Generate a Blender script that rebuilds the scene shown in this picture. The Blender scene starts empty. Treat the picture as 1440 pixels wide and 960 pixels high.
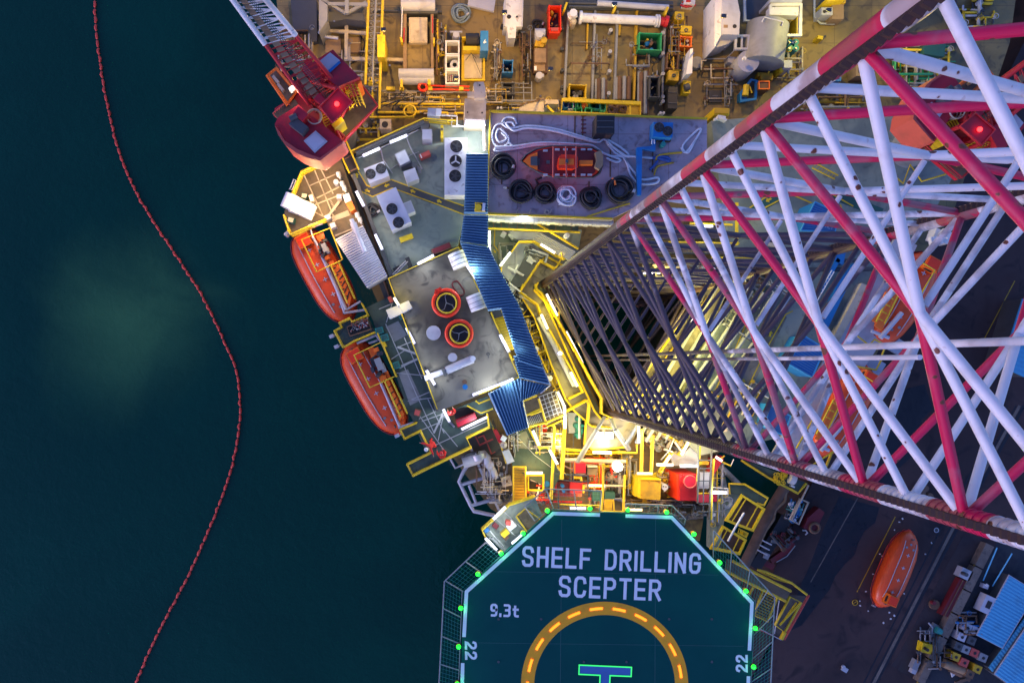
import bpy, math, random
from mathutils import Vector, Matrix, noise
from mathutils.geometry import tessellate_polygon
R = random.Random(7)
H, FO, NX, NY = 66.0, 1120.0, 621.0, 508.0      # camera height, focal length in photo pixels, nadir
col = bpy.context.scene.collection
def P(x, y, z): return Vector(((x-NX)*(H-z)/FO, (NY-y)*(H-z)/FO, z))
FR = dict(o0=(0,0,1), a=(300,0,4), b=(640,0,4), c=(380,200,4.8), d=(640,180,4.8), e=(380,380,4.8), f=(540,340,4.8), g=(560,540,4.8),
 h=(740,540,3.6), i=(600,700,3.693), j=(860,700,3.693), k=(1140,660,3.2), l=(700,580,6.4), m=(870,600,7.383), n=(980,620,6.4),
 o=(940,0,5.333), p=(1160,0,4.8), q=(1020,740,6), r=(1260,740,4.364), s=(680,300,6), t=(390,200,6.857), u=(405,310,6.857),
 v=(460,420,4.8), w=(490,150,5.648), x=(700,400,4.364), y=(1000,180,4.364), z=(1040,400,3.2), A=(360,0,5.54))
cur = [0,0,1]
def fr(k): cur[:] = FR[k]
def W(x, y, z): return P(cur[0]+x/cur[2], cur[1]+y/cur[2], z)
def U(z): return (H-z)/FO/cur[2]                 # metres for one frame unit at height z

SPLITN=set('roller cover_plate frame_spoke rail_post rung bolt_hole cylinder raking_leg canopy_post gantry_leg gangway_leg grab_rail rubbing_strip lifting_hook deck_fitting side_rail corner_bracket yellow_bracket post tread drum wheel handwheel green_panel saddle rack_leg support_beam orange_board strap side_cushion guide_beam upright clamp stanchion flange davit_arm side_beam side_hatch leg side_plate pipe_end girder short_rail fan_guard wide_beam strut top_panel wedge_plate striped_post plate inner_gantry yellow_girder water_pipe box weld_strip orange_panel pad_eye corner_post lamp_head'.split())
class MB:
    def __init__(s): s.v=[]; s.f=[]; s.sm=[]; s.mi=[]; s.cm=0
    def add(s, vs, fs, smooth=False):
        n=len(s.v); s.v += [Vector(v) for v in vs]
        for f in fs: s.f.append([n+i for i in f]); s.sm.append(smooth); s.mi.append(s.cm)
        return s
    def mat(s, i): s.cm=i; return s
    def prism(s, pts, z0, z1, hole=None):        # metric polygon, optional hole
        pts=[Vector((p[0],p[1],0)) for p in pts]
        if sum(a.x*b.y-b.x*a.y for a,b in zip(pts,pts[1:]+pts[:1]))<0: pts.reverse()
        loops=[pts]
        if hole:
            hl=[Vector((p[0],p[1],0)) for p in hole]
            if sum(a.x*b.y-b.x*a.y for a,b in zip(hl,hl[1:]+hl[:1]))>0: hl.reverse()
            loops.append(hl)
        al=[p for l in loops for p in l]; n=len(al)
        tri=tessellate_polygon(loops) if (hole or len(pts)>4) else [tuple(range(n))]
        fs=[]
        for t in tri:
            t=list(t)
            if sum(al[a].x*al[b].y-al[b].x*al[a].y for a,b in zip(t,t[1:]+t[:1]))<0: t.reverse()
            fs.append(t); fs.append([i+n for i in reversed(t)])
        o=0
        for l in loops:
            k=len(l)
            for i in range(k):
                a=o+i; b=o+(i+1)%k; fs.append([b,a,a+n,b+n])
            o+=k
        return s.add([(p.x,p.y,z1) for p in al]+[(p.x,p.y,z0) for p in al], fs)
    def box(s, c, dx, dy, z0, z1, ang=0):
        ca,sa=math.cos(ang),math.sin(ang)
        return s.prism([(c[0]+ca*x-sa*y, c[1]+sa*x+ca*y) for x,y in ((-dx/2,-dy/2),(dx/2,-dy/2),(dx/2,dy/2),(-dx/2,dy/2))], z0, z1)
    def tube(s, pts, r, n=8, close=False, r2=None):
        pts=[Vector(p) for p in pts]; N=len(pts); rings=[]
        up=None
        for i,p in enumerate(pts):
            if close: t=(pts[(i+1)%N]-pts[i-1]).normalized()
            else: t=(pts[min(i+1,N-1)]-pts[max(i-1,0)]).normalized()
            if up is None:
                up=Vector((0,0,1)) if abs(t.z)<.9 else Vector((1,0,0))
            a=(up-t*up.dot(t))
            if a.length<1e-4: a=Vector((1,0,0))-t*t.x
            a.normalize(); b=t.cross(a); up=a
            k=1.0
            if 0<i<N-1 or close:
                d0=(pts[i]-pts[i-1]).normalized(); d1=(pts[(i+1)%N]-pts[i]).normalized()
                k=1/max(.5,math.sqrt(max(0,(1+d0.dot(d1))/2)))
            rr=r if r2 is None else r+(r2-r)*i/(N-1)
            rings.append([p+(a*math.cos(q)+b*math.sin(q))*rr*(k if n<=4 else 1) for q in [(j+.5)*2*math.pi/n for j in range(n)]])
        vs=[v for g in rings for v in g]; fs=[]
        M=N if close else N-1
        for i in range(M):
            for j in range(n):
                a=i*n+j; b=i*n+(j+1)%n; c=((i+1)%N)*n+(j+1)%n; d=((i+1)%N)*n+j
                fs.append([a,b,c,d])
        s.add(vs,fs,n>4)
        if not close:
            s.add(rings[0],[list(range(n-1,-1,-1))]); s.add(rings[-1],[list(range(n))])
        return s
    def cyl(s, c, r, z0, z1, n=24, r2=None):
        return s.tube([(c[0],c[1],z0),(c[0],c[1],z1)], r, n, r2=r2)
    def rings(s, prof, ang0=0):                  # list of closed loops, all same length -> skin
        n=len(prof[0]); vs=[v for l in prof for v in l]; fs=[]
        for i in range(len(prof)-1):
            for j in range(n): fs.append([i*n+j,i*n+(j+1)%n,(i+1)*n+(j+1)%n,(i+1)*n+j])
        s.add(vs,fs,True); return s.add(prof[0],[list(range(n-1,-1,-1))]).add(prof[-1],[list(range(n))])
    def dome(s, c, r, h, n=16, m=5):
        prof=[[(c[0]+r*math.cos(q)*math.cos(a), c[1]+r*math.sin(q)*math.cos(a), c[2]+h*math.sin(a)) for q in [j*2*math.pi/n for j in range(n)]] for a in [k*math.pi/2/m for k in range(m)]+[1.5]]
        return s.rings(prof)
    # ---- versions in photo-frame coordinates
    def pr(s, pts, z0, z1): return s.prism([W(x,y,z1) for x,y in pts], z0, z1)
    def rc(s, x, y, w, h, z0, z1, ang=0):
        k=U(z1); return s.box(W(x,y,z1), w*k, h*k, z0, z1, -math.radians(ang))
    def tb(s, pts, r, n=6, close=False): return s.tube([W(*p) for p in pts], r, n, close)
    def line(s, pts, z, r, n=6, close=False): return s.tube([W(x,y,z) for x,y in pts], r, n, close)
    def cy(s, x, y, r, z0, z1, n=24, r2=None):
        k=U(z1); return s.cyl(W(x,y,z1), r*k, z0, z1, n, None if r2 is None else r2*k)
    def to(s, x, y, Rr, z, r, n=28, m=8, sq=1):
        k=U(z)*Rr; c=W(x,y,z)
        return s.tube([(c[0]+k*math.cos(q),c[1]+k*sq*math.sin(q),z) for q in [i*2*math.pi/n for i in range(n)]], r, m, True)
    def corr(s, A, B, C, D, z, n, amp=.05, slope=0):     # corrugated sheet A-B / D-C, ridges running A->B, stepped along A->D
        A,B,C,D=[W(q[0],q[1],z) for q in (A,B,C,D)]; vs=[]; 
        prof=[(0,0),(.25,.55),(.5,1),(.75,.45)]
        for i in range(n):
            for t,hh in prof:
                q=(i+t)/n
                for e0,e1 in ((A,D),(B,C)):
                    p=e0.lerp(e1,q); vs.append((p.x,p.y,z+hh*amp+slope*q))
        for e0 in (D,C): vs.append((e0.x,e0.y,z+slope))
        m=len(vs)//2
        s.add(vs,[[2*i,2*i+1,2*i+3,2*i+2] for i in range(m-1)])
        return s.prism([A,B,C,D], z-.12, z-.02)
    def pieces(s):                               # loose pieces, each as a builder of its own
        par=list(range(len(s.v)))
        def find(i):
            while par[i]!=i: par[i]=par[par[i]]; i=par[i]
            return i
        key={}
        for i,v in enumerate(s.v):
            k=(round(v.x,4),round(v.y,4),round(v.z,4))
            if k in key: par[find(i)]=find(key[k])
            else: key[k]=i
        for f in s.f:
            for i in f[1:]: par[find(i)]=find(f[0])
        out={}
        for f,sm,mi in zip(s.f,s.sm,s.mi): out.setdefault(find(f[0]),[]).append((f,sm,mi))
        res=[]
        for fs in out.values():
            m=MB(); mp={}
            for f,sm,mi in fs:
                g=[]
                for i in f:
                    if i not in mp: mp[i]=len(m.v); m.v.append(s.v[i])
                    g.append(mp[i])
                m.f.append(g); m.sm.append(sm); m.mi.append(mi)
            res.append(m)
        return res
    def build(s, name, mats, parent=None, origin=None):
        if parent is not None and name in SPLITN:
            ps=s.pieces()
            if 1<len(ps)<=60: return [m._build(name,mats,parent,origin) for m in ps][0]
        return s._build(name,mats,parent,origin)
    def _build(s, name, mats, parent=None, origin=None):
        if not isinstance(mats,(list,tuple)): mats=[mats]
        if parent is not None:
            o=Vector(wloc(parent))
        elif origin is not None: o=Vector(origin)
        else:
            xs=[v.x for v in s.v]; ys=[v.y for v in s.v]; zs=[v.z for v in s.v]
            o=Vector(((min(xs)+max(xs))/2,(min(ys)+max(ys))/2,min(zs)))
        me=bpy.data.meshes.new(name); me.from_pydata([tuple(v-o) for v in s.v],[],s.f)
        me.polygons.foreach_set('use_smooth', s.sm); me.polygons.foreach_set('material_index', s.mi)
        for m in mats: me.materials.append(m)
        me.update(); ob=bpy.data.objects.new(name, me); col.objects.link(ob)
        if parent is not None: ob.parent=parent
        else: ob.location=o
        return ob
def wloc(o):
    l=Vector(o.location)
    while o.parent: o=o.parent; l+=Vector(o.location)
    return l
def tag(o, label, cat, group=None):
    o['label']=label; o['category']=cat
    if group: o['group']=group
    return o
def thing(name, label, cat, x, y, z, group=None, w=None):
    o=bpy.data.objects.new(name, None); col.objects.link(o); o.location=W(x,y,z) if w is None else w
    o.empty_display_size=.2
    return tag(o,label,cat,group)
def struct(o): o['kind']='structure'; return o
def one(name, m, mats, label, cat, group=None): return tag(m.build(name, mats), label, cat, group)
def dup(root, loc, rz=0, label=None, group=None, sc=None):
    def cp(o,par):
        c=o.copy(); col.objects.link(c); c.parent=par
        for ch in list(o.children): cp(ch,c)
        return c
    r=cp(root,None); r.location=loc; r.rotation_euler=(0,0,rz)
    if sc: r.scale=sc
    if label: r['label']=label
    if group: r['group']=group
    return r

# ---------------------------------------------------------------- materials
MT={}
def newmat(name):
    m=bpy.data.materials.new(name); m.use_nodes=True; nt=m.node_tree; b=nt.nodes['Principled BSDF']; MT[name]=m
    return m,nt,b
def N(nt,t,**k):
    n=nt.nodes.new(t)
    for a,v in k.items():
        if a.startswith('i_'): n.inputs[a[2:].replace('_',' ')].default_value=v
        else: setattr(n,a,v)
    return n
def mth(nt,op,a,b=None,c=None,clamp=False):
    n=nt.nodes.new('ShaderNodeMath'); n.operation=op; n.use_clamp=clamp
    for i,x in enumerate((a,b,c)):
        if x is None: continue
        if isinstance(x,(int,float)): n.inputs[i].default_value=x
        else: nt.links.new(x,n.inputs[i])
    return n.outputs[0]
def mixc(nt,f,a,b):
    n=nt.nodes.new('ShaderNodeMix'); n.data_type='RGBA'
    for i,x in ((0,f),(6,a),(7,b)):
        if isinstance(x,(int,float)): n.inputs[i].default_value=x
        elif isinstance(x,tuple): n.inputs[i].default_value=(*x[:3],1)
        else: nt.links.new(x,n.inputs[i])
    return n.outputs[2]
def ramp(nt,v,a,b):
    n=nt.nodes.new('ShaderNodeMapRange'); n.interpolation_type='SMOOTHSTEP'; nt.links.new(v,n.inputs[0]); n.inputs[1].default_value=a; n.inputs[2].default_value=b
    return n.outputs[0]
def nz(nt,scale,detail=4,off=0,sc=None,dist=0):
    g=nt.nodes.new('ShaderNodeNewGeometry'); mp=nt.nodes.new('ShaderNodeMapping'); mp.inputs[1].default_value=(off,off*.7,off*.3)
    if sc: mp.inputs[3].default_value=sc
    nt.links.new(g.outputs['Position'],mp.inputs[0])
    n=nt.nodes.new('ShaderNodeTexNoise'); n.inputs['Scale'].default_value=scale; n.inputs['Detail'].default_value=detail; n.inputs['Distortion'].default_value=dist
    nt.links.new(mp.outputs[0],n.inputs['Vector']); return n.outputs['Fac']
def paint(name, c, rough=.55, metal=0, dirt=.35, dc=(.06,.045,.03), rust=0, spots=0, sc=.8, bump=.15):
    """painted steel: base colour + grime patches + optional rust"""
    m,nt,b=newmat(name); L=nt.links
    v=nz(nt,sc,6,hash(name)%50 if False else len(name)*3.1)
    cl=mixc(nt, mth(nt,'MULTIPLY',ramp(nt,v,.48,.75),dirt), c, dc)
    v2=nz(nt,sc*5,4,9.3)
    cl=mixc(nt, mth(nt,'MULTIPLY',ramp(nt,v2,.35,.8),dirt*.5), cl, tuple(x*.55 for x in c))
    if rust:
        v3=nz(nt,2.2,5,21,dist=.6)
        cl=mixc(nt, mth(nt,'MULTIPLY',ramp(nt,v3,.62,.68),rust), cl, (.12,.03,.012))
    L.new(cl,b.inputs['Base Color'])
    rr=nt.nodes.new('ShaderNodeMapRange'); L.new(v,rr.inputs[0]); rr.inputs[3].default_value=max(.15,rough-.15); rr.inputs[4].default_value=min(1,rough+.2); L.new(rr.outputs[0],b.inputs['Roughness'])
    b.inputs['Metallic'].default_value=metal
    if bump:
        bp=nt.nodes.new('ShaderNodeBump'); bp.inputs['Strength'].default_value=bump; bp.inputs['Distance'].default_value=.02
        L.new(v2,bp.inputs['Height']); L.new(bp.outputs[0],b.inputs['Normal'])
    return m
def emit(name,c,st):
    m,nt,b=newmat(name); b.inputs['Base Color'].default_value=(*c,1); b.inputs['Emission Color'].default_value=(*c,1); b.inputs['Emission Strength'].default_value=st
    return m
YEL=paint('yellow_paint',(.72,.50,.01),.45,dirt=.35,rust=.25)
YDK=paint('worn_yellow',(.55,.34,.015),.6,dirt=.6,rust=.6)
RED=paint('red_paint',(.5,.015,.02),.4,dirt=.3)
CRIM=paint('crimson_paint',(.42,.008,.026),.45,dirt=.4)
DRED=paint('dark_red_paint',(.16,.012,.018),.55,dirt=.5)
ORA=paint('orange_paint',(.95,.19,.012),.4,dirt=.2,dc=(.3,.05,.02))
ORR=paint('orange_red_gel',(.92,.05,.010),.3,dirt=.2,dc=(.3,.02,.01))
WHI=paint('white_paint',(.74,.74,.72),.5,dirt=.3,rust=.4)
CRE=paint('cream_paint',(.55,.47,.34),.6,dirt=.45,rust=.3)
GRY=paint('grey_paint',(.26,.27,.28),.55,dirt=.4)
LGR=paint('light_grey_paint',(.46,.47,.5),.5,dirt=.3)
DGR=paint('dark_grey_steel',(.07,.075,.08),.6,dirt=.4)
BLK=paint('black_rubber',(.018,.018,.02),.55,dirt=.3)
BRN=paint('brown_rusty_steel',(.16,.085,.045),.75,dirt=.5,rust=.5)
BLU=paint('blue_roof_paint',(.11,.24,.37),.38,dirt=.12,dc=(.03,.06,.15))
MBL=paint('machine_blue',(.01,.17,.45),.45,dirt=.3)
LBC=paint('lifeboat_canopy_orange',(.80,.085,.012),.35,dirt=.25,dc=(.25,.03,.01))
SKB=paint('sky_blue_sheet',(.07,.36,.58),.5,dirt=.25)
GRN=paint('green_paint',(.03,.35,.12),.5,dirt=.3)
LGN=paint('pale_green_plastic',(.08,.5,.2),.5,dirt=.3)
DGN=paint('dark_green_paint',(.02,.10,.085),.6,dirt=.3)
TEA=paint('teal_plastic',(.03,.28,.24),.5,dirt=.2)
LAV=paint('pale_corrugated_steel',(.5,.5,.55),.45,dirt=.25)
PLN=paint('timber_plank',(.30,.20,.11),.8,dirt=.5)
WOD=paint('weathered_timber',(.16,.10,.065),.85,dirt=.6)
ROP=paint('white_rope',(.68,.70,.74),.8,dirt=.2,sc=3)
BRP=paint('blue_rope',(.03,.09,.3),.8,dirt=.2,sc=3)
GRH=paint('grey_hose',(.2,.27,.31),.6,dirt=.3)
SKN=paint('skin',(.42,.24,.16),.6,dirt=.05)
CLO=paint('red_coverall_cloth',(.6,.02,.015),.85,dirt=.15,sc=5)
STL=paint('galvanised_steel',(.5,.5,.5),.4,metal=.5,dirt=.3)
PNK=paint('pink_primer',(.5,.08,.06),.6,dirt=.3)
LITG=emit('green_light',(.01,1,.03),1.5)
LITR=emit('red_light',(1,.02,.02),4)
TUBE=emit('fluorescent_tube',(.80,.74,1),1.9)
TUBY=emit('warm_tube',(1,.8,.4),2.0)
FLOOD=emit('flood_glass',(1,.96,.85),6)
DASH=emit('orange_led',(1,.28,.01),1.1)
GLED=emit('green_led',(.05,.9,.15),.5)

def deckmat(name,c,c2,dk=(.03,.025,.02),sc=.35,stain=.7,rough=.55,seam=0):
    m,nt,b=newmat(name); L=nt.links
    v=nz(nt,sc,7,3,dist=.4); v2=nz(nt,sc*4,6,12,dist=1.2); v3=nz(nt,14,3,5); v4=nz(nt,.9,5,31,sc=(1,.18,1))
    cl=mixc(nt,ramp(nt,v,.4,.66),c,c2)
    cl=mixc(nt,mth(nt,'MULTIPLY',ramp(nt,v2,.5,.72),stain),cl,dk)
    cl=mixc(nt,mth(nt,'MULTIPLY',ramp(nt,v4,.55,.8),stain*.5),cl,tuple(x*.4 for x in c))
    cl=mixc(nt,mth(nt,'MULTIPLY',v3,.3),cl,tuple(x*.6 for x in c))
    if seam:
        g=nt.nodes.new('ShaderNodeNewGeometry'); sp=nt.nodes.new('ShaderNodeSeparateXYZ'); L.new(g.outputs['Position'],sp.inputs[0])
        for ax in ('X','Y'):
            fx=mth(nt,'ABSOLUTE',mth(nt,'SUBTRACT',mth(nt,'FRACT',mth(nt,'DIVIDE',sp.outputs[ax],seam)),.5))
            cl=mixc(nt,mth(nt,'MULTIPLY',mth(nt,'LESS_THAN',fx,.02/seam),.5),cl,dk)
    L.new(cl,b.inputs['Base Color'])
    rr=nt.nodes.new('ShaderNodeMapRange'); L.new(v2,rr.inputs[0]); rr.inputs[1].default_value=.3; rr.inputs[2].default_value=.7; rr.inputs[3].default_value=rough+.15; rr.inputs[4].default_value=rough-.2; L.new(rr.outputs[0],b.inputs['Roughness'])
    bp=nt.nodes.new('ShaderNodeBump'); bp.inputs['Strength'].default_value=.3; bp.inputs['Distance'].default_value=.03; L.new(v2,bp.inputs['Height']); L.new(bp.outputs[0],b.inputs['Normal'])
    if name=='helideck_green' or name.startswith('asphalt'): b.inputs['Specular IOR Level'].default_value=.2
    if name=='helideck_green': b.inputs['Specular IOR Level'].default_value=.15
    return m
TAN=deckmat('tan_deck',(.30,.215,.075),(.13,.10,.045),sc=.25,seam=3.1)
RFG=deckmat('grey_green_roof',(.28,.32,.25),(.13,.17,.16),dk=(.05,.06,.07),stain=.45)
RFB=deckmat('brown_roof',(.25,.225,.165),(.055,.05,.04),dk=(.025,.022,.022),sc=.22,stain=.85)
PUR=deckmat('purple_grey_deck',(.48,.38,.40),(.33,.26,.28),dk=(.09,.035,.025),stain=.6,seam=3.7)
GRT=deckmat('grating',(.06,.10,.08),(.035,.06,.05),dk=(.02,.025,.02),sc=.8,stain=.5)
GTB=deckmat('brown_grating',(.16,.12,.07),(.09,.07,.045),sc=.8,stain=.5)
ASP=deckmat('asphalt',(.088,.054,.05),(.055,.037,.036),dk=(.012,.012,.016),sc=.12,stain=.7,rough=.8)
ASD=deckmat('wet_asphalt',(.012,.012,.018),(.008,.008,.012),dk=(.005,.005,.008),sc=.3,rough=.45)  # near-black asphalt tone for sheets and grooves on the quay
CON=deckmat('concrete',(.22,.17,.13),(.14,.11,.09),sc=.6,stain=.6,rough=.85)
HEL=deckmat('helideck_green',(.0005,.068,.060),(.0005,.085,.068),dk=(.0008,.06,.05),sc=.12,stain=.35,rough=.7)
HUL=deckmat('hull_steel',(.05,.06,.07),(.09,.05,.03),sc=.4,stain=.6)
OYL=paint('landing_circle_yellow',(.95,.40,.006),.6,dirt=.2)
OWH=paint('marking_white',(.8,.8,.82),.6,dirt=.12)
HBL=paint('marking_blue',(.06,.16,.42),.6,dirt=.1)

def watermat():
    m,nt,b=newmat('sea_water'); L=nt.links
    g=nt.nodes.new('ShaderNodeNewGeometry')
    v=nz(nt,.05,5,4,dist=.8)
    cl=mixc(nt,ramp(nt,v,.35,.7),(.0003,.041,.026),(.0004,.052,.032))
    # paler green patch in the water colour
    c=P(185,455,-14); mp=nt.nodes.new('ShaderNodeVectorMath'); mp.operation='DISTANCE'; L.new(g.outputs['Position'],mp.inputs[0]); mp.inputs[1].default_value=c
    n1=nz(nt,.085,5,17,dist=1.0)
    d=mth(nt,'ADD',mp.outputs['Value'],mth(nt,'MULTIPLY',mth(nt,'SUBTRACT',n1,.5),11))
    f=mth(nt,'SUBTRACT',1,ramp(nt,d,-2,12),clamp=True)
    cl=mixc(nt,mth(nt,'MULTIPLY',f,.8),cl,(.06,.19,.07))
    L.new(cl,b.inputs['Base Color']); b.inputs['Roughness'].default_value=.13; b.inputs['IOR'].default_value=1.33
    w1=nz(nt,.9,4,2,dist=.5); w2=nz(nt,4,3,8)
    h=mth(nt,'ADD',w1,mth(nt,'MULTIPLY',w2,.35))
    bp=nt.nodes.new('ShaderNodeBump'); bp.inputs['Strength'].default_value=.6; bp.inputs['Distance'].default_value=.09; L.new(h,bp.inputs['Height']); L.new(bp.outputs[0],b.inputs['Normal'])
    return m
SEA=watermat()

def legmat(name,mode):
    m,nt,b=newmat(name); L=nt.links
    g=nt.nodes.new('ShaderNodeNewGeometry'); sp=nt.nodes.new('ShaderNodeSeparateXYZ'); L.new(g.outputs['Position'],sp.inputs[0])
    h=mth(nt,'SUBTRACT',H,sp.outputs['Z'])
    white=(.76,.75,.76); red=(.60,.006,.075)
    if mode=='chord': o=14.49
    else: o=18.13
    fac=mth(nt,'LESS_THAN',mth(nt,'FRACT',mth(nt,'DIVIDE',mth(nt,'SUBTRACT',h,o),4.85)),.5)
    base=mixc(nt,fac,white,red) if mode!='white' else mixc(nt,0.0,white,red)
    gr=nz(nt,1.1,6,4,dist=.5)                         # scuffs
    base=mixc(nt,mth(nt,'MULTIPLY',ramp(nt,gr,.5,.72),.3),base,(.3,.27,.28))
    if mode=='chord': base=mixc(nt,mth(nt,'MULTIPLY',ramp(nt,nz(nt,.8,6,23,dist=.8),.42,.62),.6),base,(.26,.10,.08))
    # rust blisters
    vo=nt.nodes.new('ShaderNodeTexVoronoi'); vo.inputs['Scale'].default_value=3.3; L.new(g.outputs['Position'],vo.inputs['Vector'])
    jit=nz(nt,9,3,6)
    sz=mth(nt,'MULTIPLY',mth(nt,'SUBTRACT',vo.outputs['Color'],.5),mth(nt,'MULTIPLY',ramp(nt,nz(nt,.45,3,40),.42,.62),1.15))
    spot=mth(nt,'LESS_THAN',mth(nt,'ADD',vo.outputs['Distance'],mth(nt,'MULTIPLY',mth(nt,'SUBTRACT',jit,.5),.3)),sz)
    base=mixc(nt,spot,base,mixc(nt,jit,(.16,.03,.015),(.05,.015,.012)))
    halo=mth(nt,'LESS_THAN',vo.outputs['Distance'],mth(nt,'ADD',sz,.07))
    base=mixc(nt,mth(nt,'MULTIPLY',halo,.22),base,(.35,.12,.05))
    # worn dark zone of the lower leg
    n2=nz(nt,.9,5,14,sc=(1,1,.35))
    t=mth(nt,'ADD',h,mth(nt,'MULTIPLY',mth(nt,'SUBTRACT',n2,.5),5 if mode!='chord' else 1.2))
    dz=ramp(nt,t,34.2,35.6) if mode!='chord' else ramp(nt,t,36.2,36.7)
    base=mixc(nt,dz,base,mixc(nt,gr,(.075,.055,.085) if mode!='chord' else (.11,.055,.04),(.035,.02,.025)))
    mid=mth(nt,'MULTIPLY',mth(nt,'MULTIPLY',ramp(nt,t,25,30),mth(nt,'SUBTRACT',1,dz)),ramp(nt,gr,.42,.56))
    base=mixc(nt,mth(nt,'MULTIPLY',mid,.65),base,(.17,.14,.16))
    L.new(base,b.inputs['Base Color']); b.inputs['Roughness'].default_value=.5
    bp=nt.nodes.new('ShaderNodeBump'); bp.inputs['Strength'].default_value=.25; bp.inputs['Distance'].default_value=.02; L.new(gr,bp.inputs['Height']); L.new(bp.outputs[0],b.inputs['Normal'])
    return m
LGC=legmat('leg_chord_paint','chord'); LGB=legmat('leg_brace_paint','brace'); LGW=legmat('leg_white_paint','white')
RCK=paint('greased_rack',(.04,.018,.016),.75,dirt=.5,dc=(.02,.015,.015),rust=.4)

# ---------------------------------------------------------------- kits
def plight(p, e, c, r=.15):
    l=bpy.data.lights.new('lamp_light','POINT'); l.energy=e*LK; l.color=c; l.shadow_soft_size=r
    o=bpy.data.objects.new('lamp_light',l); o.location=p; col.objects.link(o); return o
LK=.72
COOL=(.86,.93,1.0); GRC=(.9,1.0,.42); WARM=(1.05,.60,.12); AMB=(1.0,.5,.10); YLG=(1.25,1.0,.16)
def lamp(x0,y0,x1,y1,z,label,e=60,c=COOL,w=.12,warm=False,off=(0,0)):
    """fluorescent fitting lying along x0,y0 -> x1,y1"""
    a=W(x0,y0,z); b=W(x1,y1,z); d=(b-a); ln=d.length; ang=math.atan2(d.y,d.x); m=(a+b)/2
    t=thing('fluorescent_lamp',label,'lamp',0,0,0,'fluorescent lamps on the rig',w=Vector((m.x,m.y,z-.1)))
    MB().box(m,ln+.12,w+.10,z-.1,z-.02,ang).build('housing',LGR,t)
    MB().tube([a+Vector((0,0,.02)),b+Vector((0,0,.02))],w*.5,8).build('tube',TUBY if warm else TUBE,t)
    k=max(1,int(round(ln/2.2)))
    for i in range(k):
        p=a.lerp(b,(i+.5)/k); plight((p.x+off[0],p.y+off[1],z+1.0),e/k,c,.3)
    return t
_post={}
def postmesh(h,mat,r):
    k=(round(h,2),mat.name,r)
    if k not in _post:
        o=MB().tube([(0,0,0),(0,0,h)],r,5).build('post',mat,origin=(0,0,0)); _post[k]=o.data; bpy.data.objects.remove(o)
    return _post[k]
def rail(pts, z, label, mat=None, h=1.05, close=False, r=.055, step=1.8, toe=True, name='guard_rail',cat='railing'):
    mat=mat or YEL
    q=[W(x,y,z+h) for x,y in pts]; q=[Vector((p.x,p.y,z)) for p in q]
    t=thing(name,label,cat,0,0,0,'yellow guard rails of the rig' if mat is YEL else None,w=q[0])
    up=Vector((0,0,1))
    MB().tube([p+up*h for p in q],r,6,close).build('top_rail',mat,t)
    MB().tube([p+up*h*.5 for p in q],r*.7,5,close).build('mid_rail',mat,t)
    if toe:
        m=MB()
        qq=q+[q[0]] if close else q
        m.tube([p+up*.1 for p in (q)],.06,4,close)
        m.build('toe_board',mat,t)
    qq=q+[q[0]] if close else q
    for a,b in zip(qq,qq[1:]):
        k=max(1,int(round((b-a).length/step)))
        for i in range(k+ (1 if b is qq[-1] and not close else 0)):
            o=bpy.data.objects.new('post',postmesh(h,mat,r*.8)); col.objects.link(o); o.parent=t; o.location=a.lerp(b,i/k)-q[0]
    return t
def bars(name,label,cat,segs,mats,group=None):
    m=MB()
    for pts,r in segs: m.tb(pts,r)
    return one(name,m,mats,label,cat,group)
def blocks(name,label,cat,parts,anchor,group=None):
    """parts: (partname, material, list of MB ops) ; op = ('rc',..) / ('pr',..) / ('cy',..) / ('tb',..) / ('to',..) / ('line',...)"""
    t=thing(name,label,cat,*anchor,group=group)
    for pn,mt,ops in parts:
        m=MB()
        for o in ops: getattr(m,o[0])(*o[1:])
        m.build(pn,mt,t)
    return t
def crate(label,x,y,w,h,z0,hg,mat,fill=None,ang=0,name='steel_basket',cat='basket',group=None,wall=.07,seed=0):
    t=thing(name,label,cat,x,y,z0,group)
    k=U(z0+hg); W_,H_=w*k,h*k; c=W(x,y,z0+hg); a=-math.radians(ang); ca,sa=math.cos(a),math.sin(a)
    def loc(u,v): return (c.x+ca*u-sa*v, c.y+sa*u+ca*v)
    MB().box(loc(0,0),W_-.02,H_-.02,z0,z0+.08,a).build('floor',mat if fill is None else DGR,t)
    m=MB()
    for u,v,dx,dy in ((0,H_/2,W_,wall),(0,-H_/2,W_,wall),(W_/2,0,wall,H_-wall),(-W_/2,0,wall,H_-wall)): m.box(loc(u,v),dx,dy,z0+.08,z0+hg,a)
    m.build('wall',mat,t)
    m=MB()
    for u in (-1,1):
        for v in (-1,1): m.box(loc(u*W_/2,v*H_/2),wall*1.8,wall*1.8,z0,z0+hg+.06,a)
    m.build('corner_post',mat,t)
    if fill:
        rr=random.Random(seed)
        for j,(mt,n) in enumerate(fill):
            m=MB()
            for i in range(n):
                u=rr.uniform(-.36,.36)*W_; v=rr.uniform(-.36,.36)*H_; s=rr.uniform(.12,.3)*min(W_,H_)
                if rr.random()<.5: m.box(loc(u,v),s,s*rr.uniform(.5,1.2),z0+.09+.011*i,z0+.1+hg*rr.uniform(.3,.7),a+rr.random())
                else: m.cyl(loc(u,v),s*.4,z0+.09,z0+.1+hg*rr.uniform(.3,.7),10)
            m.build('cargo',mt,t)
    return t
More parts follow.
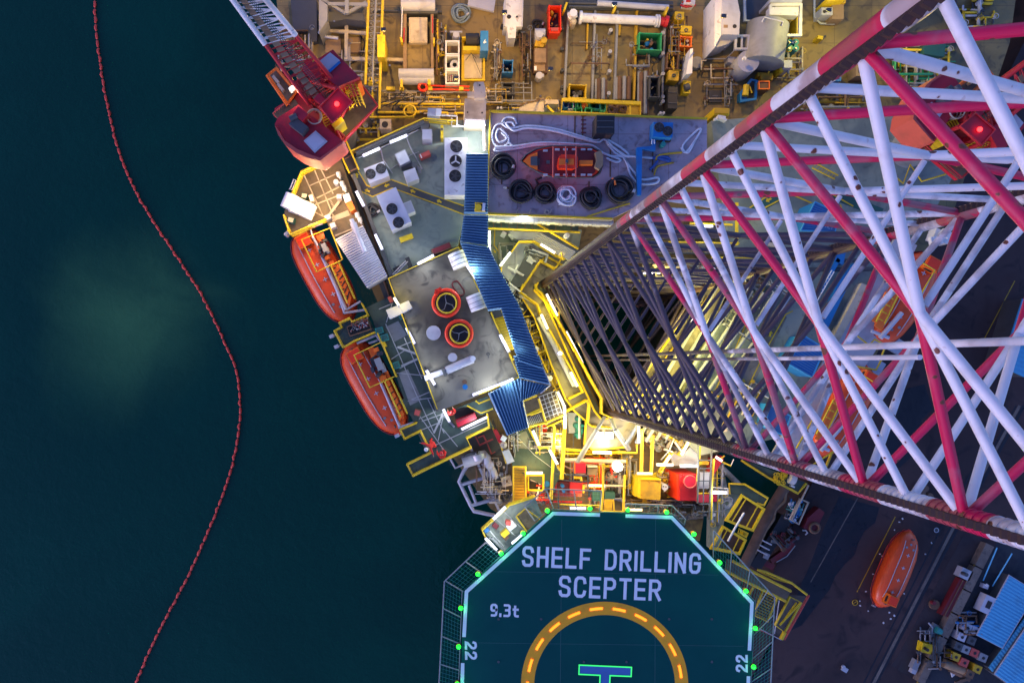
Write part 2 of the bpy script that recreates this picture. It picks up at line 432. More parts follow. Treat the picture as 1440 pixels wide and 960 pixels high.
def coil(label,x,y,Rr,z,mat,turns=7,rad=.07,name='hose_coil',tail=None,seed=1,group='coils of hose on the storage deck'):
    rr=random.Random(seed); m=MB(); c=W(x,y,z); k=U(z)*Rr
    pts=[]
    n=26*turns
    for i in range(n):
        q=i/26*2*math.pi; lvl=(i//26)
        rad_=k*(.72+.26*math.sin(lvl*2.1+seed)*1)+.02*math.sin(q*3+seed)
        e=.05*math.sin(q*2+lvl*1.3+seed)
        pts.append((c.x+rad_*math.cos(q)+e*.8+.06*math.sin(lvl*3), c.y+rad_*math.sin(q)-e+.06*math.cos(lvl*2), z+rad+lvl*rad*1.1*.7))
    if tail:
        for tx,ty in tail: w=W(tx,ty,z); pts.append((w.x,w.y,z+rad))
    m.tube(pts,rad,6)
    o=thing(name,label,'coil',x,y,z,group)
    m.build('hose',mat,o)
    MB().tube([pts[-1],Vector(pts[-1])+ (Vector(pts[-1])-Vector(pts[-2])).normalized()*.25],rad*1.4,8).build('coupling',STL,o)
    return o
def fanunit(label,x,y,w,h,ang,z0,z1,mat,fans,fr_=None,star=(),name='air_conditioning_unit'):
    """rooftop condenser; fans = list of (x,y,r) in frame units at the top"""
    t=thing(name,label,'air conditioner',x,y,z0)
    MB().rc(x,y,w,h,z0+.12,z1,ang).build('cabinet',mat,t)
    k=U(z0+.12)
    MB().rc(x,y,w*.9,h*.96,z0,z0+.118,ang).build('base_frame',GRY,t)
    for i,(fx,fy,frr) in enumerate(fans):
        rg=MB(); rg.to(fx,fy,frr,z1+.04,.05); rg.cy(fx,fy,frr*.95,z1+.002,z1+.03)
        f=rg.build('fan',BLK,t)
        b=MB(); c=W(fx,fy,z1+.08); R_=frr*U(z1)
        if i in star:
            for q in range(3):
                a=q*2.094+1.57; b.box((c.x+math.cos(a)*R_*.45,c.y+math.sin(a)*R_*.45),R_*.9,.1,z1+.05,z1+.09,a)
        else:
            for q in range(5):
                a=q*1.2566; b.box((c.x+math.cos(a)*R_*.5,c.y+math.sin(a)*R_*.5),R_*.75,R_*.3,z1+.032,z1+.045+.003*q,a)
            for rad in (.3,.55,.8): b.tube([(c.x+R_*rad*math.cos(q),c.y+R_*rad*math.sin(q),z1+.1) for q in [j*.314 for j in range(20)]],.012,4,True)
        b.cyl(c,R_*.16,z1+.05,z1+.12,10)
        b.build('blades' if i in star else 'fan_guard',LGR if i in star else DGR,f)
    return t
def piperun(label,rect,z,n,seed,mats,cat='pipework',name='pipe_manifold',ang=0,rr=(.04,.12)):
    """a skid of bent pipes, valves and flanges inside rect (frame units)"""
    r=random.Random(seed); x0,y0,x1,y1=rect; cx,cy=(x0+x1)/2,(y0+y1)/2
    t=thing(name,label,cat,cx,cy,z)
    ca,sa=math.cos(math.radians(ang)),math.sin(math.radians(ang))
    def rot(x,y): return (cx+(x-cx)*ca-(y-cy)*sa, cy+(x-cx)*sa+(y-cy)*ca)
    for j,mt in enumerate(mats):
        m=MB(); v=MB()
        for i in range(n):
            rad=r.uniform(*rr); zz=z+rad+.1+r.random()*1.1+.004*i
            hor=r.random()<.5; ax=r.uniform(x0,x1); ay=r.uniform(y0,y1); bx=r.uniform(x0,x1); by=r.uniform(y0,y1)
            pts=[(ax,ay),(bx,ay),(bx,by)] if hor else [(ax,ay),(ax,by),(bx,by)]
            pts=[rot(*p) for p in pts]
            m.tb([(pts[0][0],pts[0][1],z)]+[(p[0],p[1],zz) for p in pts]+[(pts[-1][0],pts[-1][1],z)],rad,7)
            if r.random()<.6:
                q=pts[1]; w=W(q[0],q[1],zz); v.cyl(w,rad*1.8,zz-.08,zz+.1,10)
                if r.random()<.5: v.tube([(w.x+.2*math.cos(a),w.y+.2*math.sin(a),zz+.28) for a in [k*.628 for k in range(10)]],.022,5,True); v.cyl(w,.025,zz,zz+.28,6)
        m.build('pipe',mt,t)
        if v.v: v.build('valve',mats[(j+1)%len(mats)],t)
    return t
def arrow(pts,z,label,name='painted_arrow'): pass
SKYS,SUNE,EXPO=.15,.5,.85
# ================================================================ SETTING
fr('o0')
m=MB(); m.add([(-700,-700,-14),(700,-700,-14),(700,700,-14),(-700,700,-14)],[[0,1,2,3]]); struct(m.build('sea',SEA))
ZQ=-9.0
m=MB(); m.prism([P(x,y,ZQ) for x,y in ((1126,712),(1010,990),(930,1200),(2600,1500),(2600,-900),(1600,-900),(1440,60),(1350,240),(1200,560))],-15,ZQ); struct(m.build('quay',ASP))
# hull / main deck, with the triangular leg well
DECK=[(372,-160),(392,30),(430,150),(492,222),(520,400),(620,620),(690,715),(760,760),(984,760),(1004,640),(1062,610),(1185,596),(1290,380),(1340,300),(1420,60),(1450,-160)]
LA=P(762,392,0); LB=P(846,592,0); LCc=P(985,398,0)
HOLE=[P(x,y,0) for x,y in ((752,398),(758,412),(836,586),(852,600),(866,596),(1000,412),(996,398),(770,385))]
m=MB(); m.prism([P(x,y,0) for x,y in DECK],-7.5,0,hole=HOLE)
struct(m.build('main_deck',[TAN,HUL])); dk=bpy.data.objects['main_deck'].data
for p in dk.polygons:
    if abs(p.normal.z)<.5: p.material_index=1

# ================================================================ LEG
def chordpos(x,y): 
    k=63/FO; return Vector(((x-NX)*k,(NY-y)*k,0))
CA=chordpos(768,397); CB=chordpos(861,580); CC=chordpos(973,408)
leg=bpy.data.objects.new('rig_leg',None); col.objects.link(leg); leg.location=((CA+CB+CC)/3)+Vector((0,0,-14))
tag(leg,'triangular red and white lattice leg towering up beside the helideck, dark with grime low down','rig leg')
TOP=58.0
for ci,(c,dirdeg) in enumerate(((CA,-62),(CB,82),(CC,205))):
    toward=Vector((math.cos(math.radians(dirdeg)),math.sin(math.radians(dirdeg)),0))
    if ci==0: toward=Vector((-c.x,-c.y,0)).normalized(); toward=Matrix.Rotation(math.radians(24),3,'Z')@toward
    elif ci==1: toward=Vector((-c.x,-c.y,0)).normalized(); toward=Matrix.Rotation(math.radians(16),3,'Z')@toward
    else: toward=Vector((-c.x,-c.y,0)).normalized(); toward=Matrix.Rotation(math.radians(-30),3,'Z')@toward
    side=Vector((-toward.y,toward.x,0)); m=MB()
    m.tube([(c.x,c.y,-15),(c.x,c.y,TOP)],.29,20)
    if ci==1:                                     # ring-ribbed sleeve sections on the painted length
        z=-14
        while z<TOP: m.tube([(c.x,c.y,z),(c.x,c.y,z+.12)],.315,16); z+=.3
    ch=m.build('chord',LGC,leg)
    if ci==2: ch['label']='far chord with its rack facing the quay'
    rk=MB()
    for sgn in (1,-1):
        z=-14.0; pr=[]
        while z<TOP:
            pr += [(z,.30),(z+.07,.40),(z+.17,.40),(z+.24,.30)]; z+=.30
        vs=[];fs=[]; hw=.105
        for (zz,ex) in pr:
            for (q,w) in ((.20,-hw),(ex,-hw),(ex,hw),(.20,hw)):
                v=c+toward*(q*sgn)+side*w; vs.append((v.x,v.y,zz))
        n=len(pr)
        for i in range(n-1):
            for a,b in ((0,1),(1,2),(2,3)): fs.append([i*4+a,i*4+b,i*4+4+b,i*4+4+a])
        rk.add(vs,fs)
    rk.build('rack',RCK,ch)
faces=((CA,CB),(CB,CC),(CC,CA)); HC=[13.28+4.85*i for i in range(-1,14)]
def zz(h): return H-h
def seg(name,a,ha,b,hb,mt,r):
    A=Vector((a.x,a.y,zz(ha))); B=Vector((b.x,b.y,zz(hb))); d=(B-A).normalized()
    MB().tube([A+d*.2,B-d*.2],r,14).build(name,mt,leg)
for hc in HC:
    mids=[]
    for a,b in faces:
        seg('diagonal_brace',a,hc-2.425,b,hc+2.425,LGB,.128)
        seg('diagonal_brace',a,hc+2.425,b,hc-2.425,LGB,.128)
        seg('horizontal_brace',a,hc,b,hc,LGW,.118); mids.append((a+b)/2)
    for a,b in ((2,0),): seg('inner_brace',mids[a],hc,mids[b],hc,LGW,.085)
# pipes standing inside the leg
fr('o0')
for i,(x,y,r,zt) in enumerate(((850,500,.10,52),(856,506,.075,44))):
    c=P(x,y,3); MB().tube([(c.x,c.y,-14),(c.x,c.y,zt)],r,10).build('water_pipe',LGW,leg)

# jackhouse: yellow-railed apron round the leg well
ZA=3.0
ap=[(730,412),(760,368),(768,360),(800,378),(812,386),(1010,392),(1030,410),(900,600),(884,628),(834,632),(822,624),(824,592),(808,578),(795,560),(775,512),(752,447)]
hole=[(751,408),(757,397),(768,390),(985,400),(985,412),(866,585),(846,590),(836,578),(800,500),(766,424)]
t=thing('leg_well_apron','pitted steel apron with yellow kerb round the foot of the lattice leg','platform',780,420,ZA)
m=MB(); m.prism([P(x,y,ZA) for x,y in ap],ZA-.5,ZA,hole=[P(x,y,ZA) for x,y in hole]); m.build('deck_plate',RFB,t)
m=MB(); m.prism([P(x,y,0) for x,y in ((748,410),(752,396),(770,384),(1000,396),(1002,412),(872,600),(846,604),(832,586))],-7.5,ZA-.502,hole=[P(x,y,0) for x,y in ((754,409),(758,400),(771,390),(990,400),(990,412),(868,592),(848,594),(838,580))]); m.build('well_wall',HUL,t)
m=MB(); m.line([(812,386),(800,378),(768,360),(760,368),(730,412),(752,447),(775,512),(795,560),(808,578),(824,592),(822,624),(834,632),(884,628)],ZA+.08,.09,4); m.line([(757,397),(751,408),(766,424),(800,500),(836,578),(846,590),(866,585),(985,412)],ZA+.08,.09,4); m.build('kerb',YEL,t)
m=MB()
for q in range(4): m.line([(764+q*2.2,424),(798+q*2.6,498),(833+q*3,574)],ZA-.55-q*.8,.16,6)
m.build('guide_beam',BRN,t)

# ================================================================ HELIDECK
ZH=8.0
hd=[(775,717.5),(946,723),(1062,846),(1053,1010),(1049,1090),(925,1215),(755,1205),(645,1090),(652,830)]
t=thing('helideck','dark green octagonal helideck with white edge line, yellow circle and lettering','helideck',850,963,ZH)
m=MB(); m.prism([P(x,y,ZH) for x,y in hd],ZH-.35,ZH); m.build('deck_plate',HEL,t)
m=MB()
for q in range(7):
    y=862+q*50; m.prism([P(668,y,ZH-.4),P(1045,y+8,ZH-.4),P(1045,y+14,ZH-.4),P(660,y+6,ZH-.4)],ZH-1.1,ZH-.352)
for x in (720,790,910,980): m.prism([P(x,830,ZH-1.2),P(x+8,830,ZH-1.2),P(x+8,1180,ZH-1.2),P(x,1180,ZH-1.2)],ZH-2,ZH-1.102)
m.build('support_beam',GRY,t)
def ribbon(mb,pts,w,z0,z1,close=False,z=None):
    pts=[Vector((p[0],p[1])) for p in pts]; n=len(pts); L_=[];R_=[]
    for i,p in enumerate(pts):
        a=pts[i-1] if (i>0 or close) else None; b=pts[(i+1)%n] if (i<n-1 or close) else None
        d0=(p-a).normalized() if a is not None else None; d1=(b-p).normalized() if b is not None else None
        if d0 is None: d0=d1
        if d1 is None: d1=d0
        n0=Vector((-d0.y,d0.x)); n1=Vector((-d1.y,d1.x)); mm=(n0+n1); mm=mm.normalized() if mm.length>1e-5 else n0
        k=min(2.2,1/max(.3,mm.dot(n0))); L_.append(p+mm*w/2*k); R_.append(p-mm*w/2*k)
    vs=[(q.x,q.y,z1) for q in L_]+[(q.x,q.y,z1) for q in R_]+[(q.x,q.y,z0) for q in L_]+[(q.x,q.y,z0) for q in R_]; fs=[]
    for i in range(n if close else n-1):
        j=(i+1)%n; fs+=[[i,n+i,n+j,j],[i,j,2*n+j,2*n+i],[n+i,3*n+i,3*n+j,n+j]]
    mb.add(vs,fs)
SG={'S':(.6,[[(.59,.80),(.55,.93),(.45,1),(.15,1),(.04,.92),(0,.78),(.03,.62),(.14,.54),(.46,.46),(.57,.38),(.6,.22),(.57,.08),(.45,0),(.15,0),(.05,.07),(.01,.2)]]),
'H':(.6,[[(0,0),(0,1)],[(.6,0),(.6,1)],[(0,.5),(.6,.5)]]),'E':(.55,[[(.55,1),(0,1),(0,0),(.55,0)],[(0,.5),(.5,.5)]]),'L':(.55,[[(0,1),(0,0),(.55,0)]]),
'F':(.55,[[(.55,1),(0,1),(0,0)],[(0,.5),(.48,.5)]]),'D':(.6,[[(0,0),(0,1)],[(0,1),(.38,1),(.55,.88),(.6,.7),(.6,.3),(.55,.12),(.38,0),(0,0)]]),
'R':(.6,[[(0,0),(0,1)],[(0,1),(.42,1),(.57,.9),(.6,.75),(.57,.58),(.42,.48),(0,.48)],[(.3,.48),(.6,0)]]),'I':(0,[[(0,0),(0,1)]]),'N':(.58,[[(0,0),(0,1)],[(0,1),(.58,0)],[(.58,0),(.58,1)]]),
'G':(.6,[[(.59,.8),(.54,.95),(.42,1),(.16,1),(.04,.9),(0,.75),(0,.25),(.04,.1),(.16,0),(.42,0),(.55,.09),(.6,.25),(.6,.5),(.32,.5)]]),
'C':(.6,[[(.6,.76),(.56,.93),(.43,1),(.16,1),(.04,.9),(0,.75),(0,.25),(.04,.1),(.16,0),(.43,0),(.56,.09),(.6,.24)]]),
'P':(.6,[[(0,0),(0,1)],[(0,1),(.42,1),(.57,.9),(.6,.75),(.57,.58),(.42,.48),(0,.48)]]),'T':(.6,[[(0,1),(.6,1)],[(.3,1),(.3,0)]]),
'9':(.6,[[(.6,.55),(.5,.46),(.12,.46),(.02,.56),(0,.8),(.05,.94),(.18,1),(.42,1),(.56,.93),(.6,.8),(.6,.2),(.55,.06),(.42,0),(.1,0)]]),
'3':(.6,[[(.02,1),(.45,1),(.57,.92),(.6,.78),(.56,.6),(.45,.53),(.18,.53)],[(.42,.53),(.57,.45),(.6,.2),(.55,.06),(.42,0),(.02,0)]]),
'.':(0,[[(0,-.02),(0,.12)]]),'t':(.45,[[(.15,.9),(.15,.15),(.22,.03),(.35,0),(.48,0)],[(0,.62),(.45,.62)]]),
'2':(.6,[[(.02,.8),(.08,.95),(.2,1),(.42,1),(.55,.93),(.6,.78),(.55,.6),(.05,.15),(0,0),(.6,0)]]),
'J':(.5,[[(.5,1),(.5,.2),(.42,.04),(.28,0),(.15,0),(.04,.06),(0,.2)]]),'O':(.6,[[(.3,0),(.14,.02),(.03,.12),(0,.3),(0,.7),(.03,.88),(.14,.98),(.3,1),(.46,.98),(.57,.88),(.6,.7),(.6,.3),(.57,.12),(.46,.02),(.3,0)]]),' ':(.35,[])}
def lettering(s,p0,p1,cap,st,z,mt,parent,gap=.18,name='lettering'):
    """stroke lettering on a flat plate from p0 to p1 (baseline, pixels)"""
    d=Vector((p1[0]-p0[0],p1[1]-p0[1])); ln=d.length; d/=ln; up=Vector((d.y,-d.x))
    tot=sum(SG[c][0] for c in s)*cap+len(s)*st+(len(s)-1)*gap*cap*.8
    fx=(ln-len(s)*st-(len(s)-1)*gap*cap*.8)/max(.01,(sum(SG[c][0] for c in s)*cap))
    x=0; m=MB(); k=0; sw=st*(H-z)/FO
    for c in s:
        w,stk=SG[c]
        for q in stk:
            pts=[]
            for (a,b) in q:
                e=Vector(p0)+d*(x+st/2+a*cap*fx)+up*(st/2+b*(cap-st)); pts.append(P(e.x,e.y,z))
            # square caps
            if c not in 'O':
                v=(pts[0]-pts[1]).normalized()*sw*(.5 if c!='R' or k%2 else .5); pts[0]=pts[0]+v*1.0
                v=(pts[-1]-pts[-2]).normalized()*sw*.5; pts[-1]=pts[-1]+v
            ribbon(m,pts,sw,z+.004,z+.010+.0015*(k%5)); k+=1
        x+=w*cap*fx+st+gap*cap*.8
    return m.build(name,mt,parent)
lettering('SHELF DRILLING',(733.5,796),(985,806.5),29,4.3,ZH,OWH,t)
lettering('SCEPTER',(785,838.5),(929,844.5),30,4.3,ZH,OWH,t)
lettering('9.3t',(689,866),(729,867.5),18,3.2,ZH,OWH,t)
lettering('22',(653.5,901),(654,927),17,3.4,ZH,OWH,t)
lettering('22',(1051.5,944.5),(1051.5,920),17,3.4,ZH,OWH,t)
def px_ribbon(pts,w,name,mt,zt,par,z=ZH,close=False):
    m=MB(); ribbon(m,[P(x,y,z) for x,y in pts],w*(H-z)/FO,z+.004,zt,close); return m.build(name,mt,par)
for pts in ([(843.7,723.5),(778,721.5),(656,831.5),(652.5,895)],[(650.6,931.5),(647.5,1090)],[(879.5,725),(944.5,727),(1057.5,847),(1053.8,914)],[(1052.6,950),(1047,1090)]):
    px_ribbon(pts,5,'boundary_line',OWH,ZH+.009,t)
m=MB()
for x0,x1 in ((790,786),(922,920)): ribbon(m,[P(x0,730,ZH),P(x1,1180,ZH)],.04,ZH+.001,ZH+.003)
for y in (800,900,1000): ribbon(m,[P(680 if y==800 else 658,y+3,ZH),P(1010 if y==800 else 1046,y+8,ZH)],.03,ZH+.001,ZH+.002)
m.build('deck_seam',DGN,t)
for x in (700,760,820,880,940,1000):
    for y in (870,930):
        if abs(math.hypot(x-850,y-963)-108)>14: MB().cyl(P(x+1,y,ZH),.09,ZH+.001,ZH+.03,10).build('tie_down_point',DGR,t)
cc=(850.2,963)
m=MB(); c=P(*cc,ZH); k=(H-ZH)/FO
ribbon(m,[(c.x+108.3*k*math.cos(q),c.y+108.3*k*math.sin(q)) for q in [i*2*math.pi/96 for i in range(96)]],18.6*k,ZH+.004,ZH+.010,True); m.build('landing_circle',OYL,t)
for i in range(21):
    a0=math.radians(90+6.1-4.6+i*17.143); m=MB()
    ribbon(m,[(c.x+108.3*k*math.cos(a0+q*math.radians(1.9)),c.y+108.3*k*math.sin(a0+q*math.radians(1.9))) for q in range(6)],3.3*k,ZH+.012,ZH+.05); m.build('circle_light',DASH,t)
H0=[(814.5,934.2),(888,937.4),(887.4,950.2),(857.8,949),(856.6,978),(886,979.4),(885.4,992),(812,989),(812.6,976),(842.6,977.4),(843.8,948.6),(814,947.2)]
m=MB(); m.prism([P(x,y,ZH) for x,y in H0],ZH+.004,ZH+.012); m.build('landing_letter',HBL,t)
px_ribbon(H0,1.5,'letter_outline_light',GLED,ZH+.05,t,close=True)
# perimeter net frames
def netframe(outer,inner,label):
    o=thing('safety_net',label,'safety net',outer[0][0],outer[0][1],ZH,'perimeter net frames of the helideck')
    m=MB(); m.line(outer,ZH-.2,.05,6); m.line(inner,ZH-.25,.035,6); m.build('outer_frame',GRY,o)
    # spokes
    def along(pl,n):
        L=[0]; 
        for a,b in zip(pl,pl[1:]): L.append(L[-1]+math.dist(a,b))
        out=[]
        for i in range(n+1):
            d=L[-1]*i/n
            for j in range(len(pl)-1):
                if d<=L[j+1]+1e-6:
                    f=(d-L[j])/(L[j+1]-L[j]); out.append((pl[j][0]+(pl[j+1][0]-pl[j][0])*f,pl[j][1]+(pl[j+1][1]-pl[j][1])*f)); break
        return out
    n=max(2,int(sum(math.dist(a,b) for a,b in zip(outer,outer[1:]))/36)); A=along(outer,n); B=along(inner,n)
    m=MB()
    for a,b in zip(A,B): m.tb([(a[0],a[1],ZH-.2),(b[0],b[1],ZH-.25)],.045,6)
    m.build('frame_spoke',GRY,o)
    m=MB()
    for q in range(1,6):
        f=q/6; m.tube([W(a[0]+(b[0]-a[0])*f,a[1]+(b[1]-a[1])*f,ZH-.32) for a,b in zip(A,B)],.009,4)
    A=along(outer,n*7); B=along(inner,n*7)
    for a,b in zip(A,B): m.tb([(a[0],a[1],ZH-.2),((a[0]+b[0])/2,(a[1]+b[1])/2,ZH-.34),(b[0],b[1],ZH-.25)],.009,4)
    m.build('net',TEA,o)
netframe([(683,762),(625,817),(617.5,960),(611,1090)],[(706,781),(650,832),(645,960),(640,1090)],'green lit net frame along the left, seaward edge of the helideck')
netframe([(738,712),(767,687),(846,690)],[(752,732),(774,715),(843,720)],'railed net frame along the top edge of the helideck left of its gap')
netframe([(880,708),(945,710.5),(964,730)],[(881,721),(945,722),(962,738)],'short net frame along the top edge of the helideck right of its gap')
netframe([(1003.5,746),(1089.6,839.5),(1084,960),(1078,1090)],[(1003,786),(1062,845),(1056,960),(1052,1090)],'net frame along the right edge of the helideck above yellow stairs')
# perimeter lights
gl=None; GP=[(769.7,717.6,'at the left end of the top edge'),(829.6,714.6,'on the top edge just left of the gap'),(883,716.5,'on the top edge just right of the gap'),(937.4,719.6,'at the right end of the top edge'),
(975.8,750.5,'first along the upper right edge beside the walkway'),(1012,790.7,'beside the G of the lettering, on the right slanting edge'),(1048.8,830.6,'near the right corner above the yellow stair'),(1062,882.8,'just below the right corner'),(1059.6,936.9,'beside the right hand number'),
(735.6,749.6,'beside the small lit platform, its upper right'),(704.6,777.7,'below the small lit platform'),(672,806.8,'just above the left corner'),(648,854.6,'just below the left corner'),(645,908.7,'beside the left hand number'),(643,961,'lowest on the left edge')]
for x,y,d in GP:
    z=ZH+.02
    t=thing('perimeter_light','small green helideck edge light '+d,'lamp',x,y,z,'green edge lights of the helideck')
    MB().cy(x,y,3.2,z-.25,z+.06,12).build('lamp_base',YDK,t)
    m=MB(); m.dome(W(x,y,z+.06)[:2]+(z+.06,),.17,.2,12,4); m.build('lens',LITG,t)
    p=W(x,y,z); plight((p.x,p.y,z+.3),14,(.05,1,.15),.1)

# ================================================================ FLOATING BOOM
fr('o0')
BP=[(133,-10),(136,50),(149,138),(165,205),(187,262),(215,310),(238,345),(265,385),(292,430),(315,480),(332,520),(338,570),(335,612),(325,660),(308,710),(285,765),(262,815),(235,865),(208,920),(186,970)]
t=thing('containment_boom','long thin red floating boom snaking across the dark sea','boom',238,345,-14)
pts=[P(x,y,-13.9) for x,y in BP]
def cat(p,u):
    n=len(p)-1; i=min(int(u),n-1); f=u-i; p0=p[max(i-1,0)];p1=p[i];p2=p[i+1];p3=p[min(i+2,n)]
    return .5*((2*p1)+(p2-p0)*f+(2*p0-5*p1+4*p2-p3)*f*f+(-p0+3*p1-3*p2+p3)*f**3)
dense=[cat(pts,i/30) for i in range(30*(len(pts)-1)+1)]
acc=[0]
for a,b in zip(dense,dense[1:]): acc.append(acc[-1]+(b-a).length)
def atl(s):
    import bisect
    i=min(max(bisect.bisect(acc,s)-1,0),len(dense)-2); return dense[i].lerp(dense[i+1],(s-acc[i])/(acc[i+1]-acc[i]))
MB().tube([d+Vector((0,0,.0)) for d in dense[::6]],.05,5).build('joint_line',DRED,t)
BMR=paint('boom_red',(.95,.07,.04),.5,dirt=.15)
FL=acc[-1]/96; rb=random.Random(3)
for i in range(96):
    g=rb.uniform(-.04,.04)
    a,b=atl(i*FL+.05+g),atl((i+1)*FL-.04+g); mid=atl((i+.5)*FL)
    dd=(b-a); jit=Vector((-dd.y,dd.x,0)).normalized()*rb.uniform(-.1,.1)
    m=MB(); pp=[a,a.lerp(mid,.3),mid+jit,b.lerp(mid,.3),b]; rr=[.05,.12,.13,.12,.05]
    # tapered sausage
    ring=[]
    for k_,p in enumerate(pp):
        d=(b-a).normalized(); s_=Vector((-d.y,d.x,0)); ring.append([p+s_*rr[k_]*math.cos(q)+Vector((0,0,1))*rr[k_]*math.sin(q)+Vector((0,0,.03)) for q in [j*math.pi/4 for j in range(8)]])
    m.rings(ring); m.build('float',BMR,t)
# ================================================================ LEFT CRANE (frame a)
fr('a')
def crane(fl=None):
    ZC=11.0
    cw=W(620,600,11.0); t=thing('pedestal_crane','red pedestal crane at the seaward hull edge, red beacon lit on its roof','crane',0,0,0,w=Vector((cw.x,cw.y,0)))
    def B(n,mt,*ops,par=None):
        m=MB()
        for o in ops: getattr(m,o[0])(*o[1:])
        return m.build(n,mt,par or t)
    B('pedestal',GRY,('cy',640,590,105,0,ZC-2.6,28,118))
    B('slew_ring',DRED,('cy',640,590,120,ZC-2.58,ZC-2.1,32))
    B('turntable_deck',CRIM,('pr',[(300,425),(360,378),(450,470),(480,440),(525,325),(560,350),(670,280),(925,590),(740,790),(700,800),(340,650),(345,610),(400,575)],ZC-2.08,ZC-1.7))
    h=B('machinery_house',CRIM,('pr',[(580,360),(672,280),(822,435),(700,490),(640,440)],ZC-1.7,ZC+1.5))
    B('roof_hatch',LGR,('pr',[(590,350),(657,296),(712,340),(650,402)],ZC+1.5,ZC+1.56),par=h)
    B('roof_vent',MBL,('pr',[(640,402),(708,343),(716,352),(650,412)],ZC+1.52,ZC+1.62),par=h)
    b=B('winch_frame',DRED,('pr',[(470,460),(520,425),(690,480),(650,560),(560,600)],ZC-1.7,ZC-.2),('rc',575,500,70,60,ZC-.2,ZC+.3,42))
    B('winch_drum',DGR,('tb',[(520,520,ZC+.3),(610,460,ZC+.3)],.32,14),('tb',[(640,570,ZC+.6),(670,540,ZC+.6)],.26,14))
    g=B('gantry_roof',CRIM,('pr',[(600,600),(700,495),(782,575),(670,690)],ZC+2.5,ZC+2.7))
    B('gantry_edge',RED,('line',[(600,600),(700,495),(782,575),(670,690)],ZC+2.78,.07,6,True),par=g)
    B('gantry_leg',CRIM,*[('tb',[(x,y,ZC-1.7),(x,y,ZC+2.5)],.16,6) for x,y in ((608,602),(698,503),(774,577),(668,682))])
    B('inner_gantry',RED,('tb',[(480,440,ZC-.2),(700,500,ZC+2.2)],.15,6),('tb',[(545,560,ZC-.2),(640,640,ZC+2.2)],.15,6),('pr',[(590,530),(620,520),(680,610),(640,640)],ZC+1.1,ZC+1.4))
    c=B('counterweight',CRIM,('pr',[(345,700),(365,660),(480,590),(730,795),(600,905),(530,880),(450,840),(390,780)],ZC-1.7,ZC+1.0))
    B('counterweight_rim',PNK,('pr',[(345,705),(365,760),(410,820),(470,862),(535,890),(600,905),(725,808),(735,790),(600,888),(540,868),(470,838),(400,790),(358,720)],ZC-1.6,ZC+1.2),par=c)
    B('engine_cowl',DGR,('rc',478,705,95,55,ZC+1.0,ZC+1.7,38),('tb',[(430,670,ZC+1.8),(470,650,ZC+1.8)],.2,8),par=c)
    B('skylight',LGR,('pr',[(508,792),(575,735),(642,795),(570,860)],ZC+1.0,ZC+1.12),par=c)
    B('skylight_glass',LAV,('pr',[(522,792),(575,748),(628,795),(570,846)],ZC+1.12,ZC+1.15),par=c)
    B('air_duct',CRIM,('rc',490,640,50,70,ZC+1.0,ZC+1.9,-50),('rc',600,560,60,40,ZC+1.2,ZC+1.9,40),par=c)
    k=B('operator_cab',ORA,('pr',[(300,425),(352,382),(470,520),(415,595)],ZC-1.6,ZC-1.45),('line',[(300,425),(352,382),(470,520),(415,595)],ZC-1.0,.09,5,True))
    B('cab_floor',GTB,('pr',[(318,425),(352,398),(455,522),(415,570)],ZC-1.44,ZC-1.40),par=k)
    B('cab_seat',CRE,('rc',350,445,14,50,ZC-1.4,ZC-1.0,-40),('rc',378,490,14,50,ZC-1.4,ZC-1.0,-40),par=k)
    k=B('side_platform',GTB,('pr',[(335,645),(400,580),(460,560),(480,590),(365,670)],ZC-1.69,ZC-1.6))
    B('platform_edge',PNK,('line',[(480,590),(365,672),(335,640),(405,578),(432,590)],ZC-1.3,.06,5),par=k)
    k=B('access_platform',GTB,('pr',[(820,465),(922,590),(740,775),(690,700),(790,590)],ZC-1.69,ZC-1.6))
    B('platform_rail',RED,('line',[(812,450),(925,592),(738,782)],ZC-.7,.07,6),('line',[(812,450),(925,592),(738,782)],ZC-1.2,.04,6),par=k)
    # hooped yellow ladder cages
    m=MB()
    for q in range(9):
        f=q/8; x=755+f*55; y=470+f*130; w=52-f*6
        m.tb([(x-w,y+w*.45,ZC-.8-f*.5),(x-w*.3,y-w*.4,ZC+1.4-f*.6),(x+w*.8,y-w*.5,ZC+1.0-f*.5),(x+w,y+w*.1,ZC-.8-f*.5)],.035,5)
    for q in (-.9,-.5,0,.4,.8): m.tb([(755+q*50,468-10*q,ZC+1.0),(810+q*46,600-10*q,ZC+.2)],.035,5)
    m.build('ladder_cage',YEL,t)
    m=MB()
    for i,(r,dz) in enumerate(((42,1.2),(38,.6),(34,0))): m.to(568,655,r,ZC+dz,.05,18,5)
    for q in range(6): a=q*1.047; m.tb([(568+38*math.cos(a),655+38*math.sin(a),ZC-.4),(568+40*math.cos(a),655+40*math.sin(a),ZC+1.2)],.03,4)
    m.build('round_ladder_cage',CRE,t)
    B('stair_steps',YEL,*[('tb',[(600+i*6,640+i*14,ZC+.2),(640+i*6,620+i*14,ZC+.2)],.05,4) for i in range(6)],('tb',[(600,640,ZC+.25),(640,730,ZC+.25)],.05,4))
    B('control_box',YEL,('rc',700,690,70,28,ZC-1.6,ZC+.3,-38),('rc',750,505,26,22,ZC-.4,ZC+.2,-38))
    B('orange_cover',ORA,('pr',[(795,445),(820,430),(832,455),(812,480)],ZC-1.6,ZC+1.0))
    B('kingpost_pipe',CRIM,('tb',[(740,620,ZC-.4),(690,730,ZC-.4),(720,790,ZC-.4)],.12,6),('tb',[(660,700,ZC-.6),(735,770,ZC-.6)],.12,6))
    bc=B('beacon_base',DGR,('cy',695,586,9,ZC+2.7,ZC+2.85,10))
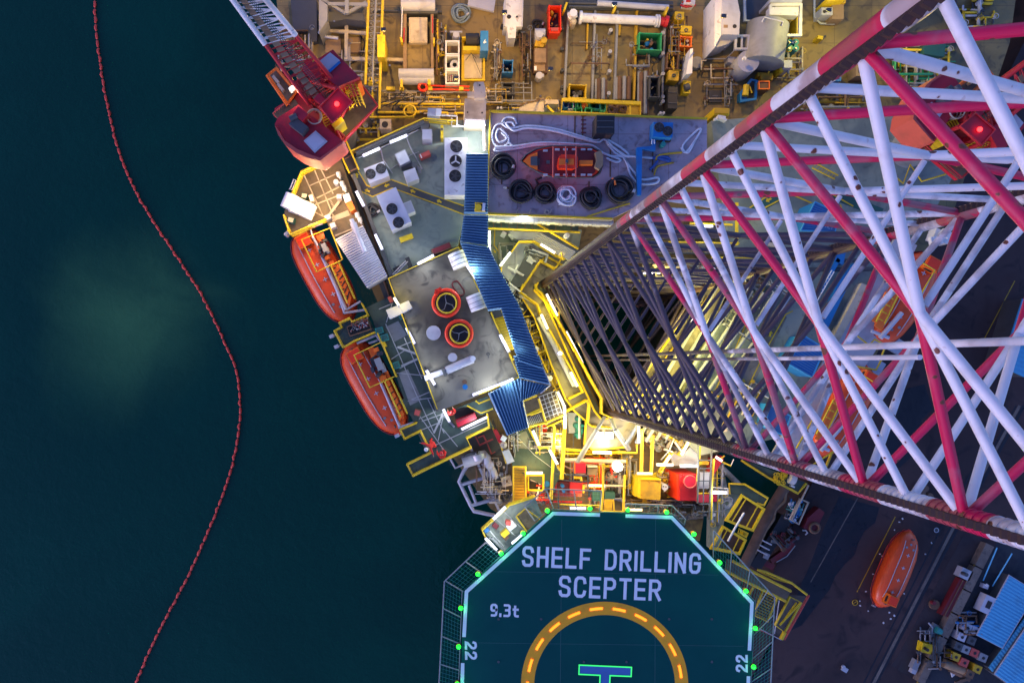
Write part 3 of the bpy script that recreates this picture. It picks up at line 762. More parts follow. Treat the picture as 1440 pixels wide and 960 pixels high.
    mb=MB(); w_=W(695,586,ZC+2.85); mb.dome((w_.x,w_.y,ZC+2.85),.17,.2,12,4); mb.build('beacon',LITR,bc)
    plight((w_.x,w_.y,ZC+3.3),6,(1,.04,.03),.1)
    # boom
    def boom(f):                                 # f 0 base .. 1 out of frame ; returns left/right px and z
        z=ZC+1.0+f*5
        return z
    Lp=lambda f:(540+(80-540)*f, 590+(-40-590)*f); Rp=lambda f:(700+(262-700)*f, 480+(-40-480)*f)
    fs=1.75
    bm=bpy.data.objects
    def chord(mt,n,f0,f1):
        m=MB()
        for F in (Lp,Rp):
            m.tb([(*F(f),boom(f)) for f in (f0,f1)],.19 if mt is WHI else .14,8)
            m.tb([(F(f)[0],F(f)[1],boom(f)-1.5) for f in (f0,f1)],.11,8)
        o=m.build(n,mt,t)
        m=MB(); k=int((f1-f0)*22)
        for i in range(k):
            a=f0+(f1-f0)*i/k; b=f0+(f1-f0)*(i+1)/k; F,G=(Lp,Rp) if i%2 else (Rp,Lp)
            m.tb([(*F(a),boom(a)),(*G(b),boom(b))],.045,5); m.tb([(F(a)[0],F(a)[1],boom(a)-1.5),(G(b)[0],G(b)[1],boom(b)-1.5)],.045,5)
            for Q in (Lp,Rp): m.tb([(Q(a)[0],Q(a)[1],boom(a)),(Q(b)[0],Q(b)[1],boom(b)-1.5)],.04,5); m.tb([(Q(a)[0],Q(a)[1],boom(a)-1.5),(Q(a)[0],Q(a)[1],boom(a))],.04,5)
            m.tb([(*Lp(a),boom(a)),(*Rp(a),boom(a))],.04,5)
        m.build('lattice_bar',mt,o)
    chord(RED,'boom_base_section',0.0,.54); chord(WHI,'boom_outer_section',.54,1.7)
    m=MB()
    for i in range(34):
        a,b=i/34*1.7,(i+.93)/34*1.7
        q=lambda f,w:(Lp(f)[0]*(1-w)+Rp(f)[0]*w, Lp(f)[1]*(1-w)+Rp(f)[1]*w)
        z1=boom(a)+.2
        pts=[W(*q(a,.2),z1),W(*q(a,.42),z1),W(*q(b,.42),z1),W(*q(b,.2),z1)]; m.prism(pts,z1-.06,z1)
    m.build('boom_walkway',PLN,t)
    m=MB()
    for w in (.5,.56,.62): m.tb([(Lp(f)[0]*(1-w)+Rp(f)[0]*w,Lp(f)[1]*(1-w)+Rp(f)[1]*w,boom(f)+.5) for f in (-.1,1.7)],.025,4)
    m.build('hoist_wire',DGR,t)
    fl=B('boom_floodlight',LGR,('rc',440,497,26,30,ZC+1.2,ZC+1.5,50))
    m=MB(); m.rc(441,496,18,22,ZC+1.5,ZC+1.55,50); m.build('flood_lens',FLOOD,fl)
    pw=W(425,520,ZC+1.8); plight((pw.x,pw.y,ZC+1.4),40,(1,.7,.45),.15)
    pw=W(480,545,ZC+.8); plight((pw.x,pw.y,ZC+1.6),22,(1,.6,.4),.15)
    pw=W(760,640,ZC+.8); plight((pw.x,pw.y,ZC+.6),60,(1,.75,.3),.15)
    return t
crane_left=crane()

# ================================================================ DRILL DECK, upper left (frame A / a)
fr('A')
blocks('steel_skid','dark steel wedge shaped skid standing between the crane boom and the gangway','skid',[
 ('base_plate',DGR,[('pr',[(270,0),(470,0),(475,320),(440,330),(400,240),(290,240)],0,.6)]),
 ('wedge_plate',GRY,[('pr',[(490,-10),(555,40),(555,160),(490,255)],.0,2.6)]),
 ('roof_plate',DGR,[('pr',[(560,90),(840,110),(850,165),(700,150),(560,175)],.3,2.0)]),
 ('brace_beam',GRY,[('tb',[(520,0,2.2),(700,110,2.2)],.16,4),('tb',[(700,110,2.25),(860,20,2.25)],.16,4),('tb',[(560,35,2.3),(870,40,2.3)],.18,4),('tb',[(708,-10,2.4),(708,110,2.4)],.22,4),('tb',[(490,260,1.2),(560,180,2.0)],.14,4)])],(600,100,0))
blocks('cross_frame','pale steel cross shaped frame lying on the tan deck beside the gangway','frame',[
 ('long_beam',CRE,[('tb',[(705,190,.7),(705,445,.7)],.2,4),('tb',[(545,240,.75),(870,262,.75)],.16,4),('tb',[(690,458,.7),(1150,470,.7)],.18,4)]),
 ('side_plate',PLN,[('rc',762,350,100,120,.05,.3),('rc',600,360,120,110,.05,.22)]),
 ('cut_pipe',LGR,[('tb',[(530,285,.9),(640,298,.9)],.13,8)])],(705,350,0))
t=thing('cable_loop','thin black cable looping over the tan deck beside the crane','cable',480,300,0)
MB().tb([(470,330,.1),(480,280,.1),(540,230,.1),(640,210,.1),(780,230,.1),(850,330,.1),(830,430,.1),(740,500,.1)],.06,6).build('cable',BLK,t)
# gangway
t=thing('yellow_gangway','long yellow edged lattice gangway running down the tan deck beside the crane','gangway',920,300,0)
for (x0,x1) in ((878,852),(988,960)):
    MB().tb([(x0,-40,2.2),(x1,660,2.2)] if x1<900 else [(x0,-40,2.2),(x1,850,2.2)],.11,6).build('side_beam',YEL,t)
m=MB()
for i in range(16):
    y=-20+i*46; m.tb([(872-i*1.6,y,2.1),(982-i*1.6,y+3,2.1)],.04,4); m.tb([(872-i*1.6,y,2.0),(930-i*1.6,y+23,1.95),(982-i*1.6,y,2.0)],.03,4); m.tb([(930-i*1.6,y,2.0),(900-i*1.6,y+23,2.0),(930-i*1.6,y+46,2.0)],.035,4)
m.tb([(936,-20,2.15),(905,700,2.15)],.09,6); m.build('lattice_bar',GRY,t)
m=MB()
for y in (100,300,480,640): m.tb([(868,y,0),(868,y,2.1)],.06,5); m.tb([(975,y,0),(975,y,2.1)],.06,5)
m.build('gangway_leg',DGR,t)
blocks('yellow_cabinet','tall yellow equipment box fixed to the gangway','cabinet',[('body',YEL,[('rc',975,360,60,175,0,3.1)]),('bracket',DGR,[('tb',[(935,290,2.6),(965,290,2.6)],.05,5),('tb',[(935,395,2.6),(965,395,2.6)],.05,5)])],(975,360,0))
blocks('yellow_bottle','small yellow tank hanging on the gangway end','tank',[('body',YEL,[('rc',890,620,24,34,2.2,2.9),('rc',890,650,34,16,2.2,2.6)]),('cap',DGR,[('cy',890,612,8,2.9,3.1,10)])],(890,630,2.2))
# skid with hatches
blocks('hatch_skid','long equipment skid with square pale hatch and rollers at both ends','skid',[
 ('side_rail',PLN,[('rc',1160,330,26,450,0,1.1),('rc',1372,330,22,450,0,1.1)]),
 ('deck_plate',TAN,[('rc',1265,440,180,200,.05,.7)]),
 ('hatch_cover',CRE,[('rc',1263,235,142,196,.05,1.2),('rc',1263,235,120,170,1.2,1.26)]),
 ('roller',LGR,[('tb',[(1112,578,1.2),(1385,578,1.2)],.42,14),('tb',[(1118,622,1.0),(1388,624,1.0)],.4,14),('tb',[(1130,40,1.3),(1395,40,1.3)],.48,14)]),
 ('cross_beam',DGR,[('rc',1270,85,290,40,.3,1.2),('rc',1010,85,210,10,.4,.8),('rc',1420,92,60,14,.4,.8)]),
 ('striped_post',WHI,[('tb',[(1140,60,1.6),(1132,290,1.6)],.05,6)]),
 ('corner_bracket',YEL,[('rc',1132,310,16,44,.8,1.6,-15),('rc',1386,318,14,46,.8,1.6),('rc',1133,650,18,60,.6,1.6),('rc',1348,640,22,40,.6,1.7)])],(1265,330,0))
bars('hazard_chain','red and white striped chain hanging over the hatch skid','chain',[([(1376,130,1.5),(1376,260,1.5)],.05),([(1155,220,1.3),(1150,330,1.3)],.05)],RED)
fr('a')
coil('blue grey coiled rope on the tan deck near the top edge',1392,85,54,0,GRH,6,.08,group='rope coils on the drill deck')
t=thing('cell_basket','white three cell steel basket standing on the deck, ring and parts inside','basket',1345,350,0)
m=MB()
for y in (268,350,432):
    for u,v,w,h in ((0,-36,80,8),(0,36,80,8),(-36,0,8,64),(36,0,8,64)): m.rc(1345+u,y+v,w,h,.05,1.5)
m.build('cell_frame',WHI,t); MB().rc(1345,350,70,236,0,.05).build('floor',DGR,t)
m=MB(); m.to(1358,366,20,1.3,.12); m.build('ring',LGR,t)
m=MB(); m.rc(1345,268,56,52,.1,.6); m.build('timber',PLN,t)
m=MB()
for i in range(5): m.tb([(1320+i*12,412,.8),(1320+i*12,458,.8)],.06,6)
m.build('tube_bundle',LGR,t); MB().rc(1330,436,30,40,.1,.6).build('red_parts',RED,t)
blocks('pump_pot','small pale valve pot standing just above the three cell basket','valve',[('body',LGR,[('cy',1366,195,18,0,1.2,14),('tb',[(1330,182,.6),(1400,182,.6)],.1,8)]),('flange',WHI,[('cy',1366,212,22,.0,.3,14)])],(1366,200,0))
t=thing('lifting_sling','orange webbing sling stretched across the deck','sling',1290,495,0)
MB().tb([(1180,478,.9),(1290,485,.8),(1440,488,.8)],.08,6).tb([(1180,505,.95),(1290,503,.85),(1440,508,.8)],.08,6).to(1178,490,22,1.1,.11,14,6).build('webbing',PNK if False else ORR,t)
MB().tb([(900,510,.7),(1200,515,.7),(1470,520,.7)],.07,6).build('carrier_bar',GRY,t)
m=MB()
for x in (930,985,1010,1395,1060,1220): m.rc(x,497,24,18,.7,1.1)
m.build('clamp',YEL,t)
# yellow service walkway
t=thing('service_walkway','yellow edged walkway with a round hoop ladder, crossing below the hatch skid','walkway',1170,620,0)
m=MB(); m.pr([(930,585),(1410,590),(1410,640),(930,630)],.2,.5); m.build('walk_plate',GTB,t)
m=MB(); m.line([(930,583),(1410,588)],1.5,.09,6); m.line([(925,632),(1160,634)],1.5,.1,6); m.line([(880,660),(1130,658)],1.4,.09,6); m.line([(1280,634),(1318,634),(1318,655)],1.4,.08,6); m.line([(1370,690),(1370,636),(1440,636)],1.4,.09,6); m.build('top_rail',YEL,t)
m=MB()
for i,z in enumerate((2.6,1.9,1.2)): m.to(1105,625,32+i*2,z,.05,18,6)
for q in range(7): a=q*.5+3.1; m.tb([(1105+32*math.cos(a),625+32*math.sin(a),.5),(1105+32*math.cos(a),625+32*math.sin(a),2.6)],.035,4)
for i in range(6): m.tb([(1090,600+i*7,2.0),(1122,600+i*7,2.0)],.04,4)
m.build('hoop_ladder',YEL,t)
for nm,pts in (('thick black cables drooping over the walkway','a'),):
    t=thing('black_cables',nm+' beside the gangway','cable',1050,560,0)
    m=MB(); m.tb([(940,580,1.7),(1000,560,2.0),(1060,520,1.2)],.06,6); m.tb([(950,600,1.7),(1060,560,1.9),(1130,540,1.4),(1125,585,1.0)],.06,6); m.tb([(1080,525,1),(1060,560,1.8),(1010,600,1.7),(1000,660,.5)],.05,6); m.tb([(1195,525,1),(1190,565,1.8),(1150,590,1.7)],.07,6); m.build('cable',BLK,t)
blocks('grey_cabinet','pale grey box unit beside the walkway at the edge of the grey green roof','cabinet',[('body',LGR,[('rc',1240,632,70,44,0,7.0,4)]),('lid',WHI,[('rc',1268,630,30,38,7.0,7.2,4)])],(1240,632,0))
blocks('vent_box','square vent cover with round hole tucked under the walkway end','vent',[('body',CRE,[('rc',968,698,64,56,0,1.6)]),('opening',BLK,[('cy',965,700,18,1.6,1.63,16)])],(968,698,0))
piperun('yellow pipes and brackets under the crane, at the gangway foot',(760,680,940,800),0,5,5,[YEL,GRY],name='pipe_manifold')
piperun('small grey and yellow fittings along the deck below the gangway',(880,440,930,760),0,4,15,[YEL,DGR],name='pipe_manifold')

# ================================================================ DRILL DECK, middle (frame b)
fr('b')
blocks('white_slide','white steel ramp piece with a rounded bolted end, standing on the tan deck','ramp',[
 ('body',WHI,[('pr',[(280,-20),(385,-20),(378,150),(345,150),(340,215),(300,215),(292,152),(275,148)],0,1.8)]),
 ('rim',LGR,[('pr',[(280,-20),(287,-20),(283,148),(276,146)],1.8,1.95),('pr',[(378,-20),(385,-20),(380,150),(372,150)],1.8,1.95)]),
 ('bolt_hole',BLK,[('cy',303,95,12,1.8,1.83,14),('cy',348,95,6,1.8,1.83,8),('cy',266,145,10,.4,.9,10),('cy',365,168,9,.4,1.2,10)])],(330,80,0))
blocks('sheet_panel','pale grey sheet panel lying beside the rope coil at the top edge','panel',[('sheet',LGR,[('pr',[(75,0),(228,-5),(218,66),(70,30)],.3,.6)])],(150,30,0))
blocks('reel_skid','blue ended cable reel on a yellow skid with a tan tray','reel',[
 ('reel_drum',BLK,[('tb',[(60,228,1.0),(135,228,1.0)],.55,14)]),
 ('reel_end',MBL,[('rc',165,230,44,112,0,2.2)]),
 ('nameplate',WHI,[('pr',[(158,240),(172,218),(168,232),(178,238),(164,246)],2.2,2.22)]),
 ('skid_frame',YEL,[('line',[(44,210),(44,452),(160,452),(162,290)],.5,.13,4),('rc',95,272,100,24,.1,1.4),('rc',90,212,100,10,.1,1.4)]),
 ('tray',CRE,[('rc',100,370,100,140,.1,.6)]),
 ('tray_rod',DGR,[('tb',[(60,340,.9),(90,300,.9),(120,330,.9)],.03,4),('tb',[(95,305,.9),(150,430,.9)],.03,4)])],(100,330,0))
crate('small blue basket standing alone on the tan deck',297,374,52,66,0,1.3,MBL,[(DGR,2),(GRY,2)],2,seed=2)
crate('dark square basket just above the pale crane rest',300,498,64,62,0,1.1,DGR,[(BLK,3)],0,seed=3)
t=thing('pipe_rack','thin rails of an empty pipe rack on the tan deck','rack',345,510,0)
m=MB()
for y in (468,492,520): m.tb([(250,y,.8),(430,y+3,.8)],.045,5)
for x in (262,322,384,430): m.tb([(x,460,.75),(x+2,575,.75)],.05,5)
m.build('rack_rail',GRY,t); 
m=MB()
for x in (262,384): m.tb([(x,468,0),(x,468,.8)],.06,5); m.tb([(x,560,0),(x,560,.8)],.06,5)
m.build('rack_leg',GRY,t)
blocks('pump_skid','tan pump skid with round motor at its upper end and a small one below','pump',[
 ('skid_plate',BRN,[('rc',480,330,80,160,0,.5)]),('housing',PLN,[('rc',480,312,64,80,.5,1.3),('rc',476,375,60,50,.5,1.0)]),
 ('motor',LGR,[('tb',[(448,188,1.2),(505,188,1.2)],.36,14),('cy',475,192,20,.2,2.0,14)]),
 ('gearbox',YDK,[('rc',476,238,50,50,.2,1.3,10),('cy',500,225,18,.6,1.6,12)]),
 ('lower_motor',LGR,[('cy',474,424,20,.2,1.1,14),('rc',490,425,20,18,.2,1.0)]),('tag_plate',WHI,[('rc',452,384,14,24,1.3,1.34)])],(480,310,0))
coil('dark heap of cable beside the pump skid motor',462,150,30,0,BLK,4,.07,group='rope coils on the drill deck')
crate('orange red basket full of rusty gear, near the top of the deck',562,100,64,130,0,1.3,ORR,[(BRN,5),(YDK,3),(ORA,3)],0,seed=5)
blocks('orange_bin','orange bin standing below the orange red basket','bin',[('body',ORR,[('rc',558,172,56,32,0,1.2)]),('lid',PNK,[('rc',560,165,40,18,1.2,1.4)])],(558,172,0))
t=thing('deck_rails','dark skid rails running down the pipe deck','rail',780,300,0)
for (x0,x1,w) in ((632,608,12),(783,765,12),(910,890,12),(1018,1000,12),(1180,1160,10)):
    m=MB(); m.pr([(x0,60),(x0+w,60),(x1+w,560),(x1,560)],.1,.55); m.build('rail',GRY if x0!=1018 else YDK,t)
m=MB(); m.pr([(742,130),(752,130),(745,275),(738,275)],.1,.4); m.pr([(922,130),(934,130),(930,200),(918,200)],.1,.5); m.build('short_rail',YDK,t)
t=thing('stanchion_row','row of small round tie down posts along the left skid rail of the pipe deck','post',600,300,0)
for y in (160,275,395,490,515): MB().cy(602,y,9,0,.5,12).to(602,y,7,.5,.06,10,5).build('tie_down',DGR,t)
t=thing('padeye_row','row of round pad eyes along the middle skid rail of the pipe deck','post',880,300,0)
for y in (170,290,400,525): MB().cy(876-(y-170)*.03,y,8,0,.75,12).to(876-(y-170)*.03,y,8,.75,.06,10,5).build('pad_eye',LGR,t)
t=thing('anchor_row','row of pad eyes along the right skid rail of the pipe deck','post',1175,300,0)
for y in (185,300,415,545,570): MB().cy(1170,y,9,0,.8,12).to(1170,y,8,.8,.06,10,5).build('pad_eye',LGR,t)
t=thing('riser_pipe','long white flanged pipe lying across the top of the pipe deck','pipe',925,112,0)
MB().tb([(705,100,1.0),(1145,120,1.0)],.36,18).build('pipe_body',WHI,t)
MB().tb([(698,99,1.0),(712,100,1.0)],.52,18).tb([(1128,119,1.0),(1136,119,1.0)],.5,18).tb([(1140,120,1.0),(1148,120,1.0)],.5,18).build('flange',WHI,t)
MB().tb([(1148,120,1.0),(1195,124,1.0)],.36,14).tb([(1178,120,1.0),(1196,124,1.0)],.46,14).build('red_cap',RED,t)
MB().tb([(640,95,.9),(680,75,1.2)],.35,12).cy(666,72,22,.3,1.6,16).build('elbow',WHI,t)
MB().cy(665,120,19,0,1.0,18).cy(665,120,10,1.0,1.2,14).build('round_flange',CRE,t)
t=thing('pipe_stack','stack of grey drill pipes along the top edge of the pipe deck','pipe',920,30,0,'pipe bundles on the pipe deck')
m=MB()
for i in range(5): m.tb([(640,8+i*10,.5+.2*(i%2)),(1225,18+i*10,.5+.2*(i%2))],.13,8)
m.build('pipe',DGR,t); MB().tb([(800,18,1.1),(1200,45,1.1)],.24,10).build('pale_pipe',LGR,t)
m=MB()
for x,y in ((622,35),(900,45),(1190,60)): m.rc(x,y,12,44,.3,1.5,20)
m.build('yellow_bracket',YEL,t)
for lb,x,y,mt,w,h,fill in (('yellow box with a pad eye, topmost of the small boxes right of the white pipe',1262,88,YEL,52,42,None),('yellow box second in the column of small boxes right of the pipe deck',1300,170,YEL,60,48,None),('orange box of metal parts, third in the column of small boxes',1298,235,ORA,62,52,[(LGR,6)]),('rack of brown drums, fourth in the column of small boxes',1224,345,BRN,60,80,[(YDK,8)]),('brown yellow box near the dark crate',1230,425,YDK,58,56,None)):
    if fill: crate(lb,x,y,w,h,0,1.1,mt,fill,3,name='parts_box',cat='box',seed=int(x))
    else: blocks('equipment_box',lb,'box',[('body',mt,[('rc',x,y,w,h,0,1.2,4)]),('side_door',YDK,[('rc',x-4,y+h*.55,w*.8,8,.1,.9,4)]),('pad_eye',DGR,[('to',x,y,8,1.25,.04,12,5)])],(x,y,0))
crate('green open skip holding blue and brown gear',1098,235,122,92,0,1.4,GRN,[(MBL,3),(BRN,4),(YDK,2),(DGR,3)],2,name='open_skip',cat='skip',seed=11)
coil('thin hose looping on the deck under the green skip',1120,335,30,0,DGR,3,.04,group='rope coils on the drill deck',tail=[(1108,380),(1112,410)])
t=thing('oval_lid','long oval outline of a sunken lid beside the green skip','hatch',1225,255,0)
m=MB(); m.to(1225,255,30,.12,.05,24,6,1.5); m.build('rim',YDK,t)
for lb,x0,x1,y0,y1,n,mt in (('left bundle of brown pipes lying on the pipe deck',790,852,440,560,5,BRN),('middle bundle of pipes on the pipe deck, dark and lavender',905,985,430,560,6,BRN),('right bundle of long rusty grey pipes on the pipe deck',1030,1088,400,640,5,BRN)):
    t=thing('pipe_bundle',lb,'pipe',(x0+x1)/2,500,0,'pipe bundles on the pipe deck')
    for i in range(n):
        x=x0+(x1-x0)*(i+.5)/n; MB().tb([(x,y0+R.uniform(0,25),.45+.16*(i%2)),(x-2,y1,.45+.16*(i%2))],.17 if n<6 else .16,9).build('pipe',BRN if i%3 else GRY,t)
crate('black open crate with pipe ends near the right skid rail',1122,490,52,110,0,1.3,DGR,[(BLK,5),(GRY,3)],0,seed=12)
blocks('dark_container','long black closed box beside the right edge of the pipe deck','box',[('body',BLK,[('rc',1225,550,52,122,0,1.4,2)]),('lid_rib',DGR,[('rc',1225,520,48,4,1.4,1.46,2),('rc',1225,580,48,4,1.4,1.46,2)])],(1225,550,0))
crate('yellow square basket of bars at the lower left of the pipe deck',690,515,92,72,0,1.2,YEL,[(GRY,5),(DGR,4)],2,seed=13)
# long yellow tray with small plastic boxes
t=thing('yellow_tray','long yellow tray rack at the edge of the storage deck','tray',820,610,0)
MB().rc(820,612,440,82,1.5,1.7,3).build('tray_floor',YDK,t)
m=MB(); m.line([(603,563),(1042,583),(1042,660),(595,636)],2.6,.14,4,True); m.line([(603,563),(1042,583),(1042,660),(595,636)],1.8,.1,4,True); m.line([(985,582),(985,650)],2.6,.08,4); m.build('tray_rail',YEL,t)
for i,(x,y,mt,d) in enumerate(((625,585,MBL,'dark blue plastic box at the left end of the yellow tray'),(652,592,LAV,'pale blue plastic box second from the left in the yellow tray'),(675,590,LGN,'pale green box in the upper row of the yellow tray, left of the dark gap'),(693,588,GRN,'darker green box beside the dark gap in the upper row of the tray'),(772,590,GRN,'green box heading the right hand group of the upper row of the tray'),(800,592,TEA,'teal green box in the middle of the right hand group of the tray'),(832,600,LGN,'green box at the right end of the upper row of the tray'),(695,622,LGN,'bright green box in the lower row of the tray, left'),(750,622,LGN,'bright green box in the lower row of the tray, right'))):
    w,h=(34,48) if i<7 else (42,36)
    o=thing('plastic_box',d,'box',x,y,1.7,'plastic boxes in the yellow tray')
    MB().rc(x,y,w-8,h-8,1.72,1.76).build('floor',mt,o)
    m=MB()
    for u,v,a,b in ((0,-h/2+3,w-3,5),(0,h/2-3,w-3,5),(-w/2+3,0,5,h-14),(w/2-3,0,5,h-14)): m.rc(x+u,y+v,a,b,1.72,2.35)
    m.build('wall',mt,o)
one('rope_heap',MB().to(890,612,24,2.0,.13,18,6).to(880,618,16,2.1,.13,14,6).to(930,620,26,2.0,.14,18,6).to(945,612,15,2.15,.12,14,6),BRN,'brown heap of tangled slings in the right half of the yellow tray','heap')
blocks('orange_pouch','orange bag lying in the gap between the green boxes','bag',[('body',ORA,[('rc',726,588,20,30,1.75,2.3,15),('rc',724,606,14,12,1.75,2.1,-20)])],(726,592,1.7))
blocks('tarp_cover','cream tarpaulin over a wedge shaped load at the edge of the storage deck','tarpaulin',[('cover',CRE,[('pr',[(360,605),(420,580),(498,570),(500,632),(365,625)],0,3.0)]),('tie_strap',BRN,[('line',[(350,598),(420,574),(508,556)],3.05,.05,4)]),('support',CRE,[('pr',[(508,560),(580,562),(582,585),(508,585)],0,2.6)])],(430,600,0))
blocks('yellow_prop','yellow strut leaning beside the cream tarpaulin','strut',[('strut',YEL,[('tb',[(520,600,2.5),(560,640,4)],.1,6)]),('foot',LGR,[('rc',515,596,16,10,0,2.4)])],(530,610,0))
for lb,x,y in (('small white bollard left of the cream tarpaulin',250,606),('white double bollard touching the tip of the cream tarpaulin',340,610),('small white bollard low on the right of the pipe deck',1165,634)):
    blocks('bollard',lb,'bollard',[('base',DGR,[('rc',x,y,34,22,0,.3)]),('post',LGR,[('cy',x-9,y,7,.3,1.1,12),('cy',x+9,y,7,.3,1.1,12)])],(x,y,0))
# pale crane rest
blocks('crane_rest','pale pink steel post with a stepped head between the two roofs, floodlight at its foot','column',[
 ('column',CRE,[('pr',[(55,555),(175,558),(172,672),(55,668)],0,9.0)]),
 ('head',CRE,[('pr',[(103,475),(108,462),(160,460),(172,500),(168,552),(108,552)],0,9.6),('pr',[(70,515),(172,520),(172,546),(70,542)],9.0,9.4)]),
 ('bolt_hole',BLK,[('cy',70,632,5,9.0,9.03,8),('cy',152,634,5,9.0,9.03,8),('cy',138,480,5,9.6,9.63,8)])],(115,610,0))
t=thing('floodlight','bright white floodlight hung at the foot of the pale crane rest','lamp',112,684,6.5)
MB().rc(112,682,120,34,8.2,8.6).build('housing',LGR,t); MB().rc(112,688,104,22,8.6,8.66).build('lens',TUBE,t)
for x in (80,140): p=W(x,740,8); plight((p.x,p.y,8.0),170,COOL,.25)
p=W(112,600,11); plight((p.x,p.y,11.2),90,WARM,.25)  # added light over the post head, no fitting
# gear at right of the pipe deck
fr('o')
blocks('white_dish_panel','white upright panel with a grey round plate behind it, on the open deck','panel',[('panel',WHI,[('pr',[(132,560),(165,365),(185,365),(178,550)],0,2.2)]),('round_plate',GRY,[('cy',215,468,44,0,.5,24)])],(165,465,0))
blocks('yellow_winch','small yellow winch on the open deck beside the black box','winch',[('frame',YEL,[('rc',138,655,56,86,0,.8,5)]),('drum',DGR,[('tb',[(120,660,1.0),(155,650,1.0)],.28,12)]),('handle',YEL,[('tb',[(110,610,1.1),(168,615,1.1)],.06,5),('tb',[(112,700,1.1),(165,695,1.1)],.06,5)])],(138,655,0))
blocks('hatch_plate','dark square hatch lying flat on the open deck','hatch',[('cover',DGR,[('rc',352,722,98,90,0,.25)]),('handle',GRY,[('tb',[(330,722,.3),(370,722,.3)],.04,5)])],(352,722,0))
blocks('yellow_locker','yellow box locker at the railing by the leg','locker',[('body',YEL,[('rc',400,838,115,52,0,3.0,2)]),('lid',YDK,[('rc',400,832,110,34,3.0,3.1,2)])],(400,838,0))
one('rag_heap',MB().rc(400,880,60,26,3,3.5,10).rc(370,888,50,16,3,3.3,-15).rc(420,892,40,14,3,3.6,25),WHI,'heap of white rags on the storage deck corner under the yellow locker','heap')
blocks('twin_drums','two dark drums in a frame beside the white chute','drum',[('frame',GRY,[('rc',330,100,30,90,0,.4)]),('drum',DGR,[('cy',330,82,15,.4,1.4,14),('cy',330,120,15,.4,1.4,14)])],(330,100,0))
blocks('double_bollard','grey double bollard below the twin drums','bollard',[('base',GRY,[('rc',310,258,46,40,0,.3)]),('post',LGR,[('cy',298,258,10,.3,1.2,12),('cy',322,258,10,.3,1.2,12)])],(310,258,0))
blocks('white_chute','long white and grey chute box with a ribbed lower end','chute',[
 ('side_panel',WHI,[('pr',[(352,-40),(408,-40),(400,255),(345,360),(345,300)],0,2.9)]),
 ('top_panel',LGR,[('pr',[(410,-40),(510,-40),(538,100),(530,262),(402,258)],0,3.2)]),
 ('lower_end',LGR,[('pr',[(345,362),(365,320),(402,262),(500,268),(450,330),(400,345)],0,2.0)]),
 ('port_hole',BLK,[('cy',497,198,15,3.2,3.23,16)]),('vent_hole',PLN,[('rc',430,198,30,22,3.2,3.23)])],(440,150,0))
blocks('hoist_frame','small grey frame with two openings hanging from a wire tripod','frame',[
 ('frame',LGR,[('line',[(505,272),(600,272),(596,370),(500,370)],2.2,.12,4,True),('line',[(551,272),(548,370)],2.2,.1,4)]),
 ('leg',STL,[('tb',[(500,372,2.2),(415,460,.3)],.05,5),('tb',[(590,375,2.2),(520,470,.3)],.05,5),('tb',[(420,360,1.5),(500,280,2.2)],.05,5)]),('base_box',LGR,[('pr',[(450,425),(520,430),(512,478),(445,468)],0,.9)])],(550,320,0))
blocks('storage_tank','large grey tank with a curved top standing on the deck beside the leg','tank',[
 ('shell',GRY,[('tb',[(745,190,1.7),(700,480,1.7)],1.63,28)]),('end_cap',LGR,[('cy',600,460,82,0,2.2,24)]),
 ('saddle',YDK,[('rc',740,575,90,50,0,.7),('rc',700,560,60,30,0,.6)]),('lamp_dome',WHI,[('cy',571,437,14,3.0,3.2,14)]),
 ('handrail',LAV,[('line',[(700,165),(720,130),(860,165),(850,195)],3.3,.06,5)])],(700,380,0))
blocks('sump_tray','dark blue open tray behind the grey tank','tray',[('floor',DGR,[('pr',[(585,-30),(740,-30),(735,150),(585,150)],0,.3)]),('edge',LAV,[('line',[(570,-30),(572,158),(680,162)],.8,.12,4)])],(650,60,0))
blocks('filter_shack','white framed yellow shack with open top and slatted step','shack',[
 ('frame',WHI,[('line',[(765,40),(990,40),(985,268),(845,268)],2.3,.14,4),('line',[(765,40),(762,110)],2.3,.14,4)]),
 ('roof_panel',WHI,[('pr',[(760,55),(978,52),(975,118),(760,112)],1.6,2.4)]),
 ('inner_panel',YDK,[('pr',[(830,128),(960,128),(955,262),(880,262)],.1,.5)]),
 ('side_board',YEL,[('pr',[(956,132),(972,132),(970,258),(954,258)],.5,1.6),('pr',[(758,118),(815,125),(815,150),(760,140)],.4,1.4)]),
 ('slat',YEL,[('tb',[(800+i*7,150+i*14,1.5),(862,178+i*11,1.0)],.05,4) for i in range(8)]),
 ('rear_beam',LGR,[('pr',[(765,-10),(1005,-5),(1000,20),(765,15)],0,2.6)])],(880,150,0))
t=thing('gas_bottle_rack','cluster of four dark teal gas bottles seen end on','bottle',935,340,0)
for u,v in ((-24,-22),(22,-24),(-24,20),(22,22)):
    b=MB().cy(935+u,340+v,23,0,1.4,18).build('bottle',DGN if False else TEA,t); MB().cy(935+u,340+v,7,1.4,1.6,10).rc(935+u*1.2,340+v*1.2,14,5,1.5,1.7,45).build('valve',STL,b)
blocks('blue_winch','blue winch frame with yellow drum right of the hatch plate','winch',[('frame',MBL,[('line',[(540,700),(620,600),(660,610),(650,745),(540,760)],.9,.12,4,True),('rc',560,730,60,60,0,.5)]),('drum',YEL,[('tb',[(585,640,1.0),(575,720,1.0)],.25,12),('tb',[(610,650,1.0),(625,700,1.0)],.07,6)]),('wire',DGR,[('rc',625,645,50,80,0,.4)])],(600,680,0))
blocks('rusty_bin','rusty orange bin half hidden by the leg chord','bin',[('body',BRN,[('rc',718,640,80,60,0,1.4)]),('rim',ORA,[('line',[(680,612),(756,612),(756,668),(680,668)],1.45,.05,4,True)])],(718,640,0))
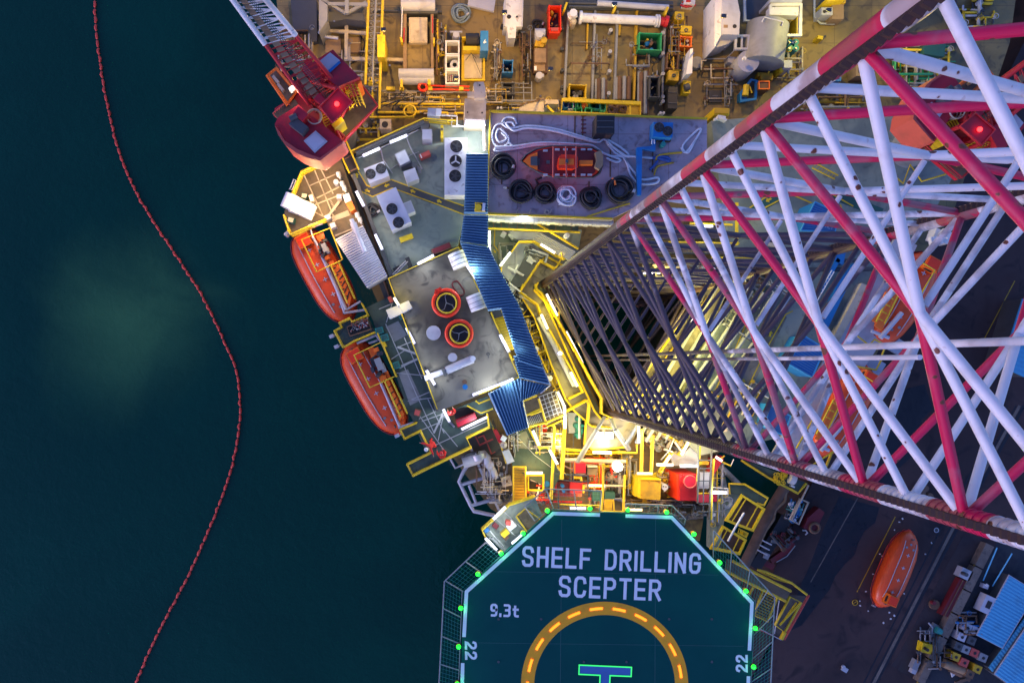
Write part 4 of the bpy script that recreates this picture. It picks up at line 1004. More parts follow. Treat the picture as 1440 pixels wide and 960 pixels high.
blocks('pale_cabinet','pale cabinet on yellow legs close to the leg chord','cabinet',[('body',LGR,[('rc',898,480,62,56,0,1.8)]),('leg_frame',YEL,[('rc',850,500,24,80,0,1.4),('rc',850,300,40,36,0,1.0,-20)])],(898,480,0))
blocks('small_motor','white motor unit with black outlet at the top of the deck beside the leg','motor',[('body',LGR,[('rc',1190,85,84,56,0,1.4)]),('outlet',BLK,[('cy',1170,88,12,1.4,1.43,12),('rc',1180,138,70,26,0,.4)])],(1190,85,0))
t=thing('drain_channel','bent pale drain pipe on the deck beside the white motor unit','pipe',1120,120,0)
MB().tb([(1095,-20,.3),(1095,130,.3),(1140,178,.3),(1240,180,.3),(1300,150,.3)],.09,6).build('pipe',LGR,t)
blocks('wood_box','tan box behind the leg chord at the top of the picture','box',[('body',PLN,[('rc',1270,80,90,130,0,1.3)]),('lid',YDK,[('rc',1270,10,120,30,0,1.5)])],(1270,80,0))
one('yellow_roof_strip',MB().rc(1260,-8,140,24,0,2.2,-6),YEL,'yellow panel at the top edge of the picture beside the leg chord','panel')
blocks('small_yellow_pump','small yellow pump against the leg chord','pump',[('body',YEL,[('rc',1140,282,40,26,0,.9,10)]),('pipe',DGR,[('tb',[(1110,310,.4),(1180,270,.4)],.07,6)])],(1140,282,0))
t=thing('deck_skids','dark pallets and hoses at the top edge of the deck, right of the white pipe','pallet',150,10,0)
fr('b'); MB().rc(1320,10,60,30,0,1.0,5).build('pallet',WHI,t); MB().tb([(1270,30,.5),(1300,40,.9),(1350,30,.5)],.1,6).tb([(1280,15,.5),(1310,5,1.2),(1345,15,.5)],.1,6).build('hose',RED,t)
fr('b')
# floodlighting of the drill deck: added lamp posts that carry it
def added_lamppost(x,y,z,h,label,e,c,off=(0,0)):
    t=thing('light_mast',label,'lamp',x,y,z,'floodlight masts of the drill deck')
    MB().tb([(x,y,z),(x,y,z+h)],.07,8).build('mast',GRY,t)
    p=W(x,y,z+h); p=Vector((p.x,p.y,z+h)); b=W(x,y,z); p=Vector((b.x,b.y,z+h))
    MB().box(p,.36,.24,z+h,z+h+.2).build('lamp_head',DGR,t)
    plight((p.x,p.y,z+h-.35),e,c,.2)


# ================================================================ ACCOMMODATION BLOCK (left of leg)
fr('o0')
ZR=6.0
RF=[(487,222),(596,170),(690,168),(690,300),(654,300),(644,345),(548,390)]
t=thing('accommodation_block','grey green flat roofed block with air conditioners and a yellow marked walkway','building',580,270,0)
MB().prism([P(x,y,ZR) for x,y in RF],0,ZR).build('roof',RFG,t)
m=MB(); ribbon(m,[P(x,y,ZR) for x,y in ((491,224),(596,176))],5*(H-ZR)/FO,ZR+.01,ZR+.3); ribbon(m,[P(x,y,ZR) for x,y in ((490,226),(551,388))],5*(H-ZR)/FO,ZR+.01,ZR+.4); m.build('parapet',DGR,t)
def paintline(pts,w,par,z,name='painted_line',mt=None,rz=0.006):
    m=MB(); s=cur[2]; ribbon(m,[W(x,y,z) for x,y in pts],w*(H-z)/FO/s,z+.003,z+rz); return m.build(name,mt or YEL,par)
def arrowm(x,y,ang,size,par,z,mt=None):
    ca,sa=math.cos(math.radians(ang)),math.sin(math.radians(ang)); k=size
    pts=[(k,0),(.1*k,.75*k),(.1*k,.3*k),(-k,.3*k),(-.7*k,0),(-k,-.3*k),(.1*k,-.3*k),(.1*k,-.75*k)]
    m=MB(); m.prism([W(x+u*ca-v*sa,y+u*sa+v*ca,z) for u,v in pts],z+.005,z+.012); return m.build('painted_arrow',mt or YEL,par)
fr('w')
m=MB(); ribbon(m,[W(x,y,ZR) for x,y in ((40,525),(110,640),(190,680),(345,615),(640,730),(925,825))],U(ZR)*62,ZR+.002,ZR+.005); m.build('walkway_paint',DGR,t)
paintline([(75,505),(145,625),(195,645),(340,580),(650,695),(915,788)],9,t,ZR+.004)
paintline([(25,535),(95,670),(190,715),(350,647),(650,755),(925,860)],9,t,ZR+.004)
for x,y,a in ((66,548,-100),(150,668,-160),(305,625,160),(512,672,-155),(722,752,-155)): arrowm(x,y,a,24,t,ZR+.004)
fanunit('white long unit with three fans standing against the blue canopy',852,475,178,455,0,ZR,ZR+1.7,WHI,[(857,315,44),(852,432,44),(847,550,44)],star=(1,))
fanunit('small blue grey unit with two fans beside the yellow walkway bend',222,522,170,125,-21,ZR,ZR+1.5,LAV,[(175,535,36),(258,492,36)])
fanunit('large blue grey unit with two fans, below the marked walkway',360,810,170,300,-24,ZR,ZR+1.9,LAV,[(345,812,40),(397,920,40)])
blocks('side_box','white box fixed to the large blue grey unit','cabinet',[('body',WHI,[('rc',478,802,75,95,ZR,ZR+1.2,-22)]),('lid',LGR,[('rc',478,802,66,84,ZR+1.2,ZR+1.25,-22)])],(478,802,ZR))
coil('dark coil of hose beside the large blue grey unit',198,830,52,ZR,BLK,6,.07,group='rope coils on the drill deck')
blocks('square_vent','larger grey brown vent hood in the middle of the grey green roof','vent',[('hood',GRY,[('rc',430,405,95,105,ZR,ZR+1.3,-25)]),('lid',LGR,[('rc',430,405,84,92,ZR+1.3,ZR+1.36,-25)]),('motor',DGR,[('rc',462,462,90,36,ZR,ZR+.8,-12),('cy',525,462,24,ZR,ZR+1.0,14)])],(430,405,ZR))
blocks('square_vent','smaller grey brown vent hood beside the marked walkway','vent',[('hood',LGR,[('rc',498,545,98,95,ZR,ZR+1.4,-20)]),('duct',GRY,[('tb',[(530,470,ZR+.5),(560,495,ZR+.5),(565,525,ZR+.3)],.14,8)])],(498,545,ZR))
blocks('grey_locker','grey locker at the top corner of the grey green roof','locker',[('body',LGR,[('rc',625,220,78,82,ZR,ZR+1.5,0)]),('lid',LAV,[('rc',625,220,68,72,ZR+1.5,ZR+1.55,0)]),('cable_drum',DGR,[('tb',[(575,160,ZR+.6),(640,160,ZR+.6)],.4,12),('to',618,150,22,ZR+.7,.08,14,6)])],(625,220,ZR))
blocks('red_bench','pink red rescue box on the middle of the grey green roof','box',[('body',PNK,[('rc',606,380,88,36,ZR,ZR+.7,-24)]),('strap',WHI,[('rc',576,393,8,34,ZR+.7,ZR+.72,-24)])],(606,380,ZR))
blocks('yellow_board','narrow yellow board standing near the grey locker','board',[('board',YEL,[('rc',743,198,22,102,ZR,ZR+1.2)]),('mark',DGR,[('rc',743,180,14,20,ZR+1.2,ZR+1.22)])],(743,198,ZR))
t=thing('roof_pipes','grey pipes crossing the upper roof between the lamps','pipe',290,400,ZR)
m=MB(); m.tb([(75,410,ZR+.3),(255,330,ZR+.3),(555,185,ZR+.3)],.05,6); m.tb([(255,330,ZR+.25),(275,420,ZR+.25),(350,530,ZR+.25)],.05,6); m.tb([(460,240,ZR+.25),(490,320,ZR+.25),(585,495,ZR+.25)],.05,6); m.tb([(330,500,ZR+.2),(500,380,ZR+.2),(560,360,ZR+.2)],.03,5); m.build('pipe',LGR,t)
MB().tb([(60,365,ZR+1),(330,240,ZR+1),(600,118,ZR+1)],.14,8).tb([(60,385,ZR+.8),(330,262,ZR+.8),(600,140,ZR+.8)],.1,8).build('cable_tray',DGR,t)
rail([(20,352),(600,92),(790,108),(850,108)],ZR,'railing along the upper edge of the grey green roof, near the crane')
t=thing('white_pipes','bent white pipes at the top right corner of the grey green roof','pipe',840,140,ZR)
m=MB(); m.tb([(740,70,ZR+.8),(862,75,ZR+.8),(862,150,ZR+.8),(920,158,ZR+.8)],.07,8); m.tb([(820,90,ZR+.6),(820,158,ZR+.6),(1085,158,ZR+.6),(1090,350,ZR+.6)],.07,8); m.tb([(1072,120,ZR+.9),(1078,350,ZR+.9)],.09,8); m.build('pipe',WHI,t)
lamp(118,388,245,332,ZR+2.3,'lower left lamp of the two slanting along the upper edge of the roof',95)
lamp(335,282,462,228,ZR+2.3,'upper right lamp of the two slanting along the upper edge of the roof',95)
lamp(64,675,120,785,ZR+1.6,'lamp on the left parapet beside the bend of the marked walkway',70)
fr('c')
lamp(710,625,755,720,ZR+1.4,'lamp on the left parapet beside the pale corrugated roof top',70)
lamp(998,820,1100,765,ZR+1.6,'lamp on the railing between grey green roof and brown roof',110)
blocks('yellow_bench','yellow bench beside the large blue grey unit','bench',[('seat',YEL,[('rc',918,645,92,34,ZR+.5,ZR+.8,-20)]),('leg',DGR,[('rc',885,668,12,20,ZR,ZR+.5,-20),('rc',950,640,12,20,ZR,ZR+.5,-20)])],(918,645,ZR))
blocks('tool_trunk','rusty red trunk against the railing of the brown roof','trunk',[('body',BRN,[('rc',1155,718,136,42,ZR,ZR+.9,-22)]),('lid',DRED,[('rc',1155,715,126,32,ZR+.9,ZR+.96,-22)])],(1155,718,ZR))
t=thing('folded_ladder','thin silver ladder leaning in the lower corner of the grey green roof','ladder',870,850,ZR)
m=MB(); m.tb([(825,892,ZR+.4),(915,800,ZR+1.0)],.035,5); m.tb([(838,900,ZR+.4),(928,806,ZR+1.0)],.035,5)
for i in range(8): m.tb([(828+i*11.5,888-i*11.5,ZR+.42+i*.07),(841+i*11.5,896-i*11.5,ZR+.42+i*.07)],.02,4)
m.build('ladder',STL,t); MB().rc(935,810,30,70,ZR,ZR+.6,-20).rc(855,855,50,30,ZR,ZR+.3,-30).build('folded_net',BLK,t)
# stair bridge black with yellow edges between crane and roof
blocks('stair_bridge','black chequer plate steps with yellow edges leading from the crane','stairs',[
 ('tread_plate',BLK,[('pr',[(455,20),(510,0),(592,175),(540,205)],ZR+.2,ZR+1.0)]),
 ('side_string',YEL,[('line',[(450,25),(535,210)],ZR+1.3,.08,4),('line',[(512,-10),(598,185)],ZR+1.3,.08,4)]),
 ('step_bar',BRN,[('line',[(500,115),(555,85)],ZR+1.05,.05,4),('line',[(535,200),(592,172)],ZR+1.3,.06,4)])],(520,100,ZR))

# ---------------------------------------------------------------- brown upper roof
fr('f'); ZB=7.0
BR=[(30,245),(500,30),(705,465),(780,500),(915,912),(640,1010),(360,1085),(325,900)]
t=thing('upper_cabin','cabin with stained brown roof edged in yellow, carrying two round hatches','building',450,500,ZR)
MB().pr([(30,245),(505,32),(600,235),(700,465),(730,520),(870,790),(915,912),(620,1045),(350,1150),(150,540)],0,ZB).build('roof',RFB,t)
paintline([(360,1130),(30,248),(503,36),(702,462),(782,432),(800,470)],6,t,ZB+.3,name='roof_edge',rz=.08)
paintline([(842,760),(912,912),(640,1030)],6,t,ZB+.3,name='roof_edge',rz=.08)
m=MB(); ribbon(m,[W(x,y,ZB) for x,y in ((358,1128),(32,250),(502,38))],.12,ZB,ZB+.3); m.build('edge_upstand',DGR,t)
def lifering(label,x,y,r,seed):
    t=thing('round_hatch',label,'hatch',x,y,ZB,'round hatches on the brown roof')
    MB().to(x,y,r,ZB+.95,.125,36,10).build('orange_ring',ORR,t)
    MB().to(x+4,y+2,r*.74,ZB+1.05,.06,36,8).build('yellow_ring',YEL,t)
    MB().cy(x,y,r*.92,ZB,ZB+.7,28).build('drum',BLK,t)
    m=MB()
    for i in range(3):
        a=seed+i*1.1+i*i*.5; m.tb([(x,y,ZB+1.0),(x+math.cos(a)*r*.45,y+math.sin(a)*r*.5,ZB+.85),(x+math.cos(a+.3)*r*.75,y+math.sin(a+.3)*r*.75,ZB+1.0)],.03,5)
    m.build('rope',GRY,t)
    MB().to(x,y,r*.98,ZB+.3,.12,30,8).build('lower_ring',DRED,t)
lifering('upper round hatch with orange rim and bright yellow inner ring',420,412,88,.3)
lifering('lower round hatch with orange rim and pale inner ring',507,618,86,1.7)
blocks('orange_knot','bright orange wrapped buoy light on the upper round hatch rim','buoy',[('wrap',ORR,[('rc',365,325,44,20,ZB+1.1,ZB+1.5,-20),('rc',352,345,26,16,ZB+1.1,ZB+1.4,30),('cy',378,318,12,ZB+1.1,ZB+1.6,10)])],(365,325,ZB+1.0))
t=thing('red_hose_loop','dark red hose forming a long oval loop beside the upper hatch','hose',500,310,ZB)
pts=[]
for i in range(28):
    q=i/28*2*math.pi; u=math.cos(q)*32+(0); v=math.sin(q)*26; 
    u2=(46 if abs(q-math.pi)<math.pi/2 else -46)
    a=math.radians(55); L=(28 if math.cos(q)>0 else -28)
    X=math.cos(q)*26+L; Y=math.sin(q)*24; pts.append((502+X*math.cos(a)-Y*math.sin(a),313+X*math.sin(a)+Y*math.cos(a),ZB+.08))
MB().tb(pts,.05,6,True).build('hose',DRED,t)
for lb,x,y,r in (('larger pale round cover left of the lower round hatch',335,614,48),('smaller pale round cover below the lower round hatch',463,780,30)):
    blocks('round_cover',lb,'cover',[('lid',LAV,[('cy',x,y,r,ZB,ZB+.35,30)]),('rim',LGR,[('to',x,y,r*.97,ZB+.33,.03,30,6)])],(x,y,ZB),group='pale round covers on the brown roof')
def raft(label,x0,y0,x1,y1,r,z):
    t=thing('life_raft_canister',label,'life raft',(x0+x1)/2,(y0+y1)/2,z,'white life raft canisters at the roof edge')
    MB().tb([(x0,y0,z+r+.1),(x1,y1,z+r+.1)],r,20).build('canister',WHI,t)
    m=MB()
    for f in (.2,.5,.8):
        x=x0+(x1-x0)*f; y=y0+(y1-y0)*f; e=.02; m.tb([(x-(x1-x0)*e,y-(y1-y0)*e,z+r+.1),(x+(x1-x0)*e,y+(y1-y0)*e,z+r+.1)],r+.025,20)
    m.build('band',GRY,t)
    MB().tb([(x0,y0,z+.05),(x1,y1,z+.05)],.12,4).build('cradle',GRY,t)
raft('white ribbed canister at the top corner of the brown roof',483,75,522,172,.62,ZB)
raft('white ribbed canister beside the blue canopy, right of the upper round hatch',610,355,648,455,.68,ZB)
t=thing('air_intake_pipe','long blue grey pipe lying on the brown roof, tip white','pipe',450,840,ZB)
MB().tb([(275,920,ZB+.5),(420,868,ZB+.5)],.22,12).tb([(420,868,ZB+.55),(600,790,ZB+.55)],.3,14).build('pipe',MBL if False else LAV,t)
MB().cy(600,788,19,ZB+.2,ZB+.95,16).build('white_tip',WHI,t)
MB().tb([(395,880,ZB+.55),(412,872,ZB+.55)],.36,12).build('collar',DGR,t)
m=MB(); m.to(703,757,9,ZB+.03,.03,12,5); m.tb([(703,766,ZB+.05),(708,785,ZB+.05)],.025,4); m.build('a',DGR).name='roof_fitting'; o=bpy.data.objects['roof_fitting']; tag(o,'tiny black hook shaped fitting lying on the brown roof','fitting')
blocks('small_cowl','small rusty cowl and blue round cap low on the brown roof','vent',[('cowl',BRN,[('cy',545,945,16,ZB,ZB+.5,12)]),('cap',MBL,[('cy',548,978,18,ZB,ZB+.3,14)])],(545,950,ZB))
blocks('lavender_bench','bent pale metal sheet across the left edge of the brown roof','sheet',[('sheet',LAV,[('pr',[(12,460),(100,425),(128,480),(38,520)],ZB-.3,ZB+.4),('pr',[(101,425),(165,396),(192,445),(129,480)],ZB-.5,ZB+.7)])],(100,455,ZB-.5))
one('pink_box',MB().pr([(22,375),(45,365),(65,400),(40,410)],ZB-1,ZB-.4),PNK,'small pink box beside the bent pale sheet','box')
lamp(558,155,622,250,ZB+1.2,'lamp between the top canister and the blue canopy',130)
lamp(70,380,98,425,ZB+.8,'short lamp at the left edge of the brown roof, by the bent sheet',80,YLG)
lamp(152,582,205,685,ZB+.2,'lamp at the left edge of the brown roof beside the large round cover',60,off=(-.5,0))
lamp(288,870,340,960,ZB+.6,'lamp at the left edge of the brown roof where the blue grey pipe begins',110)
lamp(785,630,842,738,ZB+1.0,'bright lamp on the right edge of the brown roof, beside the yellow stairs',130)
lamp(790,965,870,925,ZB+1.0,'lamp at the bottom right corner of the brown roof, by the blue canopy',60)
fr('g')
lamp(270,100,345,250,5.2,'long lamp under the red lockers at the lower left corner of the brown roof',110,COOL)
fr('f')
# yellow stairs through the canopy
t=thing('yellow_stairs','yellow stair flight sunk between brown roof and blue canopy','stairs',830,640,ZB-1)
m=MB()
for i in range(12):
    f=i/12; x=760+f*95; y=515+f*225; m.pr([(x-22,y),(x+42,y-18),(x+50,y-2),(x-12,y+17)],ZB-1+.12*i-.1,ZB-1+.12*i)
m.build('tread',YEL,t)
m=MB(); m.tb([(722,475,ZB+.6),(740,520,ZB+.6),(868,800,ZB+.6)],.06,5); m.tb([(782,432,ZB+.6),(925,765,ZB+.6),(868,795,ZB+.6)],.06,5); m.build('handrail',YEL,t)
MB().pr([(708,470),(778,440),(805,500),(742,520)],ZB-1.5,ZB-.9).build('landing',DGR,t)
lamp(900,702,922,755,ZB+1.2,'short lamp at the foot of the yellow stairs under the blue canopy',8,COOL)

# ---------------------------------------------------------------- blue corrugated canopies
fr('o0'); ZC2=9.0
t=thing('blue_canopy','blue corrugated canopy roof zigzagging from the storage deck down past the yellow stairs','canopy',700,420,ZB)
def canopy(name,A,B,C,D,z,n): 
    MB().corr(A,B,C,D,z,n,.2).build(name,BLU,t)
canopy('roof_sheet',(655.5,215.5),(686.5,215.8),(686,301),(652.5,300.5),ZC2,22)
canopy('roof_sheet',(652.2,302),(686.5,302.5),(686,346),(647,340.5),ZC2-.3,11)
# long diagonal part split round the stair opening
canopy('roof_sheet',(647,341),(686,347),(731,431),(686.5,437.5),ZC2-.15,24)
canopy('roof_sheet',(703.5,431),(731,431.5),(765,520),(729,508),ZC2-.14,20)
canopy('roof_sheet',(722,500),(758,500),(774,541.5),(730.5,531),ZC2-.27,9)
# lower part: ridges along the slope
MB().corr((686.5,553.5),(713,612),(744,600.5),(730,531.5),ZC2-.5,10,.2).build('roof_sheet',BLU,t)
MB().corr((730.5,532.5),(731,564.5),(760,552),(774,542.5),ZC2-.45,10,.2).build('roof_sheet',BLU,t)
m=MB()
for x,y in ((657,220),(684,220),(655,298),(684,298),(650,338),(690,345),(690,436),(727,430),(733,505),(770,540),(690,556),(713,608),(741,598),(731,532)): m.tb([(x,y,ZB-1),(x,y,ZC2-.4)],.06,6)
m.build('canopy_post',GRY,t)
m=MB(); m.line([(686.8,347),(774.5,541.8),(760,553)],ZC2-.15,.05,5); m.build('edge_flashing',LAV,t)
fr('w')
blocks('canopy_lamp_bracket','yellow bracket with a white box on the blue canopy next to the storage deck','bracket',[('bracket',YEL,[('line',[(1008,830),(1010,765),(1078,770),(1080,830),(1008,830)],ZC2+.4,.06,5),('tb',[(1030,800,ZC2+.1),(1030,800,ZC2+.6)],.25,10)]),('white_box',WHI,[('rc',1075,795,22,60,ZC2+.1,ZC2+.6,5)])],(1040,800,ZC2))

# ---------------------------------------------------------------- left lit platform (frame t)
fr('t'); ZG=5.0
t=thing('corner_platform','brown grating platform at the hull edge, brightly lit, beside the crane counterweight','platform',350,450,ZG)
pf=[(85,880),(55,700),(120,600),(145,490),(225,285),(600,105),(800,640),(740,880),(550,945),(470,735),(120,895)]
MB().pr([(120,895),(60,740),(75,640),(145,490),(225,285),(595,110),(830,790),(545,930),(465,740)],ZG-.25,ZG).build('grating',GTB,t)
bs=[[(250,300),(445,720)],[(405,230),(540,500)],[(300,425),(560,310)],[(345,610),(640,495)],[(360,270),(560,760)],[(170,510),(245,300)],[(450,720),(300,640)],[(560,900),(760,820)],[(245,300),(600,120)],[(380,540),(600,430)]]
m=MB()
for b in bs: m.line(b,ZG+.03,.06,4)
m.build('beam',CRE,t)
MB().line([(490,720),(610,555)],ZG+.06,.14,4).pr([(520,720),(680,655),(700,705),(530,765)],ZG-.0,ZG+.02).build('wide_beam',CRE,t)
m=MB()
for i in range(9): m.line([(500+i*6,555+i*13),(518+i*6,548+i*13)],ZG+.05,.03,4)
m.build('rung',CRE,t)
rail([(135,515),(230,285),(600,108)],ZG,'thick railing round the top of the brightly lit corner platform',r=.09)
rail([(100,850),(125,890),(470,740)],ZG,'railing at the lower end of the brightly lit corner platform',r=.07)
rail([(60,700),(105,845)],ZG,'short curved railing on the seaward tip of the corner platform',r=.06)
t=thing('raft_canisters','three white barrel canisters in a rack, glaring in the light','life raft',200,620,ZG)
m=MB()
for i,(x,y) in enumerate(((130,575),(205,620),(285,655))):
    m=MB(); m.tb([(x-28,y+68,ZG+.8),(x+28,y-62,ZG+.8)],.62,16); m.build('canister',WHI,t)
MB().tb([(110,660,ZG+.2),(330,740,ZG+.2)],.1,4).tb([(150,520,ZG+.2),(350,600,ZG+.2)],.1,4).build('cradle',WHI,t)
MB().pr([(310,650),(350,640),(345,690),(320,700)],ZG,ZG+.8).build('end_bracket',CRE,t)
one('ladder_hatch',MB().line([(120,455),(160,355),(180,370),(142,460)],ZG+.3,.06,5,True).line([(150,440),(166,400)],ZG+.3,.04,5),WHI,'small white ladder frame hung outside the corner platform railing','ladder')
for lb,x,y,w,h,a,mt in (('pale square box at the seaward tip of the corner platform',128,748,62,50,15,DGN),('greenish motor box above the white canisters',258,515,56,46,10,DGN),('cream case right of the white canisters',328,538,40,70,-20,CRE),('pale box at the centre of the corner platform, beside the short beam',595,522,48,44,0,LGR),('pale box at the lower railing bend of the corner platform',485,722,56,48,-25,LGR),('grey box just below the lower railing bend',535,800,52,50,-20,LGR)):
    blocks('deck_box',lb,'box',[('body',mt,[('rc',x,y,w,h,ZG,ZG+.8,a)]),('lid',CRE if mt is DGN else WHI,[('rc',x,y,w*.85,h*.8,ZG+.8,ZG+.84,a)])],(x,y,ZG))
blocks('orange_life_box','white and orange box mounted on the wall at the right of the corner platform','box',[('white_half',WHI,[('pr',[(628,510),(690,490),(712,560),(655,585)],ZG,ZG+1.3)]),('orange_half',ORA,[('pr',[(656,587),(713,562),(752,640),(705,672)],ZG,ZG+1.2)])],(690,580,ZG))
t=thing('wall_extinguishers','white cylinders lined along the wall of the corner platform','fire equipment',610,370,ZG)
for x,y,d in ((585,310,18),(620,400,26),(640,440,20),(765,700,22),(790,745,20)): MB().tb([(x,y-20,ZG+.7),(x+12,y+24,ZG+.7)],.17,10).cy(x+16,y+30,9,ZG+.3,ZG+.9,10).build('cylinder',WHI,t)
MB().cy(565,382,26,ZG,ZG+.8,16).build('blue_drum',LAV,t)
for x,y,e in ((560,420,260),(300,600,330),(640,680,240),(400,480,200),(180,700,160)): p=W(x,y,ZG); plight((p.x,p.y,ZG+3.0),e*.8,(1,.66,.30),.2)
one('flood_stub',MB().cy(78,885,16,ZG,ZG+.9,10).rc(95,870,30,20,ZG+.4,ZG+1.0,20),LGR,'small pale lamp head at the lowest corner of the corner platform','lamp')

# ---------------------------------------------------------------- pale corrugated roof
fr('c')
t=thing('pale_roof_shed','long pale lavender corrugated roof between lifeboat and wall','roof',620,770,ZG)
MB().corr((438,655),(625,560),(792,905),(655,985),ZG+1.6,24,.13).build('roof_sheet',LAV,t)
MB().pr([(440,660),(622,565),(788,905),(657,980)],ZG-.1,ZG+1.3).build('shed_body',LGR,t)
t=thing('roof_spar','blue grey spar lying from the corner platform onto the pale corrugated roof','spar',560,570,ZG)
MB().tb([(548,520,ZG+2.4),(590,620,ZG+2.4),(640,740,ZG+2.4)],.17,8).build('spar',LAV,t); MB().rc(570,575,44,66,ZG+2.0,ZG+2.3,-20).build('mount',LAV,t)

# ---------------------------------------------------------------- grating walkway down the left side (frames e, v)
fr('e'); ZW=4.5
t=thing('grating_walkway','long green grey grating walkway running down beside the two lifeboats','walkway',900,600,ZW)
MB().pr([(650,250),(820,170),(1200,960),(1290,1140),(1060,1250),(1010,1130),(940,960),(850,720),(740,480),(690,330)],ZW-.25,ZW).build('grating',GRT,t)
fr('v')
m=MB()
for b in ([(395,170),(470,340),(600,640),(720,900)],[(400,160),(440,30)],[(470,330),(570,290)],[(490,470),(640,390)],[(470,500),(680,520)],[(545,690),(760,600)],[(620,810),(800,730)],[(350,70),(445,30)],[(520,260),(640,540)],[(640,400),(760,700)],[(430,410),(520,350)],[(600,900),(768,830)]): m.line(b,ZW+.03,.045,4)
m.build('beam',LGN if False else STL,t)
m=MB()
for b in ([(475,325),(635,385)],[(500,455),(635,395)]): m.line(b,ZW+.07,.12,4)
m.build('wide_beam',STL,t)
MB().pr([(395,190),(480,150),(540,245),(455,290)],ZW+.002,ZW+.03).pr([(480,500),(545,475),(640,680),(560,720)],ZW+.002,ZW+.03).build('cover_plate',GRY,t)
for lb,x,y,w,h,a in (('upper teal box on the walkway between the lifeboats',352,215,52,42,-15),('lower teal box on the walkway between the lifeboats',388,262,50,44,-15),('small teal box by the short lamp',500,122,28,26,-25),('faint teal box halfway along the walkway',468,448,40,46,-20)):
    blocks('teal_box',lb,'box',[('body',TEA,[('rc',x,y,w,h,ZW,ZW+.8,a)]),('lid',DGN,[('rc',x,y,w*.8,h*.75,ZW+.8,ZW+.83,a)])],(x,y,ZW),group=None)
blocks('rust_box','rusty brown box near the lower lifeboat bow','box',[('body',BRN,[('rc',610,770,44,44,ZW,ZW+.9,15)]),('lid',PNK,[('rc',608,768,34,34,ZW+.9,ZW+.93,15)])],(610,770,ZW))
for lb,x,y in (('upper red locker beside the long lamp at the walkway edge',722,618),('lower red locker beside the long lamp at the walkway edge',748,672)):
    blocks('red_locker',lb,'locker',[('body',RED,[('rc',x,y,38,52,ZW,ZW+1.1,-22)]),('lid',ORR,[('rc',x,y,32,44,ZW+1.1,ZW+1.15,-22)])],(x,y,ZW))
one('yellow_can',MB().rc(388,308,16,34,ZW,ZW+.9,-25),YEL,'small yellow post beside the lower lifeboat railing','post')
# small platforms between boats
t=thing('dark_landing','small dark landing with yellow railings between the two lifeboats','platform',190,230,ZW)
MB().pr([(48,215),(95,190),(82,165),(152,128),(166,155),(270,110),(322,225),(180,290),(108,330)],ZW-.3,ZW-.02).build('grating',GRT,t)
rail([(322,225),(180,285),(105,328),(46,215),(93,190),(80,162),(150,128),(164,155),(272,108),(232,30)],ZW,'railing tracing the dark landing between the two lifeboats')
t=thing('scrap_bin','open dark bin full of crushed cans on the dark landing','bin',215,192,ZW)
k=[(134,190),(270,135),(298,205),(155,252)]
m=MB(); m.line(k,ZW+.9,.05,4,True); m.line(k,ZW+.4,.05,4,True); m.build('rim',BRN,t); MB().pr(k,ZW,ZW+.3).build('floor',BLK,t)
rr=random.Random(4)
mA=[MB(),MB(),MB()]
for i in range(150):
    u=rr.random()**.6; v=rr.random(); x=150+u*125; y=190-u*45+ (v-.5)*60+10; mA[i%3].rc(x,y,6,5,ZW+.3+i*.001,ZW+.38+.25*rr.random(),rr.uniform(0,90))
for m,mt in zip(mA,(STL,LAV,PNK)): m.build('crushed_cans',mt,t)['kind']='stuff'
for lb,x,y in (('upper white lamp head outside the dark landing',32,252),('lower white lamp head outside the dark landing',66,322),('white lamp head outside the small landing under the lower lifeboat',475,925)):
    blocks('lamp_head',lb,'lamp',[('head',LGR,[('rc',x-4,y,30,22,ZW-.2,ZW+.3,-25)]),('stem',LGR,[('tb',[(x,y,ZW),(x+40,y-16,ZW)],.05,6)])],(x,y,ZW-.2))
t=thing('small_landing','small square landing with railing under the bow of the lower lifeboat','platform',560,890,ZW)
MB().pr([(490,885),(600,840),(640,890),(520,948)],ZW-.3,ZW-.05).build('grating',GRT,t)
rail([(600,838),(490,885),(520,948),(630,892),(665,965)],ZW,'railing of the small landing under the bow of the lower lifeboat')
rail([(340,232),(465,520),(470,525)],ZW,'railing between the lower lifeboat and the grating walkway',h=.9)
